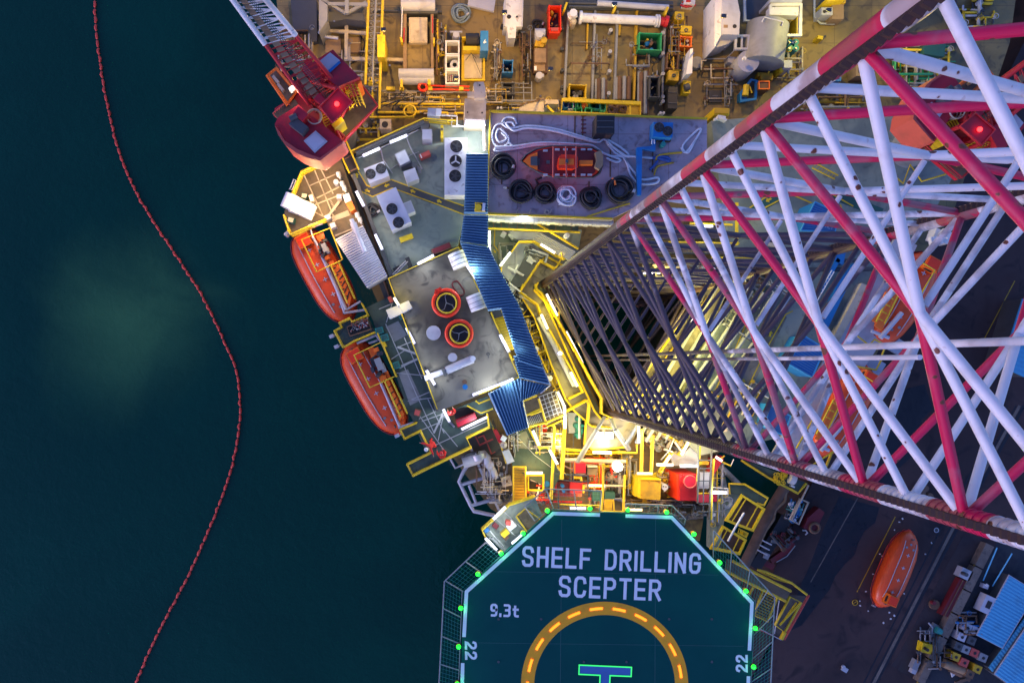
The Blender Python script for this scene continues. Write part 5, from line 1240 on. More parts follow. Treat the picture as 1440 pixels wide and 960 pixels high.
# ---------------------------------------------------------------- LIFEBOATS (prototype along +X, origin at keel centre)
def lifeboat(label):
    t=bpy.data.objects.new('lifeboat',None); col.objects.link(t); tag(t,label,'lifeboat','orange enclosed lifeboats')
    Ls=[-4.15,-4.0,-3.6,-2.8,-1.6,0,1.6,2.7,3.4,3.9,4.15]
    def half(x): 
        u=x/4.15; return 1.42*max(0,1-abs(u)**3.0)**.55 if u>0 else 1.42*max(0,1-abs(u)**4.5)**.5
    def sect(x,lo,hi,b0,b1,n=14):
        out=[]
        for j in range(n*2):
            a=math.pi*2*j/(n*2); out.append((a))
        return out
    prof=[]
    for x in Ls:
        b=max(.05,half(x)*.99); z0=.0+.9*(abs(x)/4.15)**4; loop=[]
        for j in range(20):
            a=2*math.pi*j/20; y=b*math.cos(a)*(1 if math.sin(a)>-.2 else .98); s=math.sin(a); z=1.15+ (s*.25 if s>0 else s*(1.15-z0)*abs(s)**.3)
            loop.append((x,y,z))
        prof.append(loop)
    MB().rings(prof).build('hull',ORR,t)
    prof=[]
    for x in [q*.97 for q in Ls]:
        b=max(.04,half(x/.97)*.95); hh=1.25*max(.02,1-abs(x/4.05)**3.2)**.6; loop=[]
        for j in range(22):
            a=2*math.pi*j/22; c_=math.cos(a); s=math.sin(a)
            y=b*math.copysign(abs(c_)**.7,c_); z=1.3+(hh*abs(s)**.6 if s>0 else -.1*abs(s)); loop.append((x,y,z))
        prof.append(loop)
    MB().rings(prof).build('canopy',LBC,t)
    def top(x,y): 
        b=half(x)*.95; hh=1.25*max(.02,1-abs(x/4.05)**3.2)**.6; c=min(.999,abs(y)/b)**(1/.7); s=math.sqrt(1-c*c); return 1.3+hh*s**.6
    m=MB()
    for yy in (-.62,.62):
        m.tube([(x,yy*(1-.10*abs(x)/3),top(x,yy*(1-.1*abs(x)/3))+.015) for x in [-3.0+i*.5 for i in range(13)]],.035,5)
    m.build('grab_rail',LAV,t)
    m=MB(); m.tube([(x,half(x)*1.0+.01,1.28) for x in [-4.1+i*.41 for i in range(21)]],.05,6); m.tube([(x,-half(x)*1.0-.01,1.28) for x in [-4.1+i*.41 for i in range(21)]],.05,6); m.build('rubbing_strip',DRED,t)
    m=MB()
    for x in (-2.2,-.9,.4,1.7):
        z=top(x,0)+.012; m.box((x,0),.34,.06,z-.06,z+.015); m.box((x,.001),.06,.34,z-.061,z+.012)
    m.build('reflective_cross',LAV,t)
    MB().box((-2.95,0),1.0,1.0,2.2,3.05).build('steering_cockpit',ORA,t)
    c=[o for o in t.children if o.name.startswith('steering')][0]
    MB().box((-2.95,0),.8,.8,3.05,3.13).build('cockpit_hatch',ORR,c)
    for dx,dy,sx,sy in ((.51,0,.03,.6),(-.51,0,.03,.6),(0,.51,.6,.03),(0,-.51,.6,.03)): MB().box((-2.95+dx,dy),sx,sy,2.6,2.92).build('window',BLK,c)
    m=MB(); 
    for x in (-3.55,3.3): m.tube([(x,0,top(x,0)-.1),(x,0,top(x,0)+.3),(x+.16,0,top(x,0)+.38)],.06,6)
    m.build('lifting_hook',DGR,t)
    for x,y in ((2.4,.35),(2.4,-.35),(2.8,0)): MB().cyl((x,y),.11,top(x,y)-.05,top(x,y)+.03,12).build('deck_fitting',GRY,t)
    for s in (1,-1): MB().box((.3,s*1.22),1.2,.12,1.55,2.0).build('side_hatch',ORR,t)
    m=MB(); m.tube([(-4.2,0,.55),(-4.35,0,.55)],.22,12); m.build('propeller_guard',GRY,t)
    return t
LB=lifeboat('orange lifeboat lying loose on the dark quay in the lower right')
fr('k'); zq=ZQ+.0; p=P(1140+400/3.2,660+455/3.2,ZQ+2.2); LB.location=(p.x,p.y,ZQ+.12); LB.rotation_euler=(0,0,math.atan2(350,145)); LB.scale=(.93,.95,.95)
LB1=dup(LB,(0,0,0),0,'upper orange lifeboat hung on the seaward side, under a yellow railed winch platform',sc=(1.0,1.12,1))
p=P(456,388,3.3); LB1.location=(p.x,p.y,1.6); LB1.rotation_euler=(0,0,math.atan2(-118,64)) 
LB2=dup(LB,(0,0,0),0,'lower orange lifeboat hung on the seaward side, close to the dark landing',sc=(1.0,1.12,1))
p=P(527,546,3.3); LB2.location=(p.x,p.y,1.6); LB2.rotation_euler=(0,0,math.atan2(-110,62))
LB3=dup(LB,(0,0,0),0,'upper orange lifeboat seen through the lattice leg on the quay side',sc=(1.0,1.12,1))
p=P(1272,420,3.3); LB3.location=(p.x,p.y,1.6); LB3.rotation_euler=(0,0,math.atan2(-112,-62))
LB4=dup(LB,(0,0,0),0,'lower orange lifeboat seen through the lattice leg above the quay',sc=(1.0,1.12,1))
p=P(1186,578,3.3); LB4.location=(p.x,p.y,1.6); LB4.rotation_euler=(0,0,math.atan2(-112,-62))

def winchdeck(frm,rect,ext,wx,wy,z,which,ang,slats,legs):
    """yellow railed winch platform over a lifeboat, with orange slatted gangway strips"""
    fr(frm)
    t=thing('winch_platform','yellow railed winch platform above the %s'%which,'platform',wx,wy,z)
    m=MB(); m.line(rect,z+1,.065,5,True); m.line(ext,z+1,.065,5); m.build('top_rail',YEL,t)
    m=MB(); m.line(rect,z+.1,.05,5,True); m.line(ext,z+.1,.05,5); m.build('toe_rail',YEL,t)
    m=MB(); 
    for x,y in rect+ext: m.tb([(x,y,z),(x,y,z+1)],.04,5)
    m.build('rail_post',YEL,t)
    m=MB()
    for q in legs: m.tb([(q[0],q[1],z-.4),(q[2],q[3],z-.4)],q[4]*.75,6)
    m.build('davit_arm',LAV,t)
    g=MB(); g.rc(wx-44,wy+40,22,40,z-.3,z+.25,ang); g.rc(wx+6,wy-70,40,26,z-.3,z+.2,ang); g.tb([(wx-60,wy-30,z),(wx-20,wy-60,z+.1),(wx+30,wy-80,z)],.05,5); g.tb([(wx-50,wy+20,z+.1),(wx+40,wy+70,z+.1)],.06,5)
    g=g.build('winch_gear',DGR,t)
    MB().rc(wx+26,wy+96,44,34,z-.25,z+.3,ang).rc(wx-20,wy-96,36,28,z-.25,z+.2,ang).build('orange_pad',ORA,t)
    wn=MB(); wn.rc(wx,wy,44,84,z-.1,z+.8,ang); wn.rc(wx+28,wy+26,30,60,z,z+.6,ang); wn=wn.build('winch',GRY,t)
    MB().rc(wx-38,wy-8,30,60,z-.05,z+.5,ang).tb([(wx-10,wy+62,z+.4),(wx+10,wy+78,z+.4)],.3,10).build('winch_drum',BLK,wn)
    for j,(pts,w) in enumerate(slats):
        m=MB(); m.pr(pts,z-.35-.01*j,z-.22-.01*j); m.build('orange_board',ORA,t)
        m=MB()
        a=Vector(pts[0]);b=Vector(pts[1]);c=Vector(pts[2]);d=Vector(pts[3])
        for k in range(1,w):
            p=a.lerp(d,k/w); q=b.lerp(c,k/w); m.line([tuple(p),tuple(q)],z-.2-.01*j,.05,4)
        m.build('board_gap',BLK,t)
    return t
winchdeck('u',[(130,185),(405,72),(525,375),(485,400),(412,432),(275,495)],[(412,432),(570,790),(575,790)],350,260,4.6,'upper seaward lifeboat',-20,
 [([(395,405),(435,380),(600,800),(560,800)],6),([(445,440),(490,420),(610,740),(590,830)],6),([(265,145),(340,110),(360,180),(300,210)],1),([(80,170),(200,100),(210,140),(100,190)],1)],[(540,890,760,860,.14),(330,340,560,860,.2),(380,420,545,890,.12),(560,860,700,780,.12)])
winchdeck('v',[(182,380),(370,290),(465,520),(430,535),(288,598)],[(385,550),(495,795)],350,440,4.6,'lower seaward lifeboat',-22,
 [([(385,560),(415,548),(520,780),(490,825)],6),([(350,505),(410,485),(430,535),(370,555)],1),([(275,340),(310,325),(345,380),(300,398)],1)],[(200,300,340,240,.16),(330,240,370,300,.14),(480,870,600,830,.14),(360,560,490,860,.16),(280,300,340,280,.12)])
fr('u'); rail([(485,400),(640,750)],4.6,'yellow rail line beside the orange boards of the upper seaward lifeboat',h=.9)
fr('v'); rail([(428,535),(540,775)],4.6,'yellow rail line beside the orange boards of the lower seaward lifeboat',h=.9)
fr('u'); rail([(735,840),(770,912),(650,960)],ZW,'bent railing below the stern of the upper seaward lifeboat')
bars('pale_davit_cap','white lashing at the top end of the upper seaward lifeboat','lashing',[([(200,60,5.2),(330,20,5.3)],.16),([(220,90,5.1),(240,160,5.1),(290,240,5.0)],.07)],WHI)
p=W(300,60,5); plight((p.x,p.y,6.6),130,(1,.62,.28),.2); p=W(480,300,5); plight((p.x,p.y,7.2),80,(1,.62,.28),.2)

# ---------------------------------------------------------------- lower end of walkway, workers (frame g)
fr('g')
t=thing('walkway_end','lower end of the grating walkway reaching out over the sea','walkway',250,450,ZW)
MB().pr([(0,110),(130,70),(250,60),(400,300),(610,220),(640,290),(470,370),(490,430),(95,620),(55,545),(220,465),(150,320),(120,260)],ZW-.25,ZW-.004).build('grating',GRT,t)
m=MB()
for b in ([(120,180),(320,460)],[(230,420),(470,310)],[(70,110),(250,90)],[(160,250),(330,190)],[(300,300),(400,420)],[(270,380),(310,180)],[(200,100),(310,330)],[(420,330),(600,250)]): m.line(b,ZW+.03,.045,4)
m.build('beam',STL,t)
MB().line([(300,200),(380,290)],ZW+.05,.1,4).line([(240,330),(310,180)],ZW+.05,.1,4).build('wide_beam',STL,t)
rail([(150,318),(222,464),(58,545),(98,620),(492,428),(462,365),(615,292),(600,200)],ZW,'railing round the arm of the walkway reaching out over the sea',r=.075)
rail([(10,310),(125,262)],ZW,'short railing left of the worker with the white helmet',h=.9)
rail([(12,315),(42,372),(150,320)],ZW,'short railing stub over the water beside the workers')
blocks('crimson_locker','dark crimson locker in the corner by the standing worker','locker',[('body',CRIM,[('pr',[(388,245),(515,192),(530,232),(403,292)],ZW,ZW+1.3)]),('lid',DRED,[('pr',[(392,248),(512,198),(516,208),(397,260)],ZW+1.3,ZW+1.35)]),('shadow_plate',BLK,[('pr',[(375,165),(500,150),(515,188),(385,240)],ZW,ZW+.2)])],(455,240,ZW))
lamp(430,303,600,222,ZW+1.0,'long lamp below the crimson locker',120)
paintline([(465,145),(560,195),(640,165)],9,thing('marked_path','short stretch of yellow painted lines beside the blue canopy foot','marking',550,180,ZW+1.0),ZW+1.0)
pth=bpy.data.objects['marked_path']; MB().pr([(400,160),(600,80),(650,170),(560,210),(520,190),(470,150)],ZW+.6,ZW+1.0).build('floor_plate',GRT,pth); paintline([(520,110),(545,130),(620,100)],9,pth,ZW+1.004)
lamp(505,72,735,-18,ZB+.2,'long lamp along the bottom edge of the brown roof',90)
def person_parts(t,J,hm,hcol):
    h=Vector(J['top']); m=MB(); m.dome((h.x,h.y,h.z-.0),.145,.15,14,5); m.cyl((h.x,h.y+.02),.165,h.z-.02,h.z+.01,16)
    o=m.build(hm,hcol,origin=(0,0,0)); o.parent=t
def mk(label,x,y,z,rot,J,hm,hcol):
    E=[('pel','bel'),('bel','che'),('che','nek'),('nek','hed'),('hed','top'),('che','sL'),('che','sR'),('sL','eL'),('sR','eR'),('eL','wL'),('eR','wR'),('wL','hL'),('wR','hR'),('hL','fL'),('hR','fR'),('hL','gL'),('hR','gR'),('pel','pL'),('pel','pR'),('pL','kL'),('pR','kR'),('kL','aL'),('kR','aR'),('aL','tL'),('aR','tR')]
    for s in 'LR':
        w=Vector(J['w'+s]); e=Vector(J['e'+s]); d=(w-e).normalized(); J['h'+s]=tuple(w+d*.08); J['f'+s]=tuple(w+d*.18); sd=Vector((1 if s=='L' else -1,0,0)).cross(d).normalized(); J['g'+s]=tuple(w+d*.12+sd*.06)
        a=Vector(J['a'+s]); J['t'+s]=tuple(a+Vector((0,.17,-.05)))
    order=['pel','bel','che','nek','hed','top','sL','sR','eL','eR','wL','wR','hL','hR','fL','fR','gL','gR','pL','pR','kL','kR','aL','aR','tL','tR']
    J={k:J[k] for k in order}
    t=thing('person',label,'person',x,y,z,'workers in red coveralls'); t.rotation_euler=(0,0,rot)
    rad=dict(pel=.15,bel=.135,che=.17,nek=.06,hed=.10,top=.085,sL=.075,sR=.075,eL=.052,eR=.052,wL=.038,wR=.038,hL=.042,hR=.042,fL=.016,fR=.016,gL=.015,gR=.015,pL=.105,pR=.105,kL=.075,kR=.075,aL=.05,aR=.05,tL=.045,tR=.045)
    def skin(name,keep,mt,grow):
        idx=[k for k in J if k in keep]; es=[(idx.index(a),idx.index(b)) for a,b in E if a in idx and b in idx]
        me=bpy.data.meshes.new(name); me.from_pydata([J[k] for k in idx],es,[]); ob=bpy.data.objects.new(name,me); col.objects.link(ob); ob.parent=t
        ob.modifiers.new('s','SKIN')
        for i,k in enumerate(idx): r=rad[k]+grow; me.skin_vertices[0].data[i].radius=(r,r)
        sb=ob.modifiers.new('b','SUBSURF'); sb.levels=1
        dg=bpy.context.evaluated_depsgraph_get(); nm=bpy.data.meshes.new_from_object(ob.evaluated_get(dg)); ob.modifiers.clear(); ob.data=nm; nm.materials.clear(); nm.materials.append(mt)
        nm.polygons.foreach_set('use_smooth',[True]*len(nm.polygons))
    skin('body',set(order),SKN,-.012); skin('coverall',{'pel','bel','che','sL','sR','eL','eR','wL','wR','pL','pR','kL','kR','aL','aR'},CLO,.022)
    for s in 'LR':
        m=MB(); m.tube([Vector(J['a'+s])+Vector((0,-.03,.06)),Vector(J['a'+s])+Vector((0,0,-.03)),J['t'+s]],.062,8); o=m.build('boot',BLK,origin=(0,0,0)); o.parent=t
    person_parts(t,J,hm,hcol); return t
stand=dict(pel=(0,0,.95),bel=(0,.02,1.12),che=(0,.04,1.36),nek=(0,.05,1.52),hed=(0,.09,1.64),top=(0,.09,1.73),sL=(-.2,.03,1.43),sR=(.2,.03,1.43),eL=(-.27,.1,1.16),eR=(.27,.1,1.16),wL=(-.22,.32,1.05),wR=(.22,.32,1.05),pL=(-.11,0,.88),pR=(.11,0,.88),kL=(-.12,.06,.5),kR=(.12,.02,.5),aL=(-.13,.02,.1),aR=(.13,-.04,.1))
bend=dict(stand); bend.update(pel=(0,-.1,.9),bel=(0,.06,1.02),che=(0,.28,1.16),nek=(0,.42,1.26),hed=(0,.5,1.32),top=(0,.56,1.36),sL=(-.2,.3,1.2),sR=(.2,.3,1.2),eL=(-.46,.34,1.12),eR=(.42,.42,1.1),wL=(-.68,.42,1.05),wR=(.6,.62,1.0),pL=(-.12,-.1,.85),pR=(.12,-.1,.85),kL=(-.22,.1,.48),kR=(.24,.06,.48),aL=(-.34,-.12,.1),aR=(.34,-.2,.1))
crouch=dict(stand); crouch.update(pel=(0,-.12,.42),bel=(0,-.05,.6),che=(0,.08,.82),nek=(0,.18,.95),hed=(0,.25,1.03),top=(0,.29,1.1),sL=(-.2,.1,.86),sR=(.2,.1,.86),eL=(-.32,.28,.68),eR=(.34,.26,.66),wL=(-.3,.5,.6),wR=(.14,.5,.58),pL=(-.13,-.08,.4),pR=(.13,-.08,.4),kL=(-.26,.3,.48),kR=(.26,.3,.48),aL=(-.24,-.02,.1),aR=(.24,-.02,.1))
mk('worker in red coverall standing at the corner of the brown roof by a lamp',366,190,ZW,.5,dict(stand),'helmet',RED)
mk('worker in red coverall with white helmet, arms spread, by the walkway railing',232,398,ZW,2.2,dict(bend),'helmet',WHI)
mk('worker in red coverall crouching on the arm of the walkway',297,480,ZW,.2,dict(crouch),'helmet',RED)

fr('o0')
t=thing('side_gutter','dark drain walkway squeezed between the corner platform and the grey green roof','walkway',520,320,4.0)
MB().pr([(470,222),(492,216),(560,398),(604,520),(585,532),(545,430),(505,330)],3.4,3.9).build('walk_plate',DGR,t)
m=MB(); m.line([(478,226),(512,318),(552,428)],4.0,.09,6); m.line([(484,222),(518,314),(556,420)],4.0,.06,6); m.build('pipe',BRN,t)
# ---------------------------------------------------------------- storage deck (purple grey, rescue boat)
fr('d'); ZS=7.6
t=thing('storage_deck','lavender grey stained deck with yellow edge, holding an orange boat, ropes and coils of hose','platform',600,250,ZS)
SD=[(235,-110),(1700,-62),(1700,300),(1060,610),(215,580)]
MB().pr(SD,ZS-.5,ZS).build('deck_plate',PUR,t)
m=MB(); m.line([(1700,-62),(237,-112),(215,578),(1062,612)],ZS+.12,.09,4); m.line([(890,598),(1180,508)],ZS+.12,.07,4); m.build('edge_beam',YEL,t)
MB().pr([(216,582),(1062,614),(1062,622),(216,590)],ZS-.9,ZS-.51).build('edge_girder',GRY,t)
m=MB()
for x,y0,y1 in ((312,200,380),(805,-80,110),(858,-90,90),(1045,-60,330),(1330,120,300),(900,360,440)): m.pr([(x,y0),(x+9,y0),(x+7,y1),(x-2,y1)],ZS+.002,ZS+.03)
m.build('weld_strip',BRN,t)
m=MB()
for i in range(6): m.pr([(850,-85+i*28),(885,-85+i*28),(885,-78+i*28),(850,-78+i*28)],ZS+.03,ZS+.06)
m.build('tie_strip',DRED,t)
# long silver pipe truss below the deck edge
t=thing('silver_duct','long silver lagged duct running under the yellow edge of the storage deck','duct',600,620,ZS-1.6)
m=MB()
for i in range(30):
    x0=225+i*28; m.tb([(x0,604+i*1.25,ZS-1.3),(x0+24,605+i*1.25,ZS-1.3)],.33+.03*((i*7)%3),10)
m.build('lagging',STL,t); MB().tb([(225,604,ZS-1.3),(1065,642,ZS-1.3)],.31,10).build('pipe',LGR,t)
coil('large black hose coil nearest the blue canopy',322,272,84,ZS,BLK,8,.085,seed=1)
coil('black hose coil with a copper end below the rescue boat bow',442,438,78,ZS,BLK,7,.08,seed=2,tail=[(350,405)])
coil('black hose coil with its end looped upward, second below the boat',605,440,72,ZS,BLK,7,.08,seed=3,tail=[(560,380),(545,350),(585,335)])
coil('white hose coil between the black ones',748,458,66,ZS,ROP,7,.07,seed=4,tail=[(700,520),(770,520)])
coil('black hose coil right of the white one',912,475,78,ZS,BLK,7,.085,seed=5,tail=[(880,430)])
coil('largest black hose coil, tied with orange, nearest the leg',1102,425,86,ZS,BLK,8,.09,seed=6)
one('orange_tie',MB().line([(1062,338),(1078,360),(1082,385)],ZS+.55,.09,5),ORA,'orange lashing on the hose coil nearest the leg','lashing')
# white mooring rope
t=thing('mooring_rope','thick pale doubled rope snaking over the storage deck from left to right','rope',600,60,ZS)
fr('b')
def rope(pts,r,z,mt,par,name='rope_strand',sm=6):
    ps=[W(x,y,z+(.0 if len(p)<3 else p[2])) for p in pts for x,y in [p[:2]]]
    out=[]
    for i in range(len(ps)-1):
        for k in range(sm): out.append(cat(ps,i+k/sm))
    out.append(ps[-1]); return MB().tube(out,r,6).build(name,mt,par)
rope([(345,700),(330,665),(290,660),(265,690),(290,715),(330,720),(400,708),(500,715),(600,735),(700,765),(790,790),(830,770),(880,800),(930,830),(975,870),(950,880),(900,860),(850,800)],.085,ZS+.1,ROP,t)
rope([(335,712),(320,690),(295,690),(290,700),(330,735),(400,722),(500,728),(600,748),(700,778),(800,800),(840,785),(890,830),(960,878),(1000,880),(1110,890)],.085,ZS+.16,ROP,t)
rope([(280,690),(230,705),(208,760),(220,810),(260,830),(300,800),(290,760),(250,725),(230,760),(250,800),(290,780),(260,745)],.085,ZS+.1,ROP,t)
rope([(300,800),(320,830),(225,840),(240,852),(350,835),(450,818),(550,815),(640,820),(760,815),(830,860),(880,880),(930,900),(905,912),(850,890)],.085,ZS+.12,ROP,t)
rope([(225,828),(340,822),(450,806),(540,803),(700,812)],.08,ZS+.2,ROP,t)
rope([(880,880),(945,885),(970,930),(990,990),(1040,1035),(1130,1030),(1140,1000),(1050,1010),(1000,960),(950,890)],.085,ZS+.1,ROP,t)
rope([(1270,830),(1300,855),(1380,740),(1360,735),(1280,820),(1310,860),(1350,790)],.07,ZS+.1,ROP,t)
t=thing('blue_rope','blue rope splice joined to the end of the white rope','rope',1150,890,ZS)
rope([(1108,888),(1150,892),(1205,905),(1190,885),(1130,880)],.12,ZS+.15,BRP,t); rope([(1140,905),(1120,930),(1095,955)],.09,ZS+.15,BRP,t)
t=thing('brown_rope','brown orange rope trailing off toward the leg','rope',1200,880,ZS)
rope([(1130,900),(1140,878),(1200,865),(1275,858)],.08,ZS+.2,YDK,t); rope([(1120,985),(1135,940),(1180,925),(1230,915)],.06,ZS+.1,YDK,t)
# rescue boat
fr('d')
t=thing('rescue_boat','open orange and red rescue boat strapped down in the middle of the storage deck','boat',710,235,ZS)
def hullpoly(s,dy=0):
    cx,cy=720,232; pts=[(435,222),(470,180),(540,140),(640,118),(780,118),(930,125),(980,150),(1000,200),(998,260),(980,310),(940,338),(780,338),(650,332),(560,302),(480,258)]
    return [(cx+(x-cx)*s,cy+(y-cy)*s) for x,y in pts]
lv=[(.80,ZS+.1),(.93,ZS+.5),(1.0,ZS+1.15),(1.0,ZS+1.25),(.92,ZS+1.25),(.86,ZS+1.1),(.80,ZS+.45)]
def z_at(s,z): return [W(x,y,z) for x,y in hullpoly(s)]
MB().rings([[p for p in z_at(s,z)] for s,z in lv[:4]]).build('hull',ORR,t)
m=MB(); a=[z_at(s,z) for s,z in lv[3:]]; vs=[v for l in a for v in l]; n=15; fs=[]
for i in range(3):
    for j in range(n): fs.append([i*n+j,i*n+(j+1)%n,(i+1)*n+(j+1)%n,(i+1)*n+j])
m.add(vs,fs,True); m.build('gunwale',ORA,t)
MB().prism([W(x,y,ZS+1.262) for x,y in hullpoly(.86)],ZS+1.25,ZS+1.262).build('floor',DRED,t)
MB().line(hullpoly(.97),ZS+1.32,.05,6,True).build('fender_rope',DGR,t)
MB().pr([(462,222),(500,185),(556,162),(556,284),(505,262)],ZS+1.27,ZS+1.4).build('bow_deck',ORA,t)
MB().pr([(510,195),(556,190),(556,255),(510,250)],ZS+1.41,ZS+1.5).build('bow_hatch',DGR,t)
c=MB().pr([(705,188),(720,178),(820,182),(830,200),(830,262),(800,275),(700,272),(695,240)],ZS+1.27,ZS+1.9).build('console',ORR,t)
MB().rc(752,228,100,40,ZS+1.9,ZS+1.96).build('console_seat',ORA,c); MB().rc(755,222,18,24,ZS+1.96,ZS+2.1).build('wheel_box',DGR,c)
MB().rc(885,233,90,30,ZS+1.27,ZS+1.7).build('engine_cover',ORA,t)
m=MB()
for x in (664,747,818): m.line([(x,126),(x-3+(x==747)*8,332)],ZS+2.0,.06,5)
m.build('strap',PNK,t)
one('boat_cover',MB().pr([(945,165),(985,150),(1000,190),(998,250),(975,282),(945,262),(955,215)],ZS+1.3,ZS+1.75),PLN,'brown padded cover over the stern of the rescue boat','cover')
MB().rc(628,230,24,22,ZS+1.3,ZS+1.34).build('floor_hatch',DGR,t); MB().line([(565,205),(565,250)],ZS+1.33,.05,4).build('thwart_bar',DGR,t)
m=MB()
for i,x in enumerate((610,690,745,805,865,910)):
    m.rc(x,144 if x>640 else 152,30,12,ZS+1.265,ZS+1.4); m.rc(x,315,30,12,ZS+1.265,ZS+1.4)
m.build('side_cushion',LGR,t)
fr('b')
blocks('winch_box','dark square winch standing on the edge of the storage deck','winch',[('body',BLK,[('rc',846,700,102,100,ZS,ZS+1.6,1)]),('lower_plate',BRN,[('rc',846,748,70,22,ZS,ZS+1.2,3)]),('rib',DGR,[('rc',846,680,90,5,ZS+1.6,ZS+1.66),('rc',846,715,90,5,ZS+1.6,ZS+1.66)])],(846,700,ZS))
fanunit('bright blue unit with two fans on the storage deck',1170,730,110,84,2,ZS,ZS+1.2,MBL,[(1148,716,24),(1196,738,24)])
blocks('grey_trolley','rusty plate at the foot of the bright blue unit','plate',[('plate',BRN,[('rc',1160,782,110,18,ZS,ZS+.4,4)])],(1160,782,ZS))
t=thing('blue_pipe','bent bright blue square pipe on the storage deck','pipe',1050,900,ZS)
m=MB(); m.tb([(1115,790,ZS+.5),(1115,838,ZS+.5),(1034,838,ZS+.5),(1034,1100,ZS+.5)],.2,4); m.build('pipe',MBL,t); MB().tb([(1108,785,ZS+.9),(1106,810,ZS+.9)],.04,5).tb([(1120,785,ZS+.9),(1122,810,ZS+.9)],.04,5).build('handle',WHI,t)
blocks('blue_valve','small blue valve between the bright blue unit and the blue pipe','valve',[('body',TEA,[('cy',1172,810,14,ZS,ZS+.6,12)]),('stem',MBL,[('rc',1175,795,8,30,ZS+.1,ZS+.5)])],(1172,810,ZS))
t=thing('small_hooks','thin yellowish hook lashings along the lower edge of the storage deck','hook',450,560,ZS)
fr('d'); m=MB()
for x in (330,412,500,600,640): m.line([(x,578),(x+6,560),(x+14,548)],ZS+.1,.03,4)
m.to(620,570,14,ZS+.12,.03,10,4); m.build('hook',CRE,t)

# ================================================================ MACHINERY RECESS between canopy and leg (frame s)
fr('s'); ZM=2.0
t=thing('machinery_floor','grey lit floor between the blue canopy and the leg','platform',300,300,ZM)
MB().pr([(20,90),(830,140),(800,320),(700,500),(300,870),(150,620),(60,330)],ZM-1.9,ZM).build('deck_plate',RFG,t)
paintline([(95,140),(90,270),(150,350),(150,560)],9,t,ZM+.01); arrowm(95,320,60,18,t,ZM)
t=thing('upper_walkway','walkway with red stanchions under the storage deck edge, lavender lamp above','walkway',300,100,5)
MB().pr([(35,60),(800,90),(800,160),(35,125)],4.8,4.95).build('grating',GRT,t)
MB().line([(36,126),(815,160)],5.6,.085,5).build('top_rail',YEL,t)
m=MB()
for x in (85,150,215,285,350,410,480,540,610,740): m.line([(x,62+x*.03),(x,120+x*.04)],5.3,.035,4)
m.build('stanchion',BRN,t)
lamp(255,70,402,78,6.3,'lavender lamp just under the lower edge of the storage deck',90)
bars('yellow_brace','diagonal yellow brace running down to the leg chord','brace',[([(430,75,5.5),(800,300,5.0)],.09)],YEL)
t=thing('pipe_rack','bundle of pale pipes slanting down beside the diagonal yellow brace','pipe',640,260,3)
m=MB()
for i in range(6): m.tb([(470-i*14,170+i*14,3.6),(770-i*10,330+i*12,3.4)],.1,8)
m.build('pipe',LGR,t)
blocks('mud_pit_cover','large pale grey curved tank cover under the upper walkway','tank',[('shell',LGR,[('pr',[(215,150),(470,160),(480,215),(330,225),(250,205)],ZM,ZM+1.6)]),('nozzle',WHI,[('tb',[(150,170,ZM+1),(185,190,ZM+1)],.25,10),('tb',[(225,165,ZM+1.2),(265,200,ZM+1.2)],.3,10),('cy',705,185,22,4.96,5.8,12)])],(340,190,ZM))
t=thing('engine_house','grey machinery cabinet roof with white pipes, ringed in yellow','cabinet',330,420,ZM)
MB().pr([(300,240),(430,235),(480,320),(420,420),(330,560),(250,620),(150,500),(160,440),(230,330)],ZM,ZM+1.1).build('casing',LGR,t)
MB().pr([(395,300),(490,350),(470,395),(320,620),(190,640),(280,500),(340,380)],ZM+1.1,ZM+1.7).build('machine_block',DGR,t)
MB().pr([(385,355),(440,385),(410,430),(360,400)],ZM+1.7,ZM+1.9).pr([(230,600),(285,625),(250,665),(200,640)],ZM+1.7,ZM+1.9).build('top_panel',LGR,t)
m=MB()
for p in (((205,455),(330,520)),((275,485),(340,525)),((215,585),(310,660)),((410,395),(440,405)),((290,430),(260,500))): m.line(p,ZM+2,.07,6)
m.build('white_pipe',WHI,t)
piperun('dark valves and pipes beside the yellow ringed cabinet',(340,300,540,400),ZM+.8,6,31,[DGR,LGR,GRY],rr=(.04,.09),ang=20)
piperun('tangle of grey pipes at the foot of the blue canopy',(200,640,380,800),ZM,8,32,[LGR,DGR,GRY],rr=(.04,.09),ang=30)
rail([(145,540),(150,440),(232,330),(300,235),(430,235),(610,350),(680,380)],ZM+1.8,'yellow railing ringing the grey machinery cabinet',h=.9,r=.07)
rail([(600,462),(480,395),(305,662),(450,762),(490,860)],ZA,'yellow railing round the bent corner of the apron, left of the chord foot',h=.9,r=.075)
rail([(610,460),(665,375)],ZA,'short yellow railing just left of the leg chord',h=.9)
lamp(485,262,600,332,ZM+3.4,'pinkish lamp beside the diagonal yellow brace, above the machinery',110,YLG)
lamp(143,440,225,332,ZM+3.4,'lamp slanting beside the yellow ringed cabinet, close to the canopy',120,GRC)
lamp(48,150,52,330,ZM+4.5,'upright lamp at the right edge of the blue canopy',120,GRC)
blocks('yellow_hydrant','small cluster of yellow and cream gear at the foot of the leg chord','gear',[('body',CRE,[('rc',665,345,40,30,5,5.6,30)]),('bar',YEL,[('tb',[(640,370,5.3),(690,385,5.3)],.07,5),('tb',[(655,330,5.6),(675,400,5.6)],.05,5)])],(665,350,5))
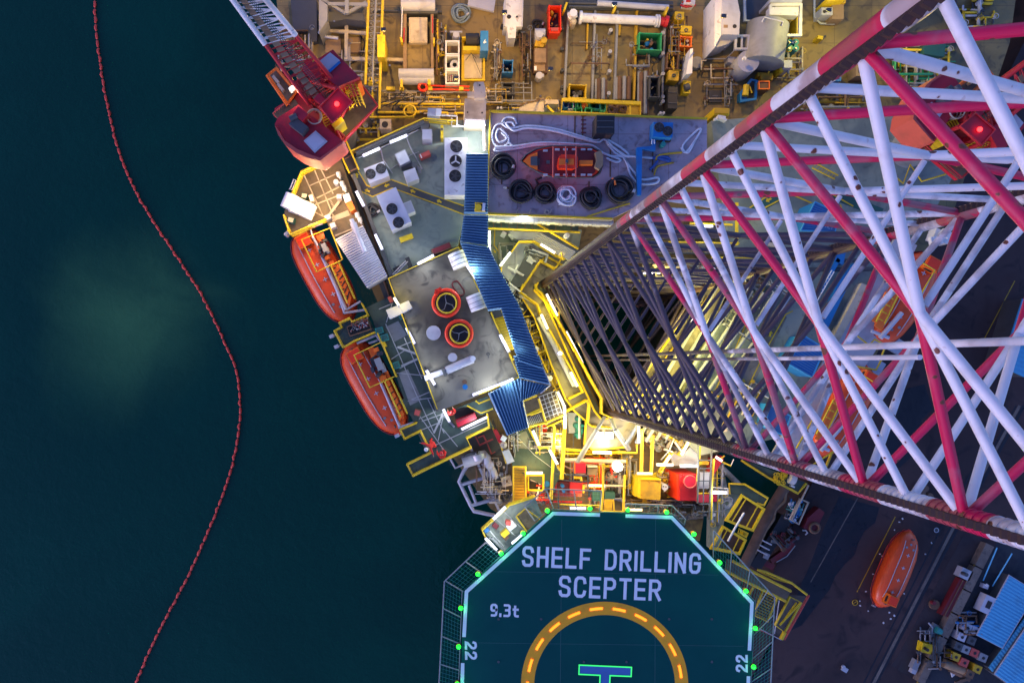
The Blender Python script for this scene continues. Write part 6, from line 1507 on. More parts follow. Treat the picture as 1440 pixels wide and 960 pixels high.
# strip between canopy and leg apron (frame x)
fr('x'); ZT=3.0
t=thing('side_gallery','yellow brown gallery of frames and gratings between canopy and apron','platform',300,430,1.5)
MB().pr([(60,60),(240,130),(300,260),(520,650),(400,760),(300,640),(150,260)],-.2,1.5).build('deck_plate',GTB,t)
m=MB()
for a,b in (((150,200),(250,185)),((200,310),(300,260)),((240,430),(350,370)),((300,560),(400,520)),((340,650),(450,600)),((170,270),(230,240)),((210,370),(260,340)),((280,500),(330,480))): m.line([a,b],2.4,.06,5)
for p in ([(150,190),(200,130),(300,330),(400,530),(470,670)],[(235,180),(330,370),(440,600),(470,660)],[(170,240),(240,390),(330,590),(380,680)]): m.line(p,2.5,.07,5)
m.build('frame_bar',YEL,t)
m=MB()
for i in range(4): m.pr([(175+i*45,300+i*90),(235+i*45,270+i*90),(262+i*45,330+i*90),(205+i*45,362+i*90)],1.55,1.9)
m.build('orange_panel',YDK,t)
m=MB(); m.line([(250,200),(350,380),(470,620)],3.6,.2,8); m.build('silver_pipe',LGR,t)
m=MB(); m.line([(262,210),(362,390),(480,625)],3.3,.13,8); m.build('cable_tray',GRY,t)
for i,(x,y) in enumerate(((232,395),(318,575))): one('white_rag',MB().rc(x,y,34,22,2.5,2.8,20+i*10).rc(x+8,y-6,20,16,2.8,2.95,40),WHI,('upper' if i==0 else 'lower')+' white bundle beside the right edge of the blue canopy','bundle')
blocks('round_lamp','round white lamp on the kerb beside the leg apron','lamp',[('head',TUBE,[('cy',383,422,12,3.9,4.1,14)]),('base',GRY,[('cy',383,422,16,3.4,3.89,14)])],(383,422,3.4))
lamp(268,185,305,270,4.2,'first lamp along the apron kerb below the chord foot',150,YLG)
lamp(448,540,488,622,4.2,'second lamp along the apron kerb, near its lower corner',150,YLG)
lamp(368,660,408,745,4.2,'third lamp, slanting above the square platform',130,YLG)
lamp(410,790,412,880,4.2,'upright lamp right of the square platform',120,YLG)
lamp(300,60,365,190,2.5,'long lamp glowing along the edge of the leg well, upper',90,YLG)
lamp(420,290,520,480,2.5,'long lamp glowing along the edge of the leg well, lower',90,YLG)
rail([(232,0),(240,30),(275,55),(390,250),(480,410),(560,560),(640,700),(640,790),(698,815)],ZA,'long yellow railing along the leg well edge of the apron',h=.9,r=.08)
rail([(155,0),(135,45),(245,125),(260,180),(330,300),(430,480),(525,660),(440,700)],ZA,'long yellow railing along the outer edge of the apron',h=.9,r=.08)
rail([(420,780),(550,710),(565,740),(555,850),(580,870),(698,880)],ZA,'yellow railing stepping round the lower corner of the apron',h=.9,r=.075)
# square platform below the canopy
t=thing('square_platform','square yellow edged platform with dark hatches at the lower end of the canopy','platform',280,740,5)
MB().pr([(130,725),(325,645),(410,800),(300,862),(190,865)],4.7,5).build('grating',GTB,t)
m=MB()
for p in ([(130,725),(240,680)],[(168,805),(268,760)],[(190,870),(300,845),(410,800)],[(250,700),(300,860)],[(262,745),(268,775),(200,800)]): m.line(p,5.3,.08,5)
m.build('edge_bar',YEL,t)
m=MB()
for i in range(5): m.line([(255+i*24,690-i*9),(300+i*24,840-i*12)],5.05,.03,4)
for i in range(6): m.line([(250+i*8,690+i*25),(345+i*8,655+i*25)],5.06,.03,4)
for i in range(8): m.line([(180+i*10,820-i*4),(200+i*10,865-i*4)],5.06,.025,4)
m.build('frame_bar',LGR,t)
# ================================================================ LOWER DECK between leg and helideck (frames l, m, h)
fr('h')
t=thing('lower_deck','ochre lower deck crowded with pipes and frames between leg foot and helideck','platform',400,350,.3)
MB().pr([(0,200),(110,130),(300,200),(560,220),(720,300),(930,360),(950,640),(700,650),(130,640),(0,610)],0,.3).build('deck_plate',TAN,t)
fr('l'); ZL=.3
m=MB(); m.line([(490,110),(510,130),(500,400),(480,780)],4.2,.12,6); m.line([(605,60),(600,150),(575,600)],4.2,.16,6); m.build('a',YEL).name='yellow_mast_rail'; o=bpy.data.objects['yellow_mast_rail']; tag(o,'pair of yellow uprights of a ladder frame standing in front of the ochre deck','frame')
t=thing('long_ladder','dark runged ladder between two yellow uprights','ladder',540,250,1)
m=MB()
for i in range(7): y=100+i*60; m.line([(505,y),(590,y+2)],4.0,.04,5)
m.build('rung',DGR,t)
rail([(445,125),(490,110),(580,70),(588,100)],4.2,'short railing at the head of the long ladder',h=.5,toe=False) 
t=thing('steel_girders','yellow and tan girders crossing the ochre deck level','girder',800,350,2)
m=MB(); m.line([(610,330),(850,345),(1150,355)],2.6,.13,4); m.line([(600,365),(850,372)],2.4,.09,4); m.build('yellow_girder',YEL,t)
m=MB(); m.line([(560,425),(850,432),(1150,440)],2.8,.17,8); m.line([(560,460),(680,515)],2.6,.07,6); m.line([(760,650),(1150,660)],2.2,.1,8); m.build('pale_pipe',CRE,t)
m=MB(); m.line([(615,320),(850,325)],2.2,.06,4); 
for x in (680,757,760): m.line([(x,190),(x,325)],2.1,.05,4)
m.build('black_pipe',DGR,t)
m=MB(); m.tb([(895,150,4.4),(715,445,3.2)],.2,8); m.tb([(1060,150,4.4),(1180,330,3.2)],.2,8); m.tb([(960,40,3.6),(885,160,4.4)],.14,8);m.tb([(1010,40,3.6),(1060,150,4.4)],.14,8); m.build('raking_leg',GRY,t)
for lb,x0,y0,x1,y1,z,e,c in (('lamp leaning at the left of the ladder frame, upper',318,165,370,290,4.6,150,GRC),('lamp leaning at the left of the ladder frame, lower',468,340,535,460,4.6,150,GRC),
 ('lamp above the small window frame by the yellow steps',250,542,400,542,3.6,150,WARM),('upright lamp at the head of the ladder',600,-60,605,140,4.9,120,COOL),
 ('wide lamp on the yellow girder, left of the big floodlight',860,358,1020,362,3.4,240,WARM),('lamp behind the net frame, beside the green light left of the gap',655,858,790,862,4.0,70,COOL),('thin lamp strip on the pale pipe behind the red machine',820,655,960,658,3.2,120,AMB)):
    lamp(x0,y0,x1,y1,z,lb,e,c,warm=c is AMB)
# big floodlight
t=thing('floodlight','brilliant round floodlight blazing above the helideck edge','lamp',1080,485,5)
MB().cy(1080,485,46,6.0,6.5,20).build('housing',LGR,t); MB().cy(1080,485,42,6.5,6.56,20).build('lens',FLOOD,t)
p=W(1080,485,6); plight((p.x,p.y,7.0),330,(1,.93,.75),.3)
MB().tb([(1080,485,.3),(1080,485,6)],.08,8).build('pole',GRY,t)
t=thing('flood_bank','pair of glaring white floodlights under the apron between raking legs','lamp',960,205,2)
for x in (915,1005): MB().rc(x,205,70,62,2.6,3.2).build('housing',LGR,t); MB().rc(x,205,60,52,3.2,3.25).build('lens',FLOOD,t)
p=W(960,260,3); plight((p.x,p.y,4.0),420,(1,.85,.6),.3)
p=W(560,240,3); plight((p.x,p.y,3.6),260,(1,.78,.42),.3); p=W(760,760,2); plight((p.x,p.y,3.0),120,AMB,.3); p=W(330,720,2); plight((p.x,p.y,3.2),120,AMB,.3)
t=thing('green_pump_set','pale green pump set with vertical cylinders, lit, right of the ladder','pump',710,110,ZL)
MB().pr([(625,0),(780,0),(775,180),(640,185)],ZL,1.2).build('base_plate',LGR,t)
m=MB()
for x,y,r in ((735,60,26),(720,120,28),(742,170,30),(728,210,26),(760,120,18)): m.cy(x,y,r,1.2,2.2,14)
m.build('cylinder',TEA,t); MB().tb([(735,20,2.2),(735,235,2.2)],.1,8).tb([(800,110,1.8),(800,160,1.8),(770,200,1.8)],.1,8).build('pipe',WHI,t); MB().rc(790,185,50,40,1.2,2.0).build('orange_motor',ORA,t)
blocks('cone_lamp','white paired lamp fixture on the ochre deck left of the ladder','lamp',[('head',WHI,[('rc',468,200,46,42,2,2.6),('rc',516,200,30,38,2,2.5)]),('bar',YEL,[('tb',[(440,200,1.9),(540,200,1.9)],.06,5)])],(490,200,2))
bars('orange_posts','row of orange upright pipes left of the ladder','pipe',[([(x,100+i*4,1.5),(x+4,220-i*10,1.5)],.12) for i,x in enumerate((375,392,408,428))],ORR)
t=thing('grating_floor','greenish grating floor with yellow steps, left of the ladder frame','platform',230,300,3)
MB().pr([(120,205),(270,140),(370,330),(440,310),(470,340),(560,560),(500,700),(300,600),(130,480),(150,330)],2.7,3).build('grating',GRT,t)
MB().pr([(140,215),(255,165),(330,330),(170,320)],3.002,3.05).build('plate',RFB,t)
m=MB(); m.line([(130,215),(160,330),(150,400)],3.05,.04,4); m.line([(150,190),(330,380),(490,500)],3.05,.03,4); m.build('hose_line',STL,t)
rail([(175,-10),(285,150),(375,325),(440,315),(480,350),(560,520),(620,560)],3.0,'yellow railing running down past both leaning lamps',h=.9)
rail([(285,140),(440,80)],3.0,'short railing under the square platform',h=.9)
t=thing('yellow_steps','yellow stair flight going down beside the green grating, left of the small window frame','stairs',195,640,2)
m=MB()
for i in range(12): y=490+i*26; m.pr([(150,y),(240,y),(240,y+20),(150,y+20)],3.2-.14*i-.1,3.2-.14*i)
m.build('tread',YDK,t); m=MB(); m.tb([(140,485,4),(140,810,2.6)],.07,5); m.tb([(250,485,4),(250,815,2.6)],.07,5); m.line([(135,485),(255,487)],4,.06,5); m.build('handrail',YEL,t)
t=thing('window_frame','yellow square frame opening with white gear inside, under a lamp','frame',330,620,2)
m=MB(); m.line([(258,560),(410,560),(410,700)],3.2,.1,4); m.line([(275,560),(275,695),(400,697)],3.0,.08,4); m.build('frame_bar',YEL,t)
MB().pr([(290,580),(390,580),(390,690),(290,690)],.4,1.0).build('dark_pit',BLK,t)
m=MB(); m.tb([(300,575,2),(360,620,2)],.07,6); m.tb([(340,585,2.2),(380,640,2.0),(350,780,1.6)],.08,6); m.tb([(290,600,1.8),(385,625,1.8)],.09,6); m.build('white_pipe',WHI,t)
m=MB(); m.tb([(348,400,2.6),(350,600,2.4)],.09,6); m.tb([(335,785,2),(465,782,2)],.05,5); m.tb([(345,655,2.6),(405,660,2.6)],.07,6); m.build('orange_pipe',ORR,t)
one('blue_drum',MB().cy(440,642,30,1.5,3.0,24).cy(440,642,26,3.0,3.03,24),MBL,'round blue drum standing by the left end of the net frame','drum')
blocks('crimson_cabinet','dark crimson square cabinet with orange edge above the red machine','cabinet',[('body',CRIM,[('rc',745,498,92,88,2.0,3.4)]),('edge',ORA,[('rc',695,500,14,90,2,3.38)]),('shelf',GRY,[('rc',745,552,96,10,2.6,2.9)])],(745,498,2))
blocks('olive_cabinet','olive square cabinet beside the dark crimson one','cabinet',[('body',YDK if 0 else GTB,[('rc',852,522,92,80,2.0,3.2)]),('side',CRE,[('rc',852,485,88,10,2,3.3)])],(852,522,2))
blocks('red_machine','dark red machine block with green side panels behind the net frame','machine',[('body',DRED,[('rc',640,690,230,130,.3,2.4)]),('red_cover',RED,[('pr',[(650,625),(765,635),(755,730),(650,725)],2.4,2.7)]),('green_panel',DGN,[('rc',520,670,70,100,.3,2.2),('rc',888,750,70,90,.3,2.2),('rc',1010,745,90,60,.3,2.2)]),('handwheel',MBL,[('cy',585,660,16,2.4,2.9,12),('cy',595,708,14,2.4,2.8,12)]),('pipe',RED,[('tb',[(500,800,1.8),(760,805,1.8)],.08,6),('tb',[(520,620,2.8),(520,690,2.8)],.07,6)]),('yellow_pipe',YEL,[('tb',[(680,580,3.0),(750,585,3.0),(752,620,2.9)],.11,6),('tb',[(770,650,2.9),(770,720,2.9)],.09,6)])],(640,690,ZL))
t=thing('scaffold_frame','dark blue grey scaffold frame crossing above the red machine','frame',650,600,3)
m=MB(); m.line([(480,545),(690,560),(820,570)],4.2,.07,4); m.line([(540,600),(700,620),(820,620)],4.1,.06,4); m.line([(520,480),(570,560)],4.2,.06,4); m.line([(680,440),(680,620)],4.2,.05,4); m.line([(812,560),(812,680)],4.2,.07,4); m.line([(640,620),(655,570)],4.1,.05,4); m.line([(545,690),(545,870)],4.3,.06,4); m.build('scaffold_tube',DGR,t)
t=thing('yellow_columns','yellow posts and rails framing the gap in the helideck edge','frame',960,700,3)
m=MB(); m.line([(950,460),(948,690),(935,880)],4.6,.1,5); m.line([(1145,560),(1130,890)],4.6,.1,5); m.line([(1040,780),(1050,885)],4.4,.06,5); m.line([(935,885),(1130,890)],4.4,.06,5); m.line([(560,825),(720,830),(930,835)],4.2,.06,5); m.line([(1015,385),(1025,375)],3,.1,5); m.build('post',YEL,t)
m=MB()
for i in range(7): m.pr([(958,780+i*14),(1030,780+i*14),(1030,790+i*14),(958,790+i*14)],3.2+.1*i-.06,3.2+.1*i)
m.build('tread',YDK,t)
piperun('cream and orange pipes behind the lamp strip, left of the gap',(820,560,950,860),ZL,9,41,[CRE,YEL,PNK],rr=(.04,.1))
piperun('grey machine pipework under the blazing floodlight',(960,520,1140,780),ZL,12,42,[GRY,LGR,DGR],rr=(.05,.13))
piperun('yellow and cream pipes along the girders above the crimson cabinet',(610,340,1140,540),ZL,10,43,[CRE,YEL,BRN],rr=(.05,.12))
piperun('orange pipes between window frame and red machine',(270,700,490,820),ZL,7,44,[ORR,CRE,GRY],rr=(.03,.07))
piperun('pale pipes on the ochre deck behind the ladder',(380,150,600,520),ZL,7,45,[CRE,GRY,YDK],rr=(.04,.1))
# lower left corner: equipment edge (frame g)
fr('g')
t=thing('machinery_corner','rusty brown deck corner over the sea with pale pipes and pots','platform',650,580,1.5)
MB().pr([(470,370),(620,310),(640,230),(760,540),(780,800),(680,850),(600,680),(520,500)],1.2,1.5).build('deck_plate',RFB,t)
MB().line([(490,430),(560,590),(680,850)],1.6,.14,4).build('edge_beam',LGR,t)
t=thing('bent_pipe','fat pale elbow pipe leaving the deck corner over the sea','pipe',500,510,2)
MB().line([(435,528),(530,500),(545,480)],2.6,.5,14).build('pipe',LAV,t) ; MB().line([(545,478),(575,470),(600,500),(605,540)],2.6,.32,12).build('elbow',LGR,t); MB().line([(540,470),(552,505)],2.7,.6,12).build('flange',STL,t)
for lb,x,y,r,z in (('large pale round pot in the middle of the deck corner',616,545,31,2.6),('pale round pot below the large one',650,618,26,2.4),('small flat pot at the left of the large pale pot',575,535,16,2.0),('low flat pot between the pale pots',605,605,20,1.9)):
    blocks('pot',lb,'pot',[('body',LGR,[('cy',x,y,r,1.5,z,24)]),('lid',LAV,[('cy',x,y,r*.85,z,z+.1,24)])],(x,y,1.5),group='pale pots on the deck corner')
MB().line([(616,545),(640,590),(652,620)],2.4,.3,10).build('a',LGR).name='pot_connector'; o=bpy.data.objects['pot_connector']; tag(o,'pale duct joining the two pale round pots','duct')
blocks('pipe_support','pink red steel frame in the upper left of the deck corner','frame',[('frame',PNK,[('line',[(520,350),(550,410),(640,370)],2.2,.08,4),('line',[(540,360),(575,345),(600,395)],2.2,.08,4),('line',[(600,400),(630,470),(655,455)],2.0,.06,4)])],(560,380,1.5))
blocks('flat_fan_box','tan square box with a cross shaped top at the lower right of the deck corner','box',[('body',CRE,[('rc',732,655,66,66,1.5,2.3,-12)]),('cross',GRY,[('rc',732,655,50,5,2.3,2.36,33),('rc',732,655,50,5,2.365,2.39,-57)]),('hub',BRN,[('cy',732,655,9,2.4,2.5,10)])],(732,655,1.5))
coil('grey coil on the deck edge above the sea frame',735,750,34,1.5,DGR,4,.06,group='rope coils on the drill deck')
one('ring_fitting',MB().to(694,610,12,1.8,.07,14,6).cy(694,610,6,1.5,1.8,10),WHI,'small white ring fitting beside the pale pots','fitting')
piperun('thin pipes and clamps beside the tan square box',(600,680,700,800),1.4,6,51,[CRE,GRY],rr=(.03,.07))
blocks('red_pipe_panel','row of red, white and grey boxes on a slanting edge below the blue canopy','cabinet',[('red_box',RED,[('pr',[(640,310),(665,305),(705,380),(680,398)],3,4)]),('white_box',WHI,[('rc',712,368,34,34,3,4.2,30)]),('valve_body',CRE,[('cy',712,410,24,3,3.8,14),('cy',725,408,10,3.8,4.2,10)]),('grey_box',LGR,[('pr',[(703,455),(748,440),(785,520),(738,540)],3,4.1)]),('edge',YEL,[('line',[(605,225),(690,400),(730,535)],3.6,.07,5)])],(700,420,3))
t=thing('sea_frame','pale lavender tubular frame hanging out over the sea','frame',500,700,1)
MB().line([(470,545),(440,590),(410,655),(490,820),(510,855),(650,885)],1,.16,8).build('outer_tube',LAV,t)
m=MB(); m.line([(420,680),(575,632)],1,.15,8); m.line([(490,820),(645,775)],1,.15,8); m.line([(478,680),(525,800)],1,.13,8); m.line([(350,500),(385,565),(450,535)],2,.09,6); m.build('cross_tube',LAV,t)
MB().pr([(570,725),(630,705),(650,745),(600,765)],1.0,1.3).build('plate',BRN,t)
one('dark_louvre',MB().pr([(430,500),(460,470),(530,455),(530,480),(450,515)],2.2,2.9),DGR,'dark louvred box under the railing, behind the fat pale elbow pipe','box')
# small lit platform left of helideck (frame i)
fr('i')
t=thing('refuel_platform','small bright platform with white lamps at the upper left edge of the helideck','platform',400,170,5.5)
MB().pr([(288,170),(430,35),(560,-10),(600,90),(400,280)],5.2,5.5).build('floor',RFG,t)
MB().pr([(468,90),(512,55),(580,125),(520,165)],5.502,5.7).build('dark_hatch',GTB,t)
m=MB(); m.line([(470,90),(512,55),(590,110)],5.8,.05,4); m.line([(465,95),(525,180)],5.8,.07,4); m.build('hatch_edge',YEL,t)
m=MB(); m.line([(355,105),(460,195)],5.55,.03,4); m.line([(310,150),(400,250)],5.55,.03,4); m.line([(390,60),(500,160)],5.55,.03,4); m.build('floor_seam',STL,t)
rail([(430,38),(288,168),(310,215)],5.5,'railing on the seaward side of the small bright platform',h=.9)
rail([(565,-5),(430,38)],5.5,'railing on the upper side of the small bright platform',h=.9)
lamp(348,108,408,48,6.6,'lamp on the upper left side of the small bright platform',150,COOL)
lamp(308,210,362,268,6.6,'lamp on the lower left side of the small bright platform',150,COOL)
lamp(445,235,500,190,6.6,'lamp on the lower right side of the small bright platform, by the green light',90,COOL)
one('yellow_case',MB().rc(408,185,40,26,5.5,6.2,-40),YEL,'yellow case on the small bright platform','case')
one('rusty_case',MB().rc(412,205,26,20,5.5,6.0,-40),BRN,'rusty case beside the yellow case on the small bright platform','case')
blocks('hose_reel','pinkish white hose reel on the small bright platform','reel',[('reel',WHI,[('rc',440,145,44,34,5.5,6.3,-40)]),('bag',PNK,[('rc',425,132,24,20,5.5,6.4,10)])],(440,145,5.5))
one('blue_case',MB().rc(312,168,26,20,5.5,6.0,-40),MBL,'blue case in the corner of the small bright platform','case')
one('dark_slot',MB().rc(358,145,30,24,5.5,5.8,40),DRED,'dark red flat box on the small bright platform','box')
t=thing('dark_bracket','dark U shaped bracket at the lower tip of the small bright platform','bracket',350,240,6)
MB().line([(310,215),(338,205),(400,265)],6.8,.06,4).build('bar',DGR,t)
# right half (frame m)
fr('m')
t=thing('white_tent_gear','white frames and grating floor with yellow edge under the leg chord','platform',650,330,2.5)
MB().pr([(540,300),(600,250),(650,300),(770,180),(820,220),(830,410),(560,400)],2.2,2.5).build('grating',LGR,t)
m=MB(); m.line([(560,400),(700,300),(820,370)],2.6,.04,4); m.line([(600,280),(810,390)],2.6,.04,4); m.line([(470,230),(560,260)],3.4,.1,5); m.line([(575,120),(520,250),(440,340)],3.4,.06,4); m.line([(580,150),(650,250)],3.3,.12,6); m.build('frame_tube',STL,t)
rail([(440,480),(565,265),(640,300),(740,170)],2.5,'yellow railing stepping beneath the leg chord',h=.9)
for lb,x0,y0,x1,y1,e,c,wm in (('lamp leaning under the leg chord, upper of the two',655,285,722,165,130,GRC,0),('lamp leaning under the leg chord, lower of the two',485,375,535,300,110,WARM,0),
 ('pink lamp on the upper rail left of the violet one',400,392,560,396,110,(1,.55,.4),0),('violet white lamp above the red square cabinet',645,405,815,408,150,COOL,0),('lamp strip left, above the olive yellow cabinet',200,483,345,485,110,AMB,1),
 ('bright lamp over the water by the white ladder bridge',948,680,1115,685,190,COOL,0),('short orange pink lamp at the head of the red slope',1015,315,1070,350,150,(1,.6,.4),0),('amber lamp behind the net frame right of the gap',120,860,240,862,90,AMB,1),('upright lamp left of the yellow uprights',208,0,210,165,150,COOL,0)):
    lamp(x0,y0,x1,y1,4.4,lb,e,c,warm=bool(wm))
t=thing('olive_cabinet','large olive yellow square cabinet behind the helideck edge','cabinet',325,650,1)
MB().pr([(228,550),(440,560),(432,760),(228,745)],.3,3.4).build('body',YDK,t); MB().pr([(210,535),(440,540),(440,552),(228,548),(228,740),(205,735)],.3,3.6).build('frame_edge',YEL,t); MB().rc(195,705,50,36,1.5,2.6).build('side_bracket',YEL,t)
blocks('blue_gauge','pale blue round gauge next to the large olive yellow cabinet','gauge',[('dial',LAV,[('cy',480,625,34,1,3.2,22)]),('face_mark',DGR,[('cy',465,618,7,3.2,3.24,8),('cy',492,622,7,3.2,3.24,8)]),('stem',WHI,[('tb',[(478,640,3.1),(478,670,3.1)],.06,6)])],(480,625,1))
t=thing('red_tank','red square cabinet with a big round lid, orange left side','tank',740,610,1)
MB().pr([(628,492),(818,490),(818,765),(635,765)],.3,3.6).build('body',RED,t); MB().pr([(604,488),(627,492),(633,765),(608,760)],.3,3.5).build('side_panel',ORR,t)
l=MB().cy(742,568,68,3.6,4.3,32).build('round_lid',CRIM,t); MB().to(742,568,64,4.3,.05,32,6).build('lid_rim',PNK,l)
t=thing('yellow_stand','ochre base plates and drums around the large olive yellow cabinet','base',300,760,.5)
MB().pr([(150,755),(420,765),(420,800),(150,795)],.3,1.4).build('base_plate',YDK,t); MB().cy(300,780,50,1.4,1.8,20).build('drum',YDK,t)
piperun('yellow valves above the large olive yellow cabinet',(370,460,560,560),.3,9,61,[YEL,CRE,BRN],rr=(.04,.09))
piperun('grey and cream pipes between gauge and red square cabinet',(500,520,600,740),.3,8,62,[GRY,CRE,YEL],rr=(.04,.09))
piperun('small cream fittings under the large olive yellow cabinet',(340,760,560,830),.3,7,63,[CRE,DGR],rr=(.03,.07))
piperun('dark pipes below the red square cabinet',(570,780,940,950),.3,8,64,[DGR,GRY,GTB],rr=(.04,.1))
piperun('rusty beams under the leg chord, left',(250,40,560,230),1.0,7,65,[BRN,CRE,GRY],rr=(.06,.14),ang=28)
t=thing('yellow_uprights','two tall yellow uprights running down below the leg chord','frame',300,250,3)
m=MB(); m.line([(245,25),(235,465)],4.6,.13,6); m.line([(352,90),(338,470)],4.6,.13,6); m.line([(190,180),(190,270),(0,268)],4.0,.09,5); m.build('upright',YEL,t)
t=thing('dark_ladder_tower','dark ladder tower with ochre panels right of the red square cabinet','tower',890,560,1)
m=MB(); m.line([(830,190),(825,500),(820,790)],4.8,.08,5); m.line([(965,240),(955,600),(940,960)],4.8,.08,5)
for y in (345,430,560,800,880): m.line([(835,y),(960,y)],4.8,.06,4)
m.line([(885,440),(875,950)],4.7,.05,4); m.line([(800,930),(930,880)],4.6,.06,4); m.build('ladder_tube',DGR,t)
m=MB(); m.line([(845,200),(838,340)],4.5,.1,5); m.line([(828,400),(820,560)],4.5,.1,5); m.line([(985,330),(965,600),(958,960)],4.7,.12,5); m.line([(820,690),(940,690)],4.4,.06,5); m.build('yellow_post',YEL,t)
MB().pr([(838,365),(938,360),(935,392),(840,395)],3.8,4.2).build('ochre_box',YDK,t)
MB().pr([(845,470),(945,470),(935,640),(835,640)],1.6,2.4).build('grey_sheet',LGR,t)
MB().pr([(820,700),(1018,702),(1020,775),(820,785)],1.2,2.4).build('crimson_box',CRIM,t)
MB().pr([(830,200),(970,240),(965,340),(850,340)],.4,1.2).build('ochre_floor',TAN,t)
t=thing('red_slope','red slanted plate lit orange, under the leg chord beside dark water','plate',1000,400,2)
MB().pr([(975,330),(1070,300),(1090,340),(1050,400),(985,500),(945,470)],1.2,2.2).build('plate',RED,t)
MB().line([(1070,360),(1165,405)],2.6,.07,5).line([(1100,300),(1060,330)],2.6,.07,5).build('yellow_rail',YEL,t)
MB().line([(1165,400),(1195,335)],2.6,.04,4).build('pale_post',WHI,t)
fr('n')
t=thing('raking_struts','two pale struts slanting across the dark water from the hull','strut',300,320,-2)
MB().tb([(215,230,1.5),(255,450,-4)],.22,10).build('strut',CRE,t); MB().tb([(220,235,1.5),(520,530,-5)],.24,10).build('strut',CRE,t)
t=thing('ladder_bridge','short white ladder bridge over the bright lamp','ladder',200,430,2.6)
MB().line([(130,415),(285,428)],2.8,.05,5).line([(130,440),(285,452)],2.8,.05,5).line([(280,425),(278,480)],2.8,.05,5).build('rail',WHI,t)
t=thing('dark_wing_landing','dark five sided landing with yellow rim above the yellow crates','platform',460,480,1.5)
MB().pr([(285,385),(430,385),(645,510),(605,580),(540,560),(380,480),(300,470)],1.2,1.5).build('grating',GRT,t)
MB().line([(295,475),(290,383),(430,388),(640,512),(605,578),(540,560)],1.7,.1,5).build('rim',YEL,t)
coil('pale hose coil on the deck beside the yellow crates',262,548,52,1.0,LGR,4,.07,group='rope coils on the drill deck',tail=[(240,620),(248,660)])
t=thing('corner_deck','grey deck corner right of the ladder tower','platform',180,650,1)
MB().pr([(120,440),(290,470),(420,480),(250,700),(200,960),(110,960)],0.31,1.0).build('deck_plate',RFG,t)
def bigcrate(lb,c,z,seed):
    t=thing('crate_rack',lb,'rack',sum(p[0] for p in c)/4,sum(p[1] for p in c)/4,z,'yellow framed racks by the quay')
    MB().pr(c,z,z+.2).build('floor',BRN,t)
    m=MB(); m.line(c,z+2.2,.13,4,True); m.line(c,z+.3,.1,4,True)
    for x,y in c: m.tb([(x,y,z),(x,y,z+2.2)],.1,4)
    m.build('frame',YEL,t)
    a,b,cc_,d=[Vector(p) for p in c]; m=MB()
    for f in (.2,.75): m.line([tuple(a.lerp(b,f)),tuple(d.lerp(cc_,f))],z+2.25,.05,4)
    m.build('cross_bar',YEL,t)
    m=MB()
    for i in range(6): m.line([tuple(a.lerp(d,i/6)),tuple((a.lerp(d,(i+1)/6))+Vector((10,6)))],z+2.3,.05,4)
    m.build('side_lattice',YEL,t)
bigcrate('upper yellow framed brown rack at the hull corner',[(405,490),(600,610),(500,800),(265,710)],0,1)
bigcrate('lower yellow framed brown rack at the hull corner, crossed by the net frame',[(235,770),(435,890),(380,1010),(130,960)],-.6,2)
bars('grey_pole','lavender pole leaning over the two yellow framed racks','pole',[([(425,645,4.5),(350,770,4.5),(280,900,4.5)],.09)],LAV)
blocks('small_cage','small yellow box cage between the two racks','cage',[('cage',YEL,[('line',[(380,790),(460,830),(445,865),(370,825)],1.6,.06,4,True),('rc',435,845,40,36,.6,1.4,25)])],(420,830,.5))
one('white_dome',MB().cy(150,660,20,1.0,1.6,16),WHI,'small white dome by the ladder tower edge','dome')
t=thing('starboard_walkway','grey walkway wing with yellow rail and a yellow net heap, under the leg chord','walkway',650,300,1)
MB().pr([(400,170),(480,190),(760,290),(1000,380),(920,470),(640,330)],.7,1.0).build('grating',GRT,t)
MB().line([(400,172),(640,325),(910,470),(985,378)],1.2,.11,5).build('rim',YEL,t)
m=MB(); rr=random.Random(9)
for i in range(30): x,y=rr.uniform(705,820),rr.uniform(290,380); m.to(x,y,rr.uniform(8,18),1.1+rr.random()*.5,.04,10,4)
one('net_heap',m,YEL,'heap of yellow netting on the walkway wing under the leg chord','net')
blocks('white_reel','white drum beside the yellow netting','drum',[('drum',LAV,[('tb',[(835,335,1.6),(880,355,1.6)],.4,14)]),('plate',WHI,[('rc',865,408,36,14,1.0,1.3,25)])],(855,345,1))
# ================================================================ STARBOARD SIDE (seen through the lattice leg)
fr('o0'); ZX=3.0
t=thing('starboard_roof','grey green deck with painted walkways behind the lattice leg','building',1110,300,0)
MB().pr([(1000,170),(1240,150),(1350,230),(1296,330),(1200,450),(1096,615),(985,640),(940,600),(1010,440),(1030,395)],.31,ZX).build('roof',RFG,t)
def pl2(pts,w,nm='painted_line'): paintline(pts,w,t,ZX+.004,nm)
m=MB(); ribbon(m,[W(x,y,ZX) for x,y in ((1052,300),(1122,262),(1175,275),(1240,300))],14*(H-ZX)/FO,ZX+.002,ZX+.004); m.build('walkway_paint',DGN,t)
pl2([(1050,295),(1085,272),(1120,252),(1150,262),(1200,290)],2); pl2([(1072,294),(1112,273),(1140,285),(1190,320)],2)
arrowm(1081,281,150,5,t,ZX); arrowm(1180,290,30,5,t,ZX); arrowm(1083,469,-85,5,t,ZX); arrowm(1045,537,-80,5,t,ZX)
pl2([(1115,437),(1105,442),(1078,490),(1050,548)],1.6); pl2([(1060,430),(1030,500),(1000,560)],1.6)
m=MB(); ribbon(m,[W(x,y,ZX) for x,y in ((1095,440),(1065,500),(1030,570))],26*(H-ZX)/FO,ZX+.002,ZX+.0035); m.build('walkway_paint',RFB,t)
t=thing('yellow_steps','yellow slatted steps on the grey green deck behind the lattice leg','stairs',1160,242,ZX)
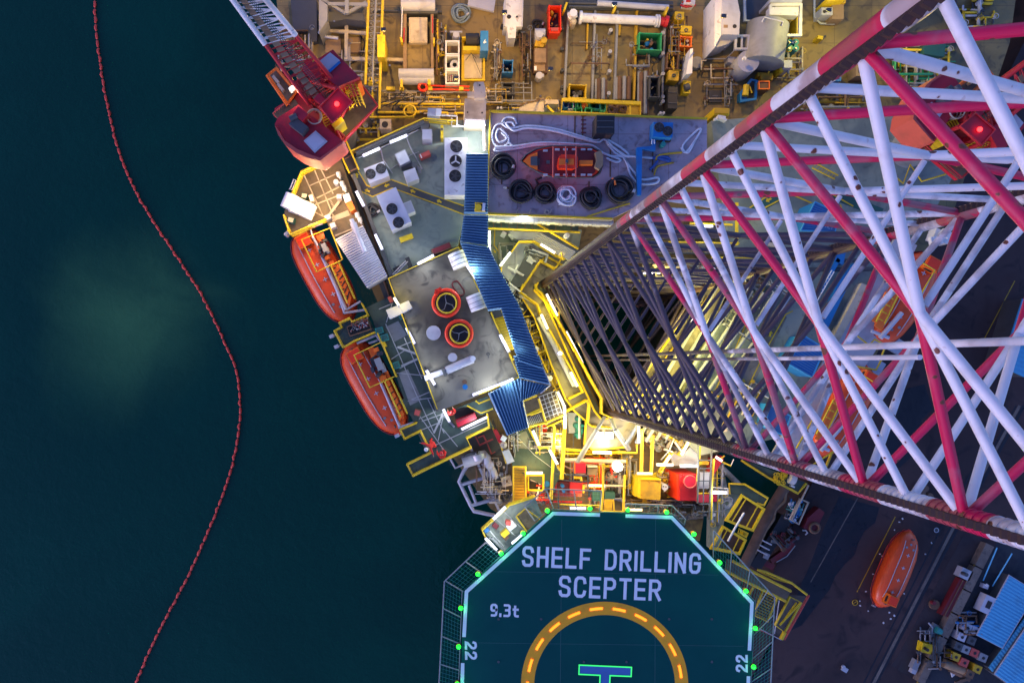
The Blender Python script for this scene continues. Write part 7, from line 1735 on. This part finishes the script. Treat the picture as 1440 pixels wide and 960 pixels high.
m=MB(); m.line([(1142,236),(1174,252)],ZX+.6,.06,5); m.line([(1148,230),(1179,247)],ZX+.6,.06,5)
for i in range(9): m.line([(1143+i*3.7,235+i*1.9),(1148+i*3.7,230+i*1.9)],ZX+.55,.03,4)
m.build('step',YEL,t)
t=thing('yellow_walkway_zigzag','zigzag yellow railing in front of the far crane','railing',1290,240,5)
MB().line([(1245,236),(1270,258),(1280,232),(1296,255),(1330,245)],6.0,.07,5).line([(1245,236),(1270,258),(1280,232),(1296,255),(1330,245)],5.5,.05,5).build('rail',YEL,t)
# blue containers
def container(lb,A,B,C,D,z0,z1,txt=None):
    t=thing('blue_container',lb,'container',A[0],A[1],z0,'blue containers behind the leg')
    MB().pr([A,B,C,D],z0,z1).build('body',MBL,t)
    a,b,c,d=[Vector(p) for p in (A,B,C,D)]; m=MB()
    for i in range(13): m.line([tuple(a.lerp(d,(i+.5)/13)),tuple(b.lerp(c,(i+.5)/13))],z1+.02,.035,4)
    m.build('roof_rib',BLU,t)
    m=MB(); m.line([A,B,C,D],z1+.03,.06,4,True); m.build('edge_rail',SKB,t)
    return t
cc2=container('blue container with white lettering, behind the lattice leg',(1146,284),(1180,300),(1174,327),(1126,324),ZX,ZX+2.6)
lettering('CO. JLT',(1148,317),(1171,323),4.2,.8,ZX+2.61,OWH,cc2)
container('square bright blue container between lattice leg and lower lifeboat',(1131,472),(1160,490),(1142,530),(1108,511),ZX,ZX+2.6)
container('small blue container half hidden behind the lower leg braces',(1082,568),(1112,585),(1102,612),(1076,600),ZX,ZX+1.8)
for lb,pts in (('blue tarpaulin strip lying on the starboard deck, right one',[(1178,398),(1200,370),(1205,376),(1165,460),(1155,455)]),('narrow blue plank beside the blue tarpaulin strip',[(1160,390),(1178,362),(1182,366),(1150,422),(1147,418)]),('small blue sheet above the blue tarpaulin strip',[(1168,350),(1190,352),(1186,372),(1166,364)])):
    one('blue_sheet',MB().pr(pts,ZX,ZX+.5),MBL,lb,'sheet')
bars('white_ladder','pale ladder rails by the blue plank','ladder',[([(1146,421,ZX+1),(1170,380,ZX+1)],.05),([(1149,423,ZX+1),(1173,382,ZX+1)],.05)]+[([(1146+i*3,421-i*5,ZX+1),(1149+i*3,423-i*5,ZX+1)],.03) for i in range(8)],WHI)
# dark girders crossing between deck and leg well
t=thing('well_girders','dark girders and pipes running across the far side of the leg well','girder',980,350,1)
m=MB()
for i,(y0,y1,r) in enumerate(((322,318,.32),(334,330,.22),(347,344,.3),(356,352,.16),(370,366,.26),(382,378,.2))): m.tb([(905,y0,2.2+.15*i),(1250,y1,2.2+.15*i)],r,6)
m.build('girder',DGR,t); m=MB(); m.line([(940,340),(1040,342)],3.4,.07,5); m.line([(970,314),(1030,316)],3.6,.09,5); m.line([(1036,285),(1036,345)],3.6,.14,4); m.line([(1040,300),(1075,302)],3.4,.08,4); m.line([(1000,362),(1066,363)],3.4,.06,4); m.line([(1082,388),(1066,418)],3.4,.14,4); m.build('yellow_rail',YEL,t)
MB().line([(900,362),(1120,372)],2.6,.1,6).line([(960,318),(1000,320)],3.5,.12,4).line([(1075,342),(1090,345)],3.4,.2,4).build('pale_rail',CRE,t)
lamp(905,384,928,384,3.6,'lamp at the far side of the leg well, left',80,YLG); lamp(998,376,1004,376,3.6,'tiny lamp at the far side of the leg well, middle',60,COOL); lamp(988,318,1002,318,3.8,'lamp below the starboard deck beside the yellow bars',90,COOL)
piperun('rusty pipe tangle at the far side of the leg well',(905,372,1080,402),ZA,14,71,[BRN,GRY,DGR,CRE],rr=(.05,.12))
piperun('dark frames on the starboard deck left of the bright blue container',(1010,400,1110,470),ZX,8,72,[DGR,GRY,LGR],rr=(.04,.1),ang=-58)
piperun('cream and yellow gear seen through the lowest braces',(900,520,1010,625),1.2,12,73,[YEL,CRE,GRY,LGR],rr=(.05,.12),ang=-60)
piperun('pale pipes on the deck right of the leg foot',(1000,520,1080,620),ZX-1,8,74,[LGR,CRE,YDK],rr=(.05,.1),ang=-60)
bars('long_pale_pipes','long pale and dark pipes running beside the leg well toward the bright blue container','pipe',[([(880+i*14,625-i*2,4),(1010+i*16,400+i*3,4)],.14) for i in range(7)],GRY)
for x,y,e,c in ((985,455,220,YLG),(955,505,220,YLG),(925,552,220,YLG),(1012,428,160,YLG),(990,520,160,GRC),(960,560,280,YLG),(1010,470,90,GRC),(985,610,240,WARM),(925,600,200,YLG),(1060,300,60,YLG),(935,372,60,YLG)): p=W(x,y,4.5); plight((p.x,p.y,5.6),e,c,.3)  # added point lights without fittings, brightening the decks round the leg well
t=thing('boat_deck_strip','pale green deck strip with yellow edge alongside the starboard lifeboats','walkway',1170,480,ZX)
MB().pr([(1262,330),(1290,345),(1228,470),(1240,480),(1200,540),(1150,640),(1100,655),(1085,640),(1140,540)],ZX+.02,ZX+.3).build('deck_plate',LGR,t)
m=MB(); m.line([(1252,378),(1232,420),(1218,440),(1203,470),(1222,485),(1230,477),(1246,485),(1240,500)],ZX+1.3,.08,5); m.line([(1240,505),(1232,520),(1205,515)],ZX+1.3,.08,5); m.line([(1160,560),(1120,630)],ZX+1.3,.07,5); m.line([(1120,640),(1140,655),(1180,630)],ZX+1.3,.07,5); m.build('yellow_rail',YEL,t)
t=thing('pale_kerb_strip','mossy pale strip along the inner edge of the boat deck','strip',1190,430,ZX)
MB().pr([(1212,398),(1222,402),(1180,480),(1172,474)],ZX,ZX+.8).build('strip',CRE,t)
# boards over the starboard lifeboats
for lb,ox,oy in (('upper starboard lifeboat',0,0),('lower starboard lifeboat',-84,158)):
    t=thing('winch_platform','yellow railed orange boards over the '+lb,'platform',1255+ox,410+oy,4.6)
    q=lambda x,y:(x+ox,y+oy)
    MB().pr([q(1262,395),q(1272,400),q(1240,465),q(1230,458)],4.3,4.45).pr([q(1246,410),q(1256,414),q(1234,455),q(1226,450)],4.46,4.6).build('orange_board',ORA,t)
    m=MB(); m.line([q(1256,404),q(1232,452)],5.6,.06,5); m.line([q(1268,405),q(1244,455)],5.6,.06,5); m.line([q(1290,365),q(1315,380),q(1296,412)],5.4,.06,5)
    for i in range(5): m.line([q(1256-i*5,408+i*10),q(1262-i*5,411+i*10)],5.0,.045,4)
    m.build('top_rail',YEL,t)
    MB().line([q(1268,440),q(1238,475)],4.4,.2,6).line([q(1225,465),q(1250,475)],4.3,.14,6).build('davit_arm',LAV,t)
for x,y in ((1250,470),(1175,612),(1222,500)): one('grey_grate',MB().rc(x+8,y+14,26,20,ZX-.5,ZX-.2,30),LGR,'pale grating panel %s'%('under the bow of the upper starboard lifeboat' if y==470 else 'under the lower starboard lifeboat' if y==612 else 'between the two starboard lifeboats'),'grating')
bars('dark_hose','black and yellow striped barrier behind the lowest braces','barrier',[([(1170,635,4),(1160,660,4)],.12)],YDK)
# far crane, and clutter near the top right
p=P(1352,172,11); cr=dup(crane_left,(p.x,p.y,0),math.radians(-87),'second red pedestal crane seen through the top of the lattice leg, red beacon lit')
lr=P(1395,196,13.5); plight((lr.x+.2,lr.y,lr.z+1.2),6,(1,.04,.03),.1)
blocks('beige_tank','beige rounded tank behind the leg chord at the top of the picture','tank',[('shell',CRE,[('pr',[(1285,0),(1320,-20),(1322,8),(1310,19),(1290,12)],0,4)]),('lower_shell',LGR,[('tb',[(1270,25,2),(1284,15,2)],1.0,16)])],(1300,5,0))
one('teal_tarp',MB().pr([(1305,58),(1322,55),(1330,62),(1328,80),(1300,76),(1298,66)],0,1.6),DGN,'crumpled dark teal tarpaulin behind the upper braces','tarpaulin')
blocks('blue_bin','small blue and white bin beside the teal tarpaulin','bin',[('body',MBL,[('cy',1330,52,6,0,1.2,14)]),('lid',WHI,[('rc',1332,50,6,5,1.2,1.3)])],(1330,52,0))
piperun('yellow and cream clutter near the top right of the deck',(1255,60,1345,125),0,10,75,[YEL,CRE,GRN,LGR],rr=(.05,.12))
piperun('pipes along the deck edge behind the topmost white brace',(1340,-5,1400,40),0,7,76,[LGR,DGR,YEL],rr=(.05,.14))
piperun('grey gear below the grey tank beside the leg chord',(1120,120,1240,160),0,8,77,[GRY,BRN,YDK],rr=(.05,.12))
for x,y,w,h,mt,lb in ((1150,108,20,22,ORR,'orange drum box right of the leg chord'),(1175,104,16,20,MBL,'dark blue box behind the first white brace'),(1128,128,14,18,YDK,'ochre box tucked behind the leg chord'),(1215,92,22,30,PLN,'tan locker behind the red brace')):
    blocks('deck_box',lb,'box',[('body',mt,[('rc',x,y,w,h,0,1.4)]),('lid',DGR,[('rc',x,y,w*.7,h*.7,1.4,1.44)])],(x,y,0))
one('white_bag_heap',MB().rc(1325,332,22,16,ZX,ZX+1,20).rc(1318,338,16,12,ZX+1,ZX+1.4,-10).rc(1332,328,12,10,ZX+1,ZX+1.5,40),WHI,'heap of white bags beyond the far leg chord','bag')
# ================================================================ QUAY
fr('k')
m=MB(); rr=random.Random(6)
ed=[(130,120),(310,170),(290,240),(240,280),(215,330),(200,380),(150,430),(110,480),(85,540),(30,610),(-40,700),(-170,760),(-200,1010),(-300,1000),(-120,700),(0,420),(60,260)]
struct(MB().pr(ed,ZQ,ZQ+.004).build('wet_patch',ASD))  # irregular near-black sheet laid on the quay
fr('o0')
struct(MB().pr([(1268,548),(1300,540),(1312,575),(1296,590),(1284,640),(1262,660),(1250,700),(1230,700),(1236,640),(1256,600)],ZQ,ZQ+.004).build('wet_patch',ASD))  # second irregular near-black sheet, farther up the quay
def qstrip(nm,lb,pts,w,mt,h=.01,cat_='rail'):
    m=MB(); ribbon(m,[P(x,y,ZQ) for x,y in pts],w*(H-ZQ)/FO,ZQ+.001,ZQ+h); o=m.build(nm,mt)
    if lb: tag(o,lb,cat_)
    else: struct(o)
    return o
qstrip('quay_line',None,[(1259,726),(1205,832)],1.2,YDK,.006); qstrip('quay_line',None,[(1427,395),(1379,486)],1.2,YDK,.006)
qstrip('quay_groove',None,[(1196,700),(1128,820)],3.4,ASD,.006); qstrip('quay_groove',None,[(1206,700),(1140,818)],1.4,CON,.006)
for x0,x1,w,mt in ((1345,1229,4.5,ASD),(1334,1222,2.2,ASD),(1322,1212,2.0,ASD),(1339,1226,4,CON)): qstrip('quay_track',None,[(x0+95,570),(x0,745),(x1,965)],w,mt,.007 if mt is ASD else .011)
fr('r')
t=thing('kerb_wall','long pale stone kerb wall of blocks along the quay in the lower right','wall',400,500,ZQ)
a,b=Vector((580,110)),Vector((150,965))
for i in range(6):
    p=a.lerp(b,i/6+.003); q=a.lerp(b,(i+1)/6-.006); n=Vector((24,12)) if i<5 else Vector((20,10))
    MB().pr([tuple(p-n),tuple(p+n),tuple(q+n),tuple(q-n)],ZQ,ZQ+.8).build('stone_block',CON,t)
MB().line([(528,140),(235,740),(130,960)],ZQ+.5,.07,4).build('steel_edge',YDK,t)
struct(MB().pr([(410,60),(540,60),(220,760),(90,930),(-30,850),(0,810)],ZQ,ZQ+.012).build('quay_apron',CON if 0 else deckmat('brown_quay',(.05,.035,.035),(.03,.022,.028),sc=.2,rough=.85)))
struct(MB().pr([(640,60),(900,60),(900,1400),(200,1300),(170,965)],ZQ,ZQ+.008).build('yard_ground',deckmat('yard_ground',(.03,.035,.045),(.018,.02,.03),sc=.3,rough=.8)))
blocks('quay_bollard','white square bollard block above the long red box on the quay','bollard',[('base',LGR,[('rc',430,292,70,62,ZQ,ZQ+.8,25)]),('post',DGR,[('cy',434,296,12,ZQ+.8,ZQ+1.4,14)])],(430,292,ZQ))
blocks('quay_bollard','bright yellow square bollard block at the end of the kerb','bollard',[('base',YEL,[('rc',192,748,66,58,ZQ,ZQ+.8,12)]),('post',BLK,[('cy',195,757,10,ZQ+.8,ZQ+1.3,12)])],(192,748,ZQ))
blocks('red_trough','long dull red trough along the kerb','trough',[('body',DRED,[('pr',[(395,318),(428,335),(318,555),(275,540)],ZQ,ZQ+.7)]),('rib',BRN,[('line',[(412,328),(298,548)],ZQ+.74,.05,4)])],(350,440,ZQ))
blocks('green_machine','small green and grey winch on the quay near the yellow bollard','winch',[('base',GRY,[('rc',240,640,80,56,ZQ,ZQ+.3,-60)]),('drum',TEA,[('tb',[(245,630,ZQ+.6),(275,645,ZQ+.6)],.3,12)]),('pipe',LGR,[('tb',[(215,680,ZQ+.4),(225,620,ZQ+.4),(200,590,ZQ+.4)],.08,6)])],(240,640,ZQ))
blocks('rusty_winch','faint rusty round fitting on the brown quay strip','fitting',[('base',BRN,[('cy',240,480,30,ZQ,ZQ+.3,16)]),('post',DRED,[('cy',236,470,12,ZQ+.3,ZQ+.7,12)])],(240,480,ZQ))
blocks('pale_boxes','pale dusty boxes low on the quay strip','box',[('box',GRY,[('rc',125,850,34,60,ZQ,ZQ+.6,25)]),('lid',LGR,[('rc',115,885,28,40,ZQ,ZQ+.5,25)])],(125,860,ZQ))
# sheds with blue sheet roofs
def shed(lb,c,z,n):
    z=z-1.8
    t=thing('blue_roof_shed',lb,'shed',c[0][0],c[0][1],ZQ,'blue roofed sheds on the quay')
    MB().corr(*c,z,n,.05).build('roof',SKB,t)
    MB().pr(c,ZQ,z-.15).build('wall',DGR,t)
    m=MB(); m.line([c[0],c[1],c[2],c[3]],z-.05,.06,4,True); m.build('gutter',LAV,t)
shed('bright blue shed roof, the upper left of the two',[(695,298),(860,400),(650,745),(495,665)],ZQ+3,20)
shed('bright blue shed roof in the corner of the picture',[(900,470),(1100,600),(820,1060),(605,905)],ZQ+3.4,26)
t=thing('lean_to_roof','narrow ribbed roof strip between the two blue shed roofs','roof',700,720,ZQ)
MB().corr((880,440),(900,465),(600,900),(572,865),ZQ+1.1,24,.04).build('roof_sheet',SKB,t); MB().pr([(880,440),(900,465),(600,900),(572,865)],ZQ,ZQ+.9).build('wall',DGR,t)
fr('o0'); t=thing('ribbed_shed','slate blue ribbed shed roof at the right edge, behind the braces','shed',1430,490,ZQ)
MB().corr((1438,420),(1470,436),(1440,530),(1408,515),ZQ+2.6,16,.05).build('roof',SKB,t); MB().pr([(1438,420),(1470,436),(1440,530),(1408,515)],ZQ,ZQ+2.45).build('wall',DGR,t)
fr('r')
bars('blue_poles','pair of thin blue poles standing beside the kerb wall','pole',[([(620,130,ZQ+2.5),(535,330,ZQ+.3)],.06),([(712,165,ZQ+2.5),(592,365,ZQ+.3)],.06)],SKB)
blocks('pale_bag','small pale blue bag at the foot of the thin blue poles','bag',[('bag',LAV,[('rc',552,368,34,26,ZQ,ZQ+.5,20)]),('flap',WHI,[('rc',560,360,16,14,ZQ+.5,ZQ+.6,40)])],(552,368,ZQ))
blocks('parked_cart','white cart with a dark hole, left of the upper blue shed roof','cart',[('body',LAV,[('rc',565,480,66,110,ZQ+.3,ZQ+1.2,25)]),('opening',BLK,[('rc',570,480,30,46,ZQ+1.2,ZQ+1.23,25)]),('wheel',BLK,[('rc',540,540,14,20,ZQ,ZQ+.5,25),('rc',600,520,14,20,ZQ,ZQ+.5,25)])],(565,480,ZQ))
dr=[(440,620,LAV,'twin pale drums nearest the upper blue shed'),(490,640,LAV,'pale drum beside the twin pale drums'),(405,678,LAV,'pale blue square drum at the left of the cluster'),(465,700,DGR,'dark drum in the middle of the cluster'),(385,735,DGR,'dark drum at the left edge of the cluster'),(430,755,GRY,'grey drum below the dark one'),(482,775,PNK,'pinkish drum in the cluster'),(535,805,GRY,'grey pink drum at the right of the cluster'),(368,800,YDK,'yellow topped drum at the lower left of the cluster'),(420,835,PNK,'dull pink drum beside the yellow topped one'),(500,875,YDK,'drum with an orange patch, lowest right of the cluster'),(455,905,BRN,'brown drum among the rusty scrap')]
for x,y,mt,lb in dr:
    blocks('quay_drum',lb,'drum',[('body',mt,[('rc',x,y,50,48,ZQ,ZQ+1.0,22)]),('bung',BLK,[('cy',x+3,y+2,9,ZQ+1.0,ZQ+1.03,12)])],(x,y,ZQ),group='drums stored on the quay')
blocks('scrap_rolls','rolls of brown matting lying below the drums','roll',[('roll',PLN,[('tb',[(290,835,ZQ+.5),(410,880,ZQ+.5)],.42,12)]),('wrap',BRN,[('tb',[(330,870,ZQ+.4),(400,905,ZQ+.4)],.3,10)])],(350,860,ZQ))
blocks('scrap_planks','short brown planks heaped at the bottom edge of the yard','plank',[('plank',WOD,[('rc',430,930,60,20,ZQ,ZQ+.3,30),('rc',400,950,70,18,ZQ+.3,ZQ+.5,-20)]),('rag',WHI,[('pr',[(335,890),(375,900),(345,925)],ZQ,ZQ+.1)])],(420,940,ZQ))
t=thing('stacked_logs','round brown logs stacked end on behind the lower chord','log',1310,695,ZQ); fr('k')
for i,(x,y) in enumerate(((520,85),(505,105),(540,120),(500,125),(525,140),(560,140),(585,165),(545,160))): MB().cy(x,y,14,ZQ,ZQ+.9+.01*i,12).build('log_end',WOD,t)
# litter by the lying lifeboat
m=MB(); rr=random.Random(12)
for x,y in ((400,235),(415,222),(342,352),(320,392),(283,470),(247,548),(262,636),(224,590),(224,612),(380,655),(362,672),(330,690),(520,378),(545,330),(380,270),(420,560),(355,640),(310,380)): m.rc(x+rr.uniform(-3,3),y+rr.uniform(-3,3),rr.uniform(4,8),rr.uniform(4,7),ZQ,ZQ+.06,rr.uniform(0,90))
o=m.build('litter',WHI); o['kind']='stuff'; tag(o,'white scraps of litter scattered round the lying lifeboat','litter')
t=thing('painted_ring','small yellow painted ring with a cross bar on the dark quay','marking',200,597,ZQ); MB().to(200,597,12,ZQ+.02,.04,20,5).line([(192,600),(208,592)],ZQ+.02,.04,4).build('ring',YDK,t)
blocks('floor_lamp','small round drain ring by the leg chord above the lying lifeboat','drain',[('ring',LGR,[('to',566,272,10,ZQ+.03,.04,14,5)]),('grate',DGR,[('cy',566,272,8,ZQ,ZQ+.03,12)])],(566,272,ZQ))
one('white_bird',MB().rc(155,900,26,20,ZQ,ZQ+.2,30).cy(150,888,8,ZQ+.2,ZQ+.4,8),LGR,'pale smudge of dumped sand on the open quay','sand')
# fender edge and gear of the quay by the dark water
fr('n'); zf=ZQ+.6
t=thing('fender_log','long brown timber fender along the quay edge beside the dark water','fender',650,700,ZQ)
MB().line([(790,415),(700,560),(655,640),(580,800),(480,1010),(330,1300),(250,1440)],zf,.5,12).build('log',WOD,t)
MB().line([(800,420),(790,540),(700,620),(690,700),(620,800),(520,1010)],zf+.3,.16,7).build('hose',PLN,t)
fr('q'); t=thing('black_conveyor','black belt like trough behind the timber fender','trough',300,250,ZQ)
MB().line([(500,-90),(450,0),(330,190),(230,340)],zf-.2,.75,4).build('trough',BLK,t)
for k_,(y,lb) in enumerate(((140,'a'),)):
    t=thing('white_rungs','three white ladder rungs crossing the black trough','ladder',340,190,ZQ+1)
    for i in range(3): MB().tb([(270+i*21,195-i*40,ZQ+1.3),(355+i*18,240-i*43,ZQ+1.3)],.07,5).build('rung',LGR,t)
    MB().rc(350,250,44,50,ZQ+.2,ZQ+1.1,25).rc(412,128,44,26,ZQ+.2,ZQ+1.1,10).build('bracket',GRY,t)
fr('n')
t=thing('rectangular_stand','cream yellow rectangular stand frame on the quay edge','frame',930,640,ZQ+1)
MB().line([(1003,552),(915,748),(835,705),(925,515),(1008,555)],ZQ+2.2,.09,5).line([(1005,395),(850,712)],ZQ+2.5,.09,5).build('frame_bar',CRE,t)
piperun('blue and white pipes tangled beside the stand frame',(800,520,940,720),ZQ,9,81,[MBL,WHI,DGR,TEA],rr=(.04,.1),ang=20)
piperun('rusty scrap and hoses along the black trough',(690,740,880,950),ZQ,9,82,[BRN,DRED,DGR],rr=(.05,.12),ang=-40)
t=thing('red_machine','dark red machine with a round wheel lying on the quay','machine',1060,740,ZQ)
MB().pr([(1100,600),(1150,640),(1060,830),(960,780),(1000,690)],ZQ,ZQ+1.0).build('body',DRED,t); MB().to(1060,780,42,ZQ+1.1,.14,20,6).build('wheel',BRN,t); MB().line([(950,800),(980,800),(995,825),(975,840)],ZQ+.5,.08,6).build('pipe_end',WHI,t)
fr('q')
t=thing('red_boom_parts','red bars lying on the quay below the white rungs','bar',400,250,ZQ)
MB().line([(560,130),(510,200),(380,290)],ZQ+.5,.35,4).line([(300,290),(400,340)],ZQ+.4,.4,4).build('bar',DRED,t); MB().line([(430,300),(520,250),(590,160)],ZQ+.9,.05,4).build('grey_pole',GRY,t)
# yellow gangway stairs under the right net frame
t=thing('gangway_bridge','green brown gangway with yellow rails leading from the helideck corner to the quay','gangway',300,430,-2)
MB().pr([(20,275),(60,290),(555,545),(505,630),(0,370)],-3.2,-3).build('walk_plate',GTB,t)
MB().line([(60,290),(300,415),(555,545)],-2,.12,6).line([(0,370),(100,425),(510,630)],-2,.12,6).build('yellow_rail',YEL,t)
MB().line([(270,365),(340,380),(560,475),(690,575)],-3,.1,5).line([(290,375),(420,440),(560,480)],-3.4,.08,5).build('outer_rail',YEL,t)
t=thing('yellow_stairs','yellow latticed stair tower under the right edge of the helideck','stairs',310,680,-4)
MB().line([(320,530),(240,745),(355,800),(440,600)],-4,.12,5,True).line([(240,510),(190,590)],-3.6,.12,5).line([(300,600),(250,700)],-4.1,.06,4).build('frame',YEL,t)
m=MB()
for i in range(9): m.line([(305+i*-6,560+i*22),(410-i*8,610+i*21)],-4.2,.06,4)
m.build('tread',YDK,t)
t=thing('yellow_frame_tower','yellow framed tower with crossed bars at the quay end of the gangway','frame',530,740,-5)
MB().line([(545,590),(640,640),(500,890),(420,830)],-5,.12,5,True).line([(635,640),(460,830)],-4.9,.1,5).line([(600,640),(480,810)],-4.95,.08,5).line([(500,890),(470,950)],-5,.2,5).build('frame',YEL,t)
MB().pr([(550,600),(625,640),(480,860),(425,825)],-7,-6.9).build('inner_plate',GTB,t)
t=thing('brown_landing','brown landing platform edged by thin pale pipes at the quay end of the gangway','platform',560,800,-6)
MB().pr([(420,560),(705,590),(500,955),(290,850),(420,600)],-8,-7.8).build('deck_plate',deckmat('dull_brown',(.10,.075,.05),(.06,.045,.035)),t)
MB().line([(710,580),(500,955)],-6.6,.07,5).line([(695,580),(485,955)],-6.8,.05,5).line([(270,860),(470,950)],-6.8,.05,5).build('pale_pipe',PNK,t)
t=thing('mooring_wires','thin pale ropes stretched over the quay corner','rope',700,500,ZQ)
MB().tb([(455,620,-5),(415,900,-7)],.05,5).tb([(290,860,-4),(470,955,-7)],.04,5).build('rope',LGR,t)
# added masts that light the drill deck
fr('o0')
for x,y,h_,lb,e,c in ((548,92,7,'slim light mast beside the hatch skid',520,WARM),(700,70,7,'slim light mast beside the white ramp piece',520,WARM),(838,60,7,'slim light mast between the skid rails',520,(1,.72,.3)),(975,75,7,'slim light mast left of the white chute',480,WARM),(1115,60,6,'slim light mast beside the filter shack',380,YLG),(470,30,7,'slim light mast beside the dark wedge skid',330,WARM),(640,140,5,'slim light mast by the pale crane rest',260,WARM),(760,135,6,'slim light mast beside the cream tarpaulin',260,WARM),(1225,60,6,'slim light mast behind the upper braces',300,YLG),(590,15,6,'slim light mast at the top edge of the deck',300,WARM)):
    added_lamppost(x,y,0,h_,lb,e*1.5,c)

# extra gear crowding the decks
EX=[('low pipes along the left edge of the tan deck beside the wedge skid',(385,40,440,110),0,6,[GRY,BRN,CRE],(.04,.1)),
('short pipes beside the cross shaped frame',(478,60,520,118),0,5,[CRE,GRY],(.03,.08)),
('pipes and valves between hatch skid and three cell basket',(612,20,628,110),0,6,[GRY,YEL,BRN],(.03,.07)),
('fittings between blue ended reel and small blue basket',(690,60,706,120),0,5,[CRE,BRN,GRY],(.03,.07)),
('thin pipes in front of the dark square basket',(672,118,720,150),0,7,[CRE,GRY,YDK],(.03,.07)),
('hoses beside the tan pump skid',(725,40,748,120),0,6,[BLK,BRN,GRY],(.03,.06)),
('scattered tubes between the skid rails of the pipe deck',(800,40,860,100),0,4,[BRN,GRY],(.03,.07)),
('tubes on the pipe deck near the green open skip',(880,60,925,120),0,4,[BRN,GRY],(.03,.07)),
('pipes around the column of small boxes',(940,20,975,100),0,8,[YDK,GRY,BRN],(.03,.07)),
('low pipes on the open deck below the white chute',(985,80,1040,150),0,7,[GRY,CRE,BRN],(.03,.08)),
('pipes between grey tank and leg chord',(1090,60,1130,110),0,7,[GRY,YEL,CRE],(.03,.08)),
('yellow and grey pipes left of the pale crane rest',(540,130,650,160),0,10,[YEL,GRY,CRE],(.03,.07)),
('pipes along the edge of the storage deck under the cream tarpaulin',(700,140,790,160),0,8,[YEL,CRE,GRY],(.03,.07)),
('pipework beside the upper red locker edge below the canopy',(715,560,735,640),3,6,[CRE,GRY],(.03,.06)),
('yellow and grey pipes under the square platform',(742,585,790,640),2.2,9,[YEL,GRY,CRE],(.03,.07)),
('cream pipes below the girders, centre',(800,640,870,690),.5,9,[CRE,YEL,ORR],(.04,.09)),
('pipes beside the large olive yellow cabinet, left',(872,640,900,700),.5,7,[YEL,GRY,CRE],(.04,.08)),
('dark pipes along the top net frame of the helideck',(880,702,960,722),1,9,[DGR,CRE,BRN],(.03,.07)),
('small pipes on the rusty deck corner over the sea',(668,640,715,700),1.5,8,[LGR,BRN,CRE],(.03,.06)),
('pipes beside the yellow gallery frames',(740,420,790,540),1.5,9,[YEL,CRE,GRY],(.03,.07)),
('small pipes round the grey machinery cabinet',(700,340,745,400),2,9,[LGR,GRY,CRE],(.03,.07)),
('pipes on the deck corner beside the upper yellow rack',(1000,650,1020,740),1,7,[LGR,GRY,YEL],(.03,.06)),
('rusty scrap on the brown quay strip',(1290,880,1340,940),ZQ,7,[BRN,DGR,GRY],(.04,.09)),
('pipe ends in the yard beside the kerb wall',(1345,860,1380,900),ZQ,6,[GRY,MBL,BRN],(.04,.09))]
for i,(lb,rc_,z,n,mts,rr_) in enumerate(EX): piperun(lb,rc_,z,n,100+i,mts,rr=rr_)

fr('o0')
for i,(x0,y0,x1,y1,lb,e) in enumerate(((975,448,966,463,'lamp on the far edge of the leg well, nearest the far chord',160),(938,506,929,521,'lamp on the far edge of the leg well, halfway down',180),(900,562,892,574,'lamp on the far edge of the leg well, lowest',180))):
    lamp(x0,y0,x1,y1,3.9,lb,e,YLG)  # added fittings that brighten the far edge of the well
rail([(1000,416),(880,590)],ZA,'yellow railing along the far side of the leg well, seen through the lattice',h=.9,r=.08)
# ================================================================ CAMERA, SKY
cam=bpy.data.cameras.new('camera'); co=bpy.data.objects.new('camera',cam); col.objects.link(co)
co.location=(0,0,H); cam.sensor_width=36; cam.lens=36*FO/1440; cam.shift_x=(720-NX)/1440; cam.shift_y=-(480-NY)/1440; cam.clip_end=3000; cam.clip_start=.3
bpy.context.scene.camera=co
w=bpy.data.worlds.new('World'); bpy.context.scene.world=w; w.use_nodes=True; nt=w.node_tree
bg=nt.nodes['Background']; sky=nt.nodes.new('ShaderNodeTexSky'); sky.sky_type='NISHITA'; sky.sun_disc=False
SE,SR=math.radians(14),math.radians(240)
sky.sun_elevation=SE; sky.sun_rotation=SR; sky.ozone_density=6; sky.air_density=1.0; sky.dust_density=.3
tn=nt.nodes.new('ShaderNodeMix'); tn.data_type='RGBA'; tn.blend_type='MULTIPLY'; tn.inputs[0].default_value=1; tn.inputs[7].default_value=(1.42,1.02,1.22,1); nt.links.new(sky.outputs[0],tn.inputs[6]); nt.links.new(tn.outputs[2],bg.inputs[0]); bg.inputs[1].default_value=SKYS
s=bpy.data.lights.new('sun','SUN'); s.energy=SUNE; s.angle=math.radians(30); s.color=(.88,.68,1.0)
so=bpy.data.objects.new('sun',s); col.objects.link(so); so.rotation_euler=(math.radians(74),0,math.radians(-60))
sc=bpy.context.scene; sc.view_settings.view_transform='Standard'; sc.view_settings.look='None'; sc.view_settings.exposure=EXPO; sc.view_settings.gamma=1; sc.view_settings.use_curve_mapping=False
